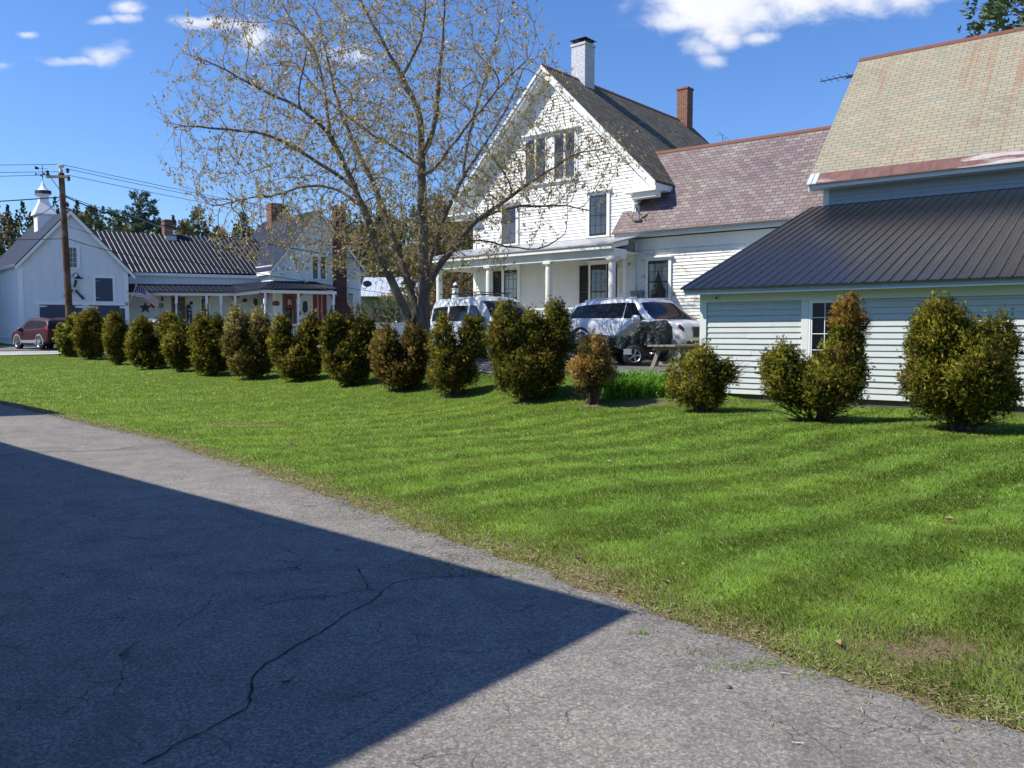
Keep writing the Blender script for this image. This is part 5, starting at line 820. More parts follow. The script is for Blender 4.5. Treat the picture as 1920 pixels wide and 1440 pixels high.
def main_tree():
    base=np.array(LIMB['C'][0]); base[2]=gz(base[0],base[1])-.05
    root=empty('maple_tree',tuple(base),'large budding deciduous tree with spreading bare limbs beside the white van','tree')
    nodes=[];par=[];fix=[]
    def addl(name,r0):
        pts=[np.array(p) for p in LIMB[name]]
        if name=='C': pts[0]=base.copy()
        # densify with a smooth path
        Q=[]
        for a,b in zip(pts[:-1],pts[1:]):
            n=max(1,int(np.linalg.norm(b-a)/.3)); Q+= [a+(b-a)*k/n for k in range(n)]
        Q.append(pts[-1]); Q=np.array(Q)
        for _ in range(2): Q[1:-1]=(Q[:-2]+Q[1:-1]*2+Q[2:])/4
        rs=np.linspace(r0,.02,len(Q))
        if name=='C': pr=-1
        else: pr=int(np.argmin(np.linalg.norm(np.array(nodes)-Q[0],axis=1)))
        for k,q in enumerate(Q):
            if k==0 and name!='C': continue
            nodes.append(tuple(q+rng.normal(0,.012,3))); par.append(pr); pr=len(nodes)-1; fix.append(rs[k])
    for n,r0 in (('C',.26),('A',.17),('B',.16),('D',.15),('C2',.10),('E',.09),('F',.075),('G',.05),('H',.06),('I',.06),('D3',.06),('D2',.045),('E2',.05),('K',.05),('N',.05)): addl(n,r0)
    r=random.Random(5); at=[]
    c=Vector((-4.1,24.8,7.6)); rx,ry,rz=6.1,4.6,5.6
    while len(at)<5600:
        v=Vector((r.gauss(0,1),r.gauss(0,1),r.gauss(0,1))).normalized()*(r.random()**.5); p=Vector((c.x+v.x*rx,c.y+v.y*ry,c.z+v.z*rz))
        if p.z<3.2+abs(p.x+2.9)*.10: continue
        if p.x>-.2 and p.z<6.0 and r.random()<.3: continue
        at.append(p)
    for _ in range(800):     # long right-hand sprays in front of the gable
        t=r.random(); at.append(Vector((-1+3.9*t+r.gauss(0,.35),23.4+r.gauss(0,.8),4.9+1.6*r.random()+.9*t)))
    nf=len(fix); N,P=grow(nodes,par,at,1.4,.24,.2,90,r,.06); N,P=twigs(N,P,nf,np.random.default_rng(8))
    rad,k=radii(P,.0034,2.3,None); rad[:nf]=np.maximum(np.minimum(rad[:nf],np.array(fix)*1.0),np.array(fix)*.85); rad[nf:]=np.minimum(rad[nf:],.05)
    for q in range(6): rad[q]*=1+.12*(6-q)/2
    branch_mesh('trunk',N,P,rad,'maple_bark',root,.018,9,base); branch_mesh('twigs',N,P,rad,'twig_bark',root,0,.018,base)
    r2=np.random.default_rng(5); buds('buds',N,P,k,rad,root,base,3,.08,[(.50,.34,.14),(.58,.43,.19),(.42,.39,.15),(.44,.25,.12),(.60,.50,.30),(.40,.38,.14)],r2,clus=True,thr=.009)
main_tree()
def small_tree(name,loc,h,spread,label,cat,seed,nat,budcols,bsize,group=None,bark='maple_bark',tr=.09,z0=.35,per=1,step=.2):
    r=random.Random(seed); base=np.array(loc,float); root=empty(name,loc,label,cat,group); nodes=[tuple(base+np.array([0,0,h*.1*k/2+r.gauss(0,.0)])) for k in range(int(20*z0)+1)]; par=list(range(-1,len(nodes)-1)); at=[]
    while len(at)<nat:
        v=Vector((r.gauss(0,1),r.gauss(0,1),r.gauss(0,1))).normalized()*(r.random()**.45); at.append(Vector((base[0]+v.x*spread,base[1]+v.y*spread,base[2]+h*(.5+z0*.35)+v.z*h*(.5-z0*.35))))
    N,P=grow(nodes,par,at,max(1.6,h*.3),step*1.3,step,70,r); rad,k=radii(P,.005*h/6,2.3,None); rad=np.minimum(rad,tr); branch_mesh('trunk',N,P,rad,bark,root,0,9,base)
    if budcols: buds('crown',N,P,k,rad,root,base,per,bsize,budcols,np.random.default_rng(seed),thr=.02)
    return root
def pine(loc,h,rad,label,seed,cols=((.018,.034,.016),(.045,.072,.03)),dens=1.0,z0=.12,name='pine_tree',flat=.25,shape=.8,group='pine trees standing beyond the neighbouring house',clump=.34,irreg=.3):
    r=np.random.default_rng(seed); root=empty(name,loc,label,'tree',group); mb=MB(); mb.tube([(0,0,-.3),(0,0,h*.5),(0,0,h*.98)],[h*.014,h*.009,.02],7); 
    tips=[];nr=[]; nw=int(h*1.7)
    for k in range(nw):
        f=z0+(1-z0)*k/nw; z=h*f; L0=rad*(1-(f-z0)/(1-z0))**shape*(.95 if f>z0+.12 else .75)
        for j in range(5):
            if r.random()<irreg*.6: continue
            a=r.random()*6.283; L=L0*(.55+.6*r.random()); rise=(.10+.35*f-flat*.4)*L; e=np.array([math.cos(a)*L,math.sin(a)*L,z+rise]); mb.tube([(0,0,z),(e[0]*.6,e[1]*.6,z+rise*.4),tuple(e)],[.05*h/20,.03*h/20,.01],3,False)
            m=max(2,int(L*3.6*dens)); t=.3+.75*r.random(m); p=np.array([0,0,z])+(e-np.array([0,0,z]))*t[:,None]; p+=r.normal(0,1,(m,3))*np.array([.26,.26,.05])*L*.34; p=p; tips.append(p); nr.append(np.tile(e-np.array([0,0,z]),(m,1))/L)
    mb.build('trunk','pine_bark',root); P=np.concatenate(tips); Nn=np.concatenate(nr); P=np.repeat(P,4,0)+r.normal(0,.14,(len(P)*4,3)); Nn=np.repeat(Nn,4,0)
    def colf(p,n): g=r.random(n)[:,None]; return np.array(cols[0])*(1-g)+np.array(cols[1])*g
    V,c=sprays(P,Nn,clump,colf,r,1.0,4,.16,.25); npmesh('crown',V,np.arange(len(V)).reshape(-1,4),[],'needle',root,c); return root
def at(px,py,Y): F=1540.; ph=math.atan(92/F); d=(px-960,F*math.cos(ph)+(720-py)*math.sin(ph),-F*math.sin(ph)+(720-py)*math.cos(ph)); k=Y/d[1]; return (d[0]*k,Y,EYE+d[2]*k)
def hill_h(x,y):
    f=np.clip((y-88)/75,0,1); f=f*f*(3-2*f); return 1.6+f*(14+2.5*np.sin(x*.021+1.0)+1.5*np.sin(x*.05)+3.5*np.clip((-62-x)/25,0,1)+3.5*np.clip((x+38)/14,0,1)-np.clip((x-25)/60,0,1)*5)
def hills():
    xs=np.arange(-260,261,6.); ys=np.arange(84,300,6.); X,Y=np.meshgrid(xs,ys); Z=hill_h(X,Y)-.6; n,m=X.shape; i=np.arange(n*m).reshape(n,m); Q=np.stack([i[:-1,:-1],i[:-1,1:],i[1:,1:],i[1:,:-1]],-1).reshape(-1,4)
    o=npmesh('hills',np.stack([X.ravel(),Y.ravel(),Z.ravel()],1),Q,[],'leaf_litter',smooth=True); tag(o,'wooded hillside rising behind the houses',kind='structure')
plain('leaf_litter',(.115,.085,.05),.95,.35,.6)
hills()
def forest():
    r=np.random.default_rng(77); Vs=[];Cs=[]
    xs=[];
    for k in range(1000):
        y=95+75*r.random()**.9; x=(r.random()*1.75-1.0)*y*.75; 
        if x/y>.62: continue
        con=(r.random()<(.75 if x/y<-.30 else .3)); h=(6.5+3.5*r.random()) if con else (5+3*r.random()); rad=h*(.2 if con else .36); z=float(hill_h(np.array(x),np.array(y)))-.5; m=int((110 if con else 150)*(1.25 if y<125 else .8))
        if con:
            t=r.random(m)**.75; a=r.random(m)*6.283; q=rad*(1-t*.97)*(.6+.5*r.random(m)); p=np.stack([x+np.cos(a)*q,y+np.sin(a)*q,z+h*(.1+.9*t)],1); base=np.array([[.055,.075,.032],[.085,.09,.035],[.06,.075,.045]])[r.integers(0,3)]
        else:
            v=r.normal(0,1,(m,3)); v/=np.linalg.norm(v,axis=1)[:,None]; v*=(.55+.5*r.random((m,1))); p=np.array([x,y,z+h*.58])+v*np.array([rad,rad,h*.46]); base=np.array([[.20,.145,.075],[.17,.145,.06],[.24,.19,.07],[.15,.125,.07],[.21,.20,.06]])[r.integers(0,5)]
        n=len(p); s=.55+.35*r.random((n,1)); d=r.normal(0,1,(n,3)); d/=np.linalg.norm(d,axis=1)[:,None]; e=np.cross(d,r.normal(0,1,(n,3))); e/=np.linalg.norm(e,axis=1)[:,None]; s*= .8 if con else .75
        Vs.append(np.stack([p-d*s*.6,p+e*s*.33,p+d*s*.6,p-e*s*.33],1).reshape(-1,3)); Cs.append(np.repeat(base*(.55+.8*r.random((n,1))),4,0))
    V=np.concatenate(Vs); o=npmesh('forest',V,np.arange(len(V)).reshape(-1,4),[],'far_leaf',None,np.concatenate(Cs)); tag(o,'mixed brown and green woods covering the far hillside','forest',kind='stuff')
forest()
G=((.06,.095,.042),(.15,.20,.08)); O=((.13,.115,.038),(.30,.245,.085)); BG=((.06,.095,.07),(.14,.19,.135))
for (px,top,bot,Y,rad,lab,c,sh) in ((265,358,560,92,4.3,'tallest layered pine rising between the two brick chimneys beyond the wing roof',BG,.55),(177,386,560,95,3.2,'dark pine just beyond the carriage barn peak',G,.7),(212,391,560,98,3.4,'dark pine second from the carriage barn peak',G,.7),(371,387,560,96,3.0,'small layered pine above the middle of the wing roof',BG,.55),(456,397,540,100,2.4,'small pointed pine at the edge of the neighbour gable roof',BG,.6),(528,384,540,95,3.0,'pine beside the roof chimney of the neighbour house',G,.6),(150,398,560,88,3.0,'bushy green tree right behind the carriage barn ridge',O,.8),(345,414,560,88,5.0,'wide olive evergreen behind the wing roof',O,1.0),(410,424,560,92,4.2,'olive evergreen left of the neighbour gable roof',O,1.0),(296,420,560,88,2.6,'low green fir below the tallest pine',G,.9),(240,425,560,90,3.0,'olive fir between the dark pines',O,.9),(815,360,600,66,5.6,'great olive brown spruce behind the farmhouse porch and maple',O,.8),(868,395,600,60,3.8,'broad golden olive evergreen at the left edge of the farmhouse wall',O,.9),(640,430,590,92,3.2,'green pine behind the neighbour brick chimney',G,.7),(715,425,590,88,3.0,'olive fir behind the pale garage roof',O,.85)):
    t=at(px,top,Y); z0=gz(t[0],Y); pine((t[0],Y,z0),t[2]-z0,rad,lab,int(px),c,dens=(1.5 if c is O else .95)*(1 if Y>70 else 1.2),shape=sh,clump=.46 if Y>70 else .36)
p=at(873,548,50); pine((p[0]+.4,50,gz(p[0],50)),4.6,2.0,'dark blue-green young spruce seen through the farmhouse porch',901,((.025,.045,.034),(.06,.095,.07)),1.6,.02,'spruce_tree',.25,.9,None,.25)
p=at(2035,20,31); pine((p[0],31,1.0),21,5.6,'tall pine whose boughs hang over the slate barn ridge',902,((.06,.09,.03),(.14,.18,.06)),1.5,.3,'pine_tree',.5,.5,None,.3,.15)
small_tree('bare_tree',(15.8,60,1.8),14.6,4.2,'leafless tree behind the red brick chimney of the farmhouse','tree',31,700,[(.22,.15,.11),(.26,.2,.13)],.08,None,'maple_bark',.2,.3,1,.35)
small_tree('bare_tree',(6.2,58,1.7),17.3,3.2,'leafless tree peeking over the farmhouse roof ridge','tree',32,500,[(.22,.15,.11),(.26,.2,.13)],.08,None,'maple_bark',.2,.3,1,.35)
small_tree('young_tree',(-7.1,50,.95),3.9,1.45,'small young tree with thin trunk before the pale roofed garage','tree',33,420,[(.30,.29,.07),(.24,.22,.06)],.07,None,'maple_bark',.05,.3,3,.12)
small_tree('bare_shrub',(-9.6,53,.95),3.2,1.2,'tangled brown leafless shrub at the corner of the neighbour house','shrub',34,300,[(.2,.11,.08),(.16,.1,.06)],.08,None,'shrub_bark',.03,.1,3,.12)
small_tree('bare_shrub',(-4.4,56,1.1),4.2,1.9,'brown leafless bush behind the maple trunk','shrub',35,420,[(.2,.11,.08),(.17,.12,.06)],.10,None,'shrub_bark',.03,.1,3,.15)
for k,(x,y,hh,ss) in enumerate(((-3.6,48,4.8,2.2),(-1.2,46,3.9,1.9))): small_tree('brown_shrub',(x,y,gz(x,y)),hh,ss,('red-brown leafless bush seen through the porch beside the spruce','red-brown leafless bush seen left of the porch column')[k],'shrub',36+k,420,[(.17,.085,.06),(.13,.07,.045),(.2,.11,.07)],.13,None,'shrub_bark',.03,.08,4,.15)
small_tree('forsythia_bush',at(478,590,49)[:2]+(.9,),2.3,1.5,'straw coloured arching bush before the neighbour porch','shrub',39,420,[(.36,.29,.14),(.3,.24,.11),(.25,.2,.09)],.09,None,'straw',.02,.02,3,.10)
yl=at(520,420,84); small_tree('yellow_tree',(yl[0],84,1.6),11.6,2.6,'yellow leafing tree beside the roof chimney of the neighbour house','tree',40,500,[(.42,.33,.06),(.36,.30,.07)],.28,None,'maple_bark',.15,.3,4,.3)
# pale roofed garage and white fence beyond the street
def garage():
    f=FR((-11.2,75,1.45),(1,.03),(-.03,1)); h=empty('garage',f.P,'low green-walled garage with a pale metal roof beyond the maple','garage')
    mb=MB(f); mb.box(-2.6,2.35,.4,7,1.0,5.3); mb.build('wall','sage_far',h); mb=MB(f); ribroof(mb,(-2.8,0,5.12),(2.5,0,5.12),(-2.8,4,7.1),(2.5,4,7.1),.45,.06,.03); mb.slab([(-2.8,4,7.1),(2.5,4,7.1),(2.5,8,5.1),(-2.8,8,5.1)],.04); mb.build('roof','pale_metal_roof',h)
    mb=MB(f); mb.box(-1.6,.9,.36,.42,1.4,4.0); mb.build('door','foundation',h)
paint('sage_far',(.20,.235,.15),(.17,.19,.13)); garage()
def vinyl_fence():
    r=empty('white_fence',(-7.8,56,1.0),'white vinyl panel fence with capped posts beyond the maple','fence'); f=FR((-7.8,56,1.0),(1,.06),(-.06,1))
    mb=MB(f); n=30
    for i in range(n): x=-2.2+i*.15; mb.box(x+.004,x+.146,-.02,.02,.9,2.38)
    mb.box(-2.2,2.3,-.03,.03,2.32,2.44); mb.build('panel','white_plastic',r)
    for x in (-2.25,-.1,2.25):
        mb=MB(f); mb.box(x-.07,x+.07,-.07,.07,.8,2.48); mb.hexa([(x-.09,-.09,2.48),(x+.09,-.09,2.48),(x+.09,.09,2.48),(x-.09,.09,2.48),(x-.01,-.01,2.58),(x+.01,-.01,2.58),(x+.01,.01,2.58),(x-.01,.01,2.58)]); mb.build('post','white_plastic',r)
vinyl_fence()
# ---------------- utility pole and wires ----------------
PT=Vector((-21.667,40,9.78)); PB=Vector((-21.44,40,gz(-21.44,40)-.1)); WD=Vector((.6,.8,0))
def pole():
    r=empty('utility_pole',tuple(PB),'leaning brown wooden utility pole with a short crossarm in front of the barn','utility pole'); f=FR(tuple(PB)); o=PB; L=lambda p:(p[0]-o.x,p[1]-o.y,p[2])
    d=(PT-PB); mb=MB(f); mb.tube([L(PB),L(PB+d*.5),L(PT-d*.045)],[.18,.155,.13],14); mb.build('post','pole_wood',r)
    c=PT-Vector((0,0,.52)); mb=MB(f); a=L(c); mb.box(a[0]-.62,a[0]+.45,a[1]-.22,a[1]-.12,a[2]-.16,a[2]-.04); mb.build('crossarm','grey_wood',r)
    mb=MB(f); mb.tube([(a[0]-.42,a[1]-.17,a[2]-.12),(a[0],a[1]-.13,a[2]-.75)],.022,5); mb.build('brace','galvanised',r)
    for x,y,z in ((-.56,-.17,.12),(.40,-.17,.22),(.44,-.17,-.16)):
        mb=MB(f); mb.lathe((a[0]+x,a[1]+y,a[2]+z-.14),[(.03,0),(.09,.04),(.06,.1),(.09,.16),(.04,.22),(0,.23)],10); mb.build('insulator','black_iron',r)
    mb=MB(f); p=L(PT); mb.lathe((p[0],p[1],p[2]-.42),[(.09,0),(.09,.12),(.05,.25),(.15,.30),(.15,.38),(.06,.42),(0,.43)],12); mb.build('insulator','grey_trim',r)
pole()
def wire(name,pts,rad,label,sag=.0,mat='black_iron'):
    A=[Vector(p) for p in pts]; P=[]
    for a,b in zip(A[:-1],A[1:]):
        n=14
        for i in range(n+(b is A[-1])): t=i/n; P.append(a.lerp(b,t)-Vector((0,0,sag*4*t*(1-t))))
    o0=P[0].copy(); mb=MB(); mb.tube([tuple(p-o0) for p in P],rad,5); o=mb.build(name,mat); o.location=o0; tag(o,label,'wire',None)
far=PT+WD*36
for dz,dx,lab in ((0,0,'topmost thin power line from the pole top towards the maple'),(-.22,.3,'second power line down from the pole top towards the maple'),(-.52,.35,'third power line from the crossarm end towards the maple')): wire('power_line',[PT+Vector((dx,0,dz)),far+Vector((dx,0,dz-.5))],.013,lab,.45)
for dz,dx,lab in ((0,0,'topmost power line running out of view left of the pole'),(-.35,-.05,'middle power line running out of view left of the pole'),(-.5,-.55,'lowest crossarm power line running out of view left of the pole')): wire('power_line',[PT+Vector((dx,0,dz)),PT+Vector((-16+dx,-1.0,dz+(-.25 if dz<-.4 else .0)))],.013,lab,.12)
wire('telephone_cable',[PT+Vector((0,0,-1.55)),PT+Vector((-16,-1,-2.2))],.028,'thick black cable left of the pole below the crossarm',.2)
wire('telephone_cable',[PT+Vector((.1,0,-1.5)),PT+Vector((2.3,2.6,-2.3)),far+Vector((0,0,-3.9))],.032,'thick black bundled cable dipping towards the maple',.12)
wire('telephone_cable',[PT+Vector((.1,0,-1.45)),PT+Vector((2.4,2.6,-2.15)),PT+Vector((5,6,-3.1)),far+Vector((0,-.3,-5.0))],.018,'pale twisted service cable below the bundled cable',.10,'galvanised')
wire('service_drop',[PT+Vector((-.1,0,-1.65)),PT+Vector((-1.0,0,-2.35)),PT+Vector((-2.6,-.2,-2.75)),PT+Vector((-7,-.5,-1.9))],.016,'drooping service cable in front of the cupola',.06)
wire('service_drop',[PT+Vector((.08,-.1,-3.55)),PT+Vector((-8,-.5,-3.5))],.018,'low cable across the blue barn roof',.1)
wire('service_drop',[PT+Vector((.15,-.1,-3.5)),PT+Vector((4,4.4,-4.2)),far+Vector((0,0,-5.9))],.018,'low cable crossing the neighbour roofs to the maple',.25)
wire('service_drop',[PT+Vector((.15,-.1,-2.9)),FN.world(10.5,6,7.9)],.014,'thin cable from the pole to the wing roof',.3)
# ---------------- vehicles ----------------
def catmull(K,t):
    K=np.asarray(K,float); n=len(K); i=int(min(max(math.floor(t),0),n-2)); f=t-i; p0=K[max(i-1,0)]; p1=K[i]; p2=K[i+1]; p3=K[min(i+2,n-1)]; return .5*((2*p1)+(-p0+p2)*f+(2*p0-5*p1+4*p2-p3)*f*f+(-p0+3*p1-3*p2+p3)*f**3)
class Car:
    def __init__(s,fr,st,bot=.3,tumble=.2):  # stations: (x, z_belt, z_top, half width, z_bottom)
        s.fr=fr; s.K=np.array(st); s.tu=tumble
    def sec(s,t):
        x,zb,zt,w,z0=catmull(s.K,t); gh=zt-zb; ri=s.tu*min(1,max(0,gh/.55)) if gh>.12 else .05; rw=w*.965-ri; rr=min(.10,max(.02,gh*.3))
        return x,[(0,z0),(w*.82,z0),(w*.975,z0+.10),(w,z0+(zb-z0)*.55),(w*.985,zb-.05),(w*.962,zb),(rw+.02,zt-rr),(rw-.09,zt-rr*.25),(rw*.5,zt),(0,zt)]
    def pt(s,t,q,side=1,off=0):
        x,S=s.sec(t); S=np.array(S); y,z=catmull(S,q) if not (3.6<q<6.2) else (np.interp(q,range(10),S[:,0]),np.interp(q,range(10),S[:,1]))
        p=np.array([x,-y*side,z])
        if off:
            e=.02; A_=lambda *z:np.array(s.pt(*z)); a=A_(min(t+e,len(s.K)-1),q,side)-A_(max(t-e,0),q,side); b=A_(t,min(q+e,9),side)-A_(t,max(q-e,0),side); n=np.cross(a,b); n/=np.linalg.norm(n)+1e-9
            if n[1]*-side<0 and abs(n[1])>.3: n=-n
            elif abs(n[1])<=.3 and n[2]<0 and abs(n[2])>.2: n=-n
            p=p+n*off
        return tuple(p)
    def body(s,mat,root):
        mb=MB(s.fr); nt=(len(s.K)-1)*5; qs=np.linspace(0,9,28)
        for side in (1,-1):
            G=[[s.pt(i/5,q,side) for q in qs] for i in range(nt+1)]
            for i in range(nt):
                for j in range(27): f=[G[i][j],G[i+1][j],G[i+1][j+1],G[i][j+1]]; mb.face(f if side==1 else f[::-1])
            mb.face([g for g in G[0]]); mb.face([g for g in G[-1]])
        return mb.build('body',mat,root,True,True)
    def patch(s,name,mat,root,t0,t1,q0,q1,side=1,off=.008,shape=None,n=8,both=False):
        mb=MB(s.fr)
        for sd in ((1,-1) if both else (side,)):
            for i in range(n):
                for j in range(4):
                    def P(a,b):
                        tt=t0+(t1-t0)*a; l0,l1=(q0,q1) if shape is None else shape(a); return s.pt(tt,l0+(l1-l0)*b,sd,off)
                    mb.face([P(i/n,j/4),P((i+1)/n,j/4),P((i+1)/n,(j+1)/4),P(i/n,(j+1)/4)])
        return mb.build(name,mat,root,True,True)
    def wheel(s,root,x,side,r,y,tw=.22,spokes=5,clad=None):
        z=r; sg=-side
        mb=MB(s.fr); yo=y; prof=[(r*.62,-.0),(r*.93,.0),(r,-.03),(r,-tw),(r*.6,-tw)]
        def ring(rr,oo,k,n): a=6.28319*k/n; return (x+rr*math.cos(a),sg*(yo+oo),z+rr*math.sin(a))
        n=28
        for (r0,o0),(r1,o1) in zip(prof[:-1],prof[1:]):
            for k in range(n): mb.face([ring(r0,o0,k,n),ring(r0,o0,k+1,n),ring(r1,o1,k+1,n),ring(r1,o1,k,n)])
        w=mb.build('wheel','rubber',root,True,True); mb=MB(s.fr)
        for k in range(n): mb.face([ring(r*.55,-.02,k,n),ring(r*.55,-.02,k+1,n),ring(r*.64,.004,k+1,n),ring(r*.64,.004,k,n)])
        for k in range(spokes):
            a=6.28319*k/spokes; c=lambda rr,da,oo:(x+rr*math.cos(a+da),sg*(yo+oo),z+rr*math.sin(a+da)); mb.face([c(r*.08,-.8,.0),c(r*.58,-.17,-.012),c(r*.58,.17,-.012),c(r*.08,.8,.0)])
        for k in range(12): mb.face([ring(0,.005,k,12),ring(r*.13,.005,k,12),ring(r*.13,.005,k+1,12)])
        mb.build('rim','alloy',w); mb=MB(s.fr)
        for k in range(n): mb.face([ring(0,-.06,k,n),ring(r*.6,-.06,k,n),ring(r*.6,-.06,k+1,n)])
        mb.build('brake_shadow','black_trim',w)
        mb=MB(s.fr); c0,c1=r*1.0,r*1.13     # dark wheel arch gap and lip
        for k in range(-2,17):
            a=lambda i,rr,oo:(x+rr*math.cos(math.pi*i/14),sg*(yo+oo-.012),z+rr*math.sin(math.pi*i/14)); mb.face([a(k,c0,-.0),a(k+1,c0,-.0),a(k+1,c1,.0),a(k,c1,.0)])
        mb.build('arch_gap','black_trim',root)
        if clad:
            mb=MB(s.fr)
            for k in range(-1,15): mb.face([a(k,c1,.004),a(k+1,c1,.004),a(k+1,c1+.075,.006),a(k,c1+.075,.006)])
            mb.build('wheel_arch',clad,root)
    def mirror(s,root,x,y,z,mat,side):
        mb=MB(s.fr); sg=-side; mb.lathe((x,sg*(y+.13),z),[(0,-.1),(.10,-.085),(.13,0),(.10,.085),(0,.1)],12); o=mb.build('mirror',mat,root,True,True); return o
def frame_for(x,y,hx,hy):
    l=math.hypot(hx,hy); h=(hx/l,hy/l); return FR((x,y,0),h,(-h[1],h[0]))
class CF(FR):     # vehicle frame: c measured from the ground under the car
    def loc(s,a,b,c): return (s.u[0]*a+s.w[0]*b,s.u[1]*a+s.w[1]*b,c)
def vehicle(name,x,y,hx,hy,label,cat,z=None):
    f=frame_for(x,y,hx,hy); z=gz(x,y)+.03 if z is None else z; c=CF((x,y,z),f.u,f.w); return c,empty(name,(x,y,z),label,cat)
def white_suv():
    f,r=vehicle('parked_suv',3.88,24.75,.60,-.80,'white suv parked nose towards the shed, windshield facing right','suv',.92); c=Car(f,[(-2.50,.80,.83,.86,.5),(-2.46,1.05,1.09,.93,.42),(-2.28,1.14,1.5,.97,.34),(-1.95,1.14,1.70,.99,.3),(-.9,1.12,1.76,1.0,.27),(.15,1.10,1.765,1.0,.27),(.62,1.09,1.68,1.0,.27),(1.42,1.07,1.12,.99,.28),(2.1,1.03,1.06,.97,.32),(2.4,.93,.96,.92,.38),(2.5,.7,.73,.84,.42)],tumble=.22)
    c.body('white_car_paint',r)
    sh=lambda a:(5.12,5.12+.80*min(1,min((a+.02)/.10,(1.02-a)/.33)))
    for s in (1,-1):
        c.patch('side_window','dark_glass',r,2.45,5.0,0,0,s,.006,lambda a:(5.12,5.12+.80*min(1,(a+.06)/.22)),12); c.patch('side_window','dark_glass',r,5.06,6.62,0,0,s,.006,lambda a:(5.12,5.12+.80*min(1,(1.05-a)/.55)),12)
        for x in (-1.62,1.45): c.wheel(r,x,s,.40,1.005,.25,5,'black_trim')
        c.mirror(r,.82,.93,1.15,'white_car_paint',s)
        c.patch('headlight','black_trim',r,8.62,9.35,3.7,4.75,s,.012); c.patch('turn_signal','amber',r,8.58,8.68,3.7,4.75,s,.018); c.patch('tail_light','tail_red',r,.55,1.1,3.6,4.6,s,.01)
        for t0 in (2.9,4.7):
            mb=MB(f); p=c.pt(t0,4.2,s,.02); mb.hexa([(p[0]-.1,p[1]-.012,p[2]-.015),(p[0]+.1,p[1]-.012,p[2]-.015),(p[0]+.1,p[1]+.012,p[2]-.015),(p[0]-.1,p[1]+.012,p[2]-.015),(p[0]-.1,p[1]-.012,p[2]+.015),(p[0]+.1,p[1]-.012,p[2]+.015),(p[0]+.1,p[1]+.012,p[2]+.015),(p[0]-.1,p[1]+.012,p[2]+.015)]); mb.build('door_handle','white_car_paint',r)
        mb=MB(f)
        for t in (1.7,2.5): 
            P=[c.pt(t,q,s,.003) for q in np.linspace(2.2,5.0,8)]
        for t in (3.15,5.02):
            P=[c.pt(t,q,s,.004) for q in np.linspace(2.2,5.0,10)]; P2=[c.pt(t+.012,q,s,.004) for q in np.linspace(2.2,5.0,10)]
            for k in range(9): mb.face([P[k],P2[k],P2[k+1],P[k+1]])
        mb.build('door_seam','black_trim',r)
        mb=MB(f); P=[tuple(np.array(c.pt(t,7.0,s,0))+np.array([0,0,.045])) for t in np.linspace(3.2,5.6,8)]; mb.tube(P,.022,6); mb.build('roof_rail','chrome',r)
    c.patch('windshield','dark_glass',r,6.12,7.0,6.35,9,1,.008,None,8,True); c.patch('rear_window','dark_glass',r,1.45,2.3,6.9,9,1,.008,None,6,True)
    mb=MB(f); mb.box(2.47,2.53,-.55,.55,.62,.90); mb.build('grille','black_trim',r); mb=MB(f); mb.box(2.44,2.52,-.8,.8,.36,.52); mb.build('bumper','black_trim',r)
    mb=MB(f); mb.lathe((-1.9,-.2,1.69),[(.09,0),(.07,.09),(0,.12)],10); mb.build('roof_antenna','white_car_paint',r)
white_suv()
def white_van():
    f,r=vehicle('parked_van',-.74,26.3,.58,-.81,'high-roofed white van with dark windows and black roof rack','van',.88); c=Car(f,[(-2.3,.95,1.0,.84,.5),(-2.28,1.14,1.35,.88,.4),(-2.14,1.16,1.84,.895,.32),(-1.2,1.15,1.93,.9,.28),(0,1.14,1.94,.9,.26),(.45,1.13,1.90,.9,.26),(.95,1.12,1.62,.9,.26),(1.5,1.08,1.16,.89,.27),(2.05,.93,.97,.87,.3),(2.28,.72,.75,.8,.36)],tumble=.14); c.body('white_car_paint',r)
    for s in (1,-1):
        for (t0,t1) in ((2.02,3.0),(3.1,4.0)): c.patch('side_window','dark_glass',r,t0,t1,5.02,5.72,s,.006)
        c.patch('side_window','dark_glass',r,4.15,6.2,0,0,s,.006,lambda a:(5.05,5.05+.68*min(1,(1.03-a)/.55)),12)
        for x in (-1.45,1.42): c.wheel(r,x,s,.34,.905,.21,6)
        c.mirror(r,1.02,.86,1.18,'black_trim',s); c.patch('headlight','chrome',r,7.6,8.5,3.8,4.9,s,.01); c.patch('tail_light','tail_red',r,.5,1.5,3.8,5.6,s,.01)
    c.patch('windshield','dark_glass',r,5.55,6.9,6.5,9,1,.008,None,8,True); c.patch('rear_window','dark_glass',r,1.2,1.75,6.9,9,1,.008,None,6,True)
    mb=MB(f)
    for y in (-.62,.62): mb.tube([(-1.95,y,2.06),(.35,y,2.06)],.018,6)
    for x in (-1.7,-.8,.15): mb.tube([(x,-.66,2.06),(x,.66,2.06)],.016,6); mb.tube([(x,-.62,1.9),(x,-.62,2.06)],.014,5); mb.tube([(x,.62,1.9),(x,.62,2.06)],.014,5)
    mb.build('roof_rack','black_trim',r); mb=MB(f); mb.tube([(.35,.0,1.9),(.1,0,2.2)],.006,4); mb.build('aerial','black_trim',r)
white_van()
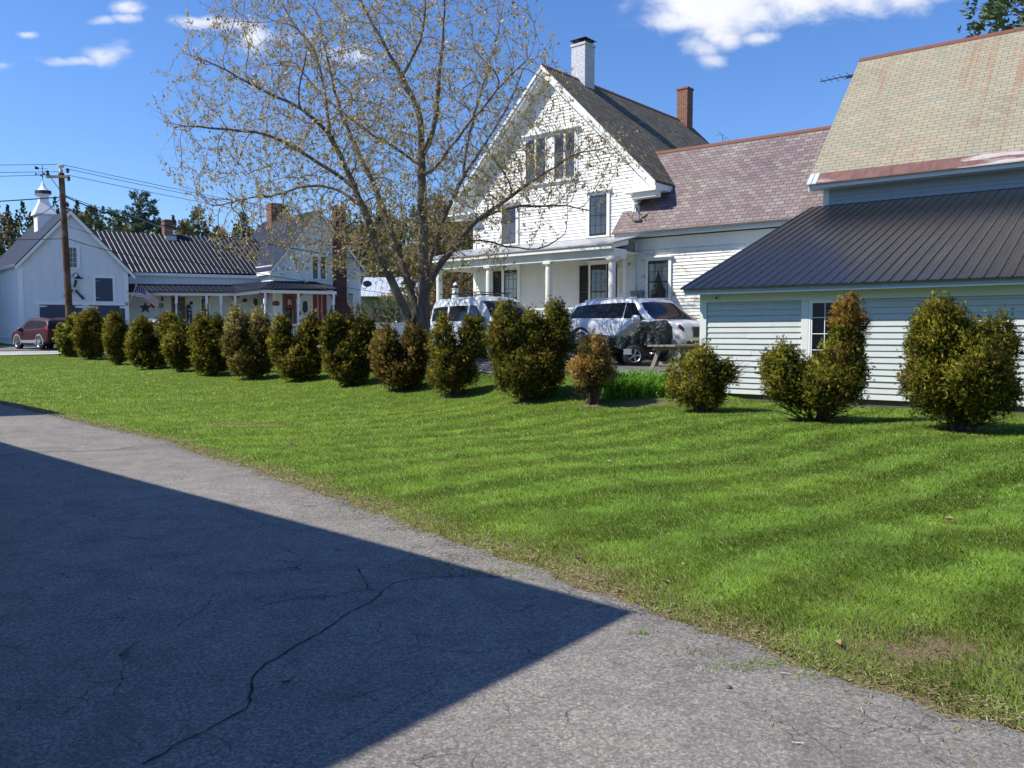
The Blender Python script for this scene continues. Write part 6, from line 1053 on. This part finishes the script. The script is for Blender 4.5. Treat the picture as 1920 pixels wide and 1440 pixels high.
def crossover(name,x,y,hx,hy,paintm,label,z):
    f,r=vehicle(name,x,y,hx,hy,label,'suv',z); c=Car(f,[(-2.25,.75,.78,.8,.45),(-2.22,1.02,1.06,.86,.4),(-2.05,1.12,1.40,.89,.32),(-1.72,1.10,1.58,.9,.28),(-.8,1.06,1.655,.91,.24),(.1,1.03,1.65,.91,.24),(.5,1.02,1.56,.91,.24),(1.25,1.0,1.05,.9,.26),(1.85,.92,.95,.88,.3),(2.18,.74,.77,.82,.34),(2.26,.55,.58,.75,.38)],tumble=.2); c.body(paintm,r)
    for s in (1,-1):
        c.patch('side_window','dark_glass',r,4.1,6.6,0,0,s,.006,lambda a:(5.12,5.12+.78*min(1,(1.05-a)/.5)),10); c.patch('side_window','dark_glass',r,3.0,4.0,5.12,5.9,s,.006); c.patch('side_window','dark_glass',r,2.3,2.9,0,0,s,.006,lambda a:(5.6-.45*a,5.72+.15*a))
        for xx in (-1.32,1.3): c.wheel(r,xx,s,.35,.915,.22,5,'galvanised')
        c.mirror(r,.72,.86,1.05,'black_trim',s); c.patch('tail_light','tail_red',r,.9,1.9,4.6,5.9,s,.012)
        mb=MB(f); P=[tuple(np.array(c.pt(t,6.9,s,0))+np.array([0,0,.04])) for t in np.linspace(2.6,5.6,8)]; mb.tube(P,.025,6); mb.build('roof_rail','chrome',r)
        mb=MB(f); P0=[c.pt(t,2.0,s,.008) for t in np.linspace(2.8,6.6,8)]; P1=[c.pt(t,2.5,s,.008) for t in np.linspace(2.8,6.6,8)]
        for k in range(7): mb.face([P0[k],P0[k+1],P1[k+1],P1[k]])
        mb.build('sill_trim','galvanised',r)
    c.patch('windshield','dark_glass',r,6.05,6.95,6.4,9,1,.008,None,8,True); c.patch('rear_window','dark_glass',r,1.5,2.6,6.8,9,1,.01,None,6,True)
    mb=MB(f); mb.box(-2.3,-2.2,-.7,.7,.38,.62); mb.build('bumper','black_trim',r); mb=MB(f); mb.box(-2.275,-2.24,-.26,.26,.78,.90); mb.build('licence_plate','plate_white',r)
crossover('parked_suv',-25.3,44.6,-.80,.60,'maroon_paint','maroon suv parked by the carriage barn, seen from behind its left side',None)
crossover('parked_suv',-20.2,46.2,-.80,.60,'silver_paint','silver suv mostly hidden behind the hedge beside the utility pole',None)
def utility_trailer():
    f=frame_for(-31.6,45.8,1,.15); z=gz(-31.6,45.8)+.03; f=CF((-31.6,45.8,z),f.u,f.w); r=empty('utility_trailer',(-31.6,45.8,z),'low dark flatbed trailer ahead of the maroon suv','trailer')
    mb=MB(f); mb.box(-1.6,2.4,-.9,.9,.62,.80); mb.build('deck','black_trim',r); mb=MB(f); mb.box(-1.6,2.4,-.93,-.9,.74,.86); mb.build('rail','chrome',r)
    c=Car(f,[(0,0,0,0,0)]*2)
    for x in (0,.8): c.wheel(r,x,1,.32,.88,.2)
utility_trailer()
def boat_trailer():
    cx,cy=2.92,21.85; f=frame_for(cx,cy,.97,.05); z=.80; f=CF((cx,cy,z),f.u,f.w); r=empty('covered_boat_trailer',(cx,cy,z),'boat trailer wrapped in a dark green tarp in front of the white suv','trailer')
    # draped cover: long low part then a tall box over the stern
    def top(x): return np.interp(x,[-2.6,-1.2,-.6,-.05,.2,.36,.45,1.05,1.2],[.80,.84,.78,.80,.95,1.10,1.15,1.17,.98])
    def bot(x): return np.interp(x,[-2.6,-1.2,-.3,.0,.2,.35,1.2],[.60,.58,.50,.36,.26,.55,.55])
    mb=MB(f); xs=np.linspace(-2.6,1.2,60); rr=np.random.default_rng(9); th=np.linspace(0,1,25); G=[]
    for x in xs:
        row=[]
        for t in th:
            a=(t*2-1); zt=top(x); zb=bot(x); y=.62*np.sign(a)*min(1,abs(a)*1.9); k=max(0,abs(a)-.5)/.5; zz=zt-(zt-zb)*k-(.03*(1-abs(a)*2) if abs(a)<.5 else 0)*(0)
            fold=.05*math.sin(x*13+abs(a)*5+2*math.sin(x*5))*k+.03*math.sin(x*29+k*4)*k+rr.normal(0,.008); row.append((x+.02*math.sin(9*x+k*7)*k,y*(1+.12*k)+np.sign(a)*fold,zz+rr.normal(0,.006)+.02*math.sin(x*7)*(1-k)))
        G.append(row)
    for i in range(len(xs)-1):
        for j in range(len(th)-1): mb.face([G[i][j],G[i+1][j],G[i+1][j+1],G[i][j+1]])
    mb.face([g for g in G[0]]); mb.face([g for g in G[-1]])
    mb.build('tarp_cover','dark_tarp',r,True,True)
    mb=MB(f); mb.hexa([(-2.7,-.35,.42),(1.05,-.5,.42),(1.05,.5,.42),(-2.7,.35,.42),(-2.7,-.45,.72),(1.05,-.56,.72),(1.05,.56,.72),(-2.7,.45,.72)]); mb.build('hull','sign_black',r)
    mb=MB(f); mb.box(-3.2,1.1,-.5,-.42,.34,.42); mb.box(-3.2,1.1,.42,.5,.34,.42); mb.box(.3,.4,-.7,.7,.28,.36); mb.build('trailer_frame','black_trim',r)
    c=Car(f,[(0,0,0,0,0)]*2)
    for s in (1,-1): c.wheel(r,.18,s,.27,.74,.2)
    mb=MB(f); mb.box(-.10,.10,-.80,-.79,.30,.44); mb.build('licence_plate','plate_white',r)
boat_trailer()
# ---------------- picnic table, daylilies, small things ----------------
def table():
    c=(4.12,20.42); f=FR((c[0],c[1],gz(*c)),u,w_); z=f.P[2]; zt=1.36; r=empty('picnic_table',f.P,'weathered grey wooden picnic table on splayed legs','table'); mb=MB(f)
    for i in range(5): x=-.37+i*.15; mb.hexa([(x,-.9+.01*(i%2),zt-.04),(x+.14,-.9-.008*(i%3),zt-.04),(x+.14,.9,zt-.045),(x,.9,zt-.045),(x,-.9+.01*(i%2),zt),(x+.14,-.9-.008*(i%3),zt+.004),(x+.14,.9,zt),(x,.9,zt)])
    mb.build('tabletop','grey_wood',r)
    mb=MB(f)
    for y in (-.62,.62): mb.box(-.34,.34,y-.045,y-.005,zt-.13,zt-.045)
    mb.build('cleat','grey_wood',r)
    for y in (-.66,.62):
        for s in (-1,1): 
            xt,xb=s*.16,s*.42; zb=gz(*f.world(xb,y,0)[:2])-.02; mb=MB(f); mb.hexa([(xb-.05,y,zb),(xb+.05,y,zb),(xb+.05,y+.04,zb),(xb-.05,y+.04,zb),(xt-.05,y,zt-.05),(xt+.05,y,zt-.05),(xt+.05,y+.04,zt-.05),(xt-.05,y+.04,zt-.05)]); mb.build('leg','grey_wood',r)
    mb=MB(f); mb.hexa([(-.04,-.6,zt-.45),(.04,-.6,zt-.45),(.04,-.56,zt-.45),(-.04,-.56,zt-.45),(-.04,-.1,zt-.08),(.04,-.1,zt-.08),(.04,-.06,zt-.08),(-.04,-.06,zt-.08)]); mb.box(-.38,.38,-.615,-.58,zt-.5,zt-.41); mb.build('brace','grey_wood',r)
table()
def lilies():
    r=np.random.default_rng(12); n=1500; x=1.85+1.75*r.random(n); y=17.55+.85*r.random(n); x,y=x+.03,y; z=hgt(x,y)-.02; root=empty('daylily_bed',(2.7,17.9,gz(2.7,17.9)),'bed of fresh bright green daylily leaves beside the dead bush','plants')
    L=(.34+.28*r.random(n)); az=r.random(n)*6.283; ln=.25+.5*r.random(n); d=np.stack([np.cos(az)*ln,np.sin(az)*ln,np.ones(n)],1); d/=np.linalg.norm(d,axis=1)[:,None]; s=np.cross(d,np.array([0,0,1.])); s/=np.linalg.norm(s,axis=1)[:,None]; b=np.stack([x,y,z],1)-np.array([2.7,17.9,root.location.z]); w=.013
    P=[b,b+d*(L*.45)[:,None],b+d*(L*.8)[:,None]+np.stack([np.cos(az),np.sin(az),0*az],1)*(L*.10)[:,None],b+d*(L*.9)[:,None]+np.stack([np.cos(az)*.3,np.sin(az)*.3,-.25+0*az],1)*L[:,None]*.45]
    V=np.stack([P[0]-s*w,P[0]+s*w,P[1]-s*w,P[1]+s*w,P[2]-s*w*.8,P[2]+s*w*.8,P[3]],1); i=np.arange(n)*7; Q=np.concatenate([np.stack([i,i+1,i+3,i+2],1),np.stack([i+2,i+3,i+5,i+4],1)]); T=np.stack([i+4,i+5,i+6],1); g=r.random((n,1)); c=np.array([.10,.24,.03])*(1-g)+np.array([.22,.42,.06])*g
    npmesh('leaves',V.reshape(-1,3),Q,T,'lily_leaf',root,np.repeat(c,7,0))
lilies()
def fallen():
    r=random.Random(4); spots=[(1278,1068,'curled tan leaf on the lawn near its bare edge'),(1085,1056,'tan leaf lying at the lawn edge right of the shadow'),(1250,1102,'small pale leaf at the grass edge above the shadow corner'),(548,832,'pale leaf on the middle of the lawn'),(910,800,'small tan leaf in front of the largest cedar bush'),(497,868,'tan leaf beside the driveway grass line'),(1780,982,'tan leaf far out on the right of the lawn'),(1140,872,'small leaf on the mown stripes'),(1570,1218,'tan leaf by the straw patch at the lower right')]
    for px,py,l in spots:
        x,y=gpx(px,py); z=gz(x,y)+.03; o=empty('fallen_leaf',(x,y,z),l,'leaf','fallen leaves on the lawn'); a=r.uniform(0,6.28); k=.018+.003*y; mb=MB(FR((0,0,0),(math.cos(a),math.sin(a)),(-math.sin(a),math.cos(a))))
        mb.face([(-k,0,.01),(0,-k*.6,.02),(0,0,0)]); mb.face([(-k,0,.01),(0,0,0),(0,k*.6,.03)]); mb.face([(0,-k*.6,.02),(k*1.2,0,.015),(0,0,0)]); mb.face([(0,0,0),(k*1.2,0,.015),(0,k*.6,.03)]); mb.build('blade','dead_leaf',o)
    for pts,l in (([(225,1237),(245,1225),(262,1217)],'dark forked stick lying in the shadow on the asphalt'),([(530,1287),(545,1289),(552,1286)],'short dark twig beside the long crack')):
        P=[gpx(*p) for p in pts]; b=P[0]; mb=MB(); mb.tube([(p[0]-b[0],p[1]-b[1],.022+.012*i) for i,p in enumerate(P)],[.007,.006,.003],5)
        if len(l)>50: mb.tube([(P[1][0]-b[0],P[1][1]-b[1],.03),(P[1][0]-b[0]+.02,P[1][1]-b[1]-.12,.022)],[.005,.003],5)
        o=mb.build('stick','twig_grey'); o.location=(b[0],b[1],gz(*b)); tag(o,l,'stick')
    x,y=gpx(1366,1293); mb=MB(); mb.lathe((0,0,.006),[(.011,0),(.016,.006),(.010,.015),(0,.018)],7); o=mb.build('pebble','twig_grey'); o.location=(x,y,gz(x,y)+.004); tag(o,'dark pebble alone on the sunlit asphalt','stone')
    for px,py,l in ((1470,1268,'white straw sliver on the asphalt near the lawn edge'),(1495,1400,'white straw sliver near the lower right corner')):
        x,y=gpx(px,py); mb=MB(); mb.tube([(-.02,.006,.0),(.024,-.008,.002)],.0016,4); o=mb.build('straw_sliver','curtain'); o.location=(x,y,gz(x,y)+.02); tag(o,l,'straw')
fallen()
# ---------------- neighbour porch decorations ----------------
def lettering(bits,parent):
    V=[];F=[]
    for ch,size,p in bits:
        cu=bpy.data.curves.new('tmp','FONT'); cu.body=ch; cu.size=size; cu.align_x='CENTER'; cu.extrude=.002; t=bpy.data.objects.new('tmp',cu); sc.collection.objects.link(t); me=bpy.data.meshes.new_from_object(t.evaluated_get(bpy.context.evaluated_depsgraph_get())); n=len(V)
        for v in me.vertices: x,y,z=v.co; V.append((p[0]+x*math.cos(a24)+z*math.sin(a24),p[1]+x*math.sin(a24)-z*math.cos(a24),p[2]+y))
        F+=[tuple(n+i for i in q.vertices) for q in me.polygons]; bpy.data.objects.remove(t); bpy.data.meshes.remove(me)
    me=bpy.data.meshes.new('lettering'); me.from_pydata(V,[],F); me.materials.append(MT['flag_white']); link(bpy.data.objects.new('lettering',me),parent)
def deco():
    B=2.1; F=FN; q=plF(B); g=plF(0)
    def th(name,a,b,z,label,cat): P=F.world(a,b,z); return empty(name,P,label,cat),FR(P,F.u,F.w,(a,b))
    # flag on an angled pole
    o,f=th('flag',6.2,.05,4.0,'striped red and white flag with blue canton on an angled pole','flag'); mb=MB(f); mb.tube([(6.05,.12,3.55),(6.36,-.35,4.75)],.02,6); mb.lathe((6.36,-.35,4.72),[(0,0),(.05,.05),(0,.1)],8); mb.build('pole','grey_trim',o)
    def fp(s,t): a=6.33+1.30*s; return (a,-.32+.10*math.sin(s*7+t*2),4.62-.28*s-.42*s*s-.62*t+.05*math.sin(s*6))
    R_=MB(f); Wt=MB(f); Bl=MB(f)
    for k in range(13):
        for i in range(14):
            s0,s1=i/14,(i+1)/14; t0,t1=k/13,(k+1)/13
            m=Bl if (s1<=.43 and k<7) else (R_ if k%2==0 else Wt); m.face([fp(s0,t0),fp(s1,t0),fp(s1,t1),fp(s0,t1)])
    R_.build('red_stripes','flag_red',o); Wt.build('white_stripes','flag_white',o); c=Bl.build('canton','flag_blue',o); mb=MB(f)
    for i in range(5):
        for j in range(4): p=fp(.05+i*.085,.07+j*.12); d=.022; mb.face([(p[0]-d,p[1]-.012,p[2]),(p[0],p[1]-.012,p[2]-d),(p[0]+d,p[1]-.012,p[2]),(p[0],p[1]-.012,p[2]+d)])
    mb.build('stars','flag_white',c)
    o,f=th('barn_star',7.58,B,3.2,'dark five-pointed metal star on the wing wall','star'); mb=MB(f); c=(7.58,B-.12,3.40); P=[]
    for k in range(10): a=math.pi/2+k*math.pi/5; rr=.42 if k%2==0 else .17; P.append((c[0]+rr*math.cos(a),B-.03,c[2]+rr*math.sin(a)))
    for k in range(10): mb.face([P[k],P[(k+1)%10],c])
    mb.build('star','star_metal',o)
    o,f=th('heart_sign',8.08,B,3.5,'small dark wooden heart beside the metal star','sign'); mb=MB(f); P=[]
    for k in range(24): t=6.28319*k/24; P.append((8.08+.20*math.sin(t)**3,B-.06,3.55+.012*(13*math.cos(t)-5*math.cos(2*t)-2*math.cos(3*t)-math.cos(4*t)))) 
    mb.prism(P,(0,.04,0)); mb.build('heart','heart_wood',o)
    # WELCOME sign leaning by the door
    o,f=th('welcome_sign',10.28,B-.2,1.45,'tall black welcome sign with white letters leaning beside the door','sign'); mb=MB(f); mb.prism([(10.10,B-.28,1.42),(10.46,B-.28,1.42),(10.40,B-.12,3.45),(10.32,B-.12,3.62),(10.18,B-.12,3.66),(10.08,B-.12,3.5)],(0,.03,0)); mb.build('board','sign_black',o)
    bits=[]
    for k,ch in enumerate('WELCOME'): z=3.22-.27*k; fr=(z-1.42)/2.1; bits.append((ch,.27,f.loc(10.27,B-.295+.16*fr,z)))
    lettering(bits,o)
    # red monogram plaque on the gable door, pots, wreaths, lanterns, plaques
    o,f=th('door_plaque',15.96,-.06,3.6,'red plaque with a white letter hanging on the gable porch door','sign'); mb=MB(f); pbox(mb,g,15.74,16.18,3.45,4.2,.05,.075); mb.build('board','red_door',o)
    lettering([('R',.5,f.loc(15.96,-.085,3.66))],o)
    for (a,b,z,rad,lab) in ((9.62,B-.06,3.5,.2,'dark twig wreath on the wing door'),): 
        o,f=th('wreath',a,b,z,lab,'wreath'); mb=MB(f); P=[(a+rad*math.cos(k*.5236),b,z+rad*math.sin(k*.5236)) for k in range(13)]; mb.tube(P,.05,6,False); mb.build('ring','foundation',o)
    for (a,b,z,w,h,mat,nm,lab) in ((8.55,B,3.55,.3,.34,'grey_wood','wall_plaque','square grey plaque left of the wing door'),(8.62,B,4.0,.14,.3,'black_iron','wall_lantern','small black lantern left of the wing door'),(10.42,B,3.75,.22,.24,'black_iron','wall_lantern','small dark lantern right of the wing door'),(15.05,0,3.75,.5,.34,'heart_wood','wall_plaque','wide brown wooden plaque left of the gable door'),(14.6,B,3.9,.3,.5,'rust_metal','wall_plaque','rusty upright wall ornament on the inner porch wall'),(13.9,B,4.0,.3,.25,'black_iron','wall_plaque','small dark bird ornament on the inner porch wall'),(17.0,0,3.55,.36,.8,'black_iron','hanging_planter','dark dried hanging planter between gable door and red door'),(16.62,0,3.1,.18,.28,'black_iron','mailbox','small black mailbox beside the gable door')):
        o,f=th(nm,a,b,z,lab,'decoration'); q2=plF(b); mb=MB(f)
        P=[(a-w/2,b-.07,z-h*.35),(a-w*.2,b-.07,z-h/2),(a+w*.3,b-.07,z-h/2),(a+w/2,b-.07,z-h*.2),(a+w*.42,b-.07,z+h*.35),(a+w*.1,b-.07,z+h/2),(a-w*.35,b-.07,z+h*.42)]; mb.prism(P,(0,.05,0)); mb.build('panel',mat,o)
    # satellite dish on the far corner
    o,f=th('satellite_dish',21.15,-.1,5.0,'grey oval satellite dish at the right corner of the neighbour house','satellite dish'); mb=MB(f); n=20
    for k in range(n):
        for j in range(4):
            P=lambda rr,kk:(21.28+.27*rr*math.cos(6.28319*kk/n),-.35+.12*rr*rr-.1*rr*math.cos(6.28319*kk/n),5.22+.22*rr*math.sin(6.28319*kk/n)); mb.face([P(j/4,k),P((j+1)/4,k),P((j+1)/4,k+1),P(j/4,k+1)])
    mb.build('dish','star_metal',o,True); mb=MB(f); mb.tube([(20.95,0,4.95),(21.15,-.1,4.85),(21.4,-.3,5.15)],.03,6); mb.build('arm','galvanised',o)
deco()
# ---------------- unseen buildings shadowing the driveway, and house blocks added only to block light ----------------
def shadow_house(name,corner,H,d1,d2,L1,L2,label):
    k=H/math.tan(R(SUN_EL)); l=math.hypot(*SUN_AZ); sx,sy=SUN_AZ[0]/l,SUN_AZ[1]/l; P=(corner[0]+sx*k,corner[1]+sy*k); f=FR((P[0],P[1],0),d1,d2); h=empty(name,f.P,label,'house')
    mb=MB(f); mb.box(.5,L1-.5,.5,L2-.5,-.3,H-.18); mb.build('wall','white_paint',h); mb=MB(f); mb.box(0,L1,0,L2,H-.22,H); mb.hexa([(.05,.05,H),(L1-.05,.05,H),(L1-.05,L2-.05,H),(.05,L2-.05,H),(L1*.35,L2*.5-.1,H+.9),(L1*.65,L2*.5-.1,H+.9),(L1*.65,L2*.5+.1,H+.9),(L1*.35,L2*.5+.1,H+.9)]); mb.build('roof','black_metal_roof',h)
shade=FR((-39.5,50,0),(math.cos(a24),math.sin(a24)),(-math.sin(b42),math.cos(b42))); hs=empty('house',shade.P,'tall house beyond the carriage barn, out of view to the left','house')  # out-of-view block added to keep sun off the carriage barn's side wall
mb=MB(shade); mb.box(-7,2,-3,16,.5,12); mb.build('wall','white_paint',hs); mb=MB(shade); mb.prism([(-7.5,-3.4,12),(2.5,-3.4,12),(-2.5,-3.4,16)],(0,19.8,0)); mb.build('roof','black_metal_roof',hs)
fv=FR((-2,-6.2,0),(.79,-.61),(-.61,-.79)); hv=empty('house',(-2,-6.2,0),'brown house behind the viewer at the end of the driveway','house')  # added behind the camera to cut sky fill in the driveway shadow
mb=MB(fv); mb.box(-9,11,0,9,-.3,7.0); mb.build('wall','grey_wood',hv); mb=MB(fv); mb.prism([(-9.5,-.5,6.9),(-9.5,9.5,6.9),(-9.5,4.5,10.2)],(21,0,0)); mb.build('roof','black_metal_roof',hv)
c0=gpx(1195,1150); c1=gpx(0,831); c2=gpx(640,1440)
def nrm(a,b): l=math.hypot(b[0]-a[0],b[1]-a[1]); return ((b[0]-a[0])/l,(b[1]-a[1])/l)
shadow_house('house',c0,4.6,nrm(c0,c1),nrm(c0,c2),11.5,9,'house beside the driveway, out of view to the left')
n0=gpx(128,777); n1=gpx(0,754); shadow_house('garage',n0,3.4,nrm(n0,n1),(-.62,-.78),9,2.2,'garage beyond the house beside the driveway, out of view')
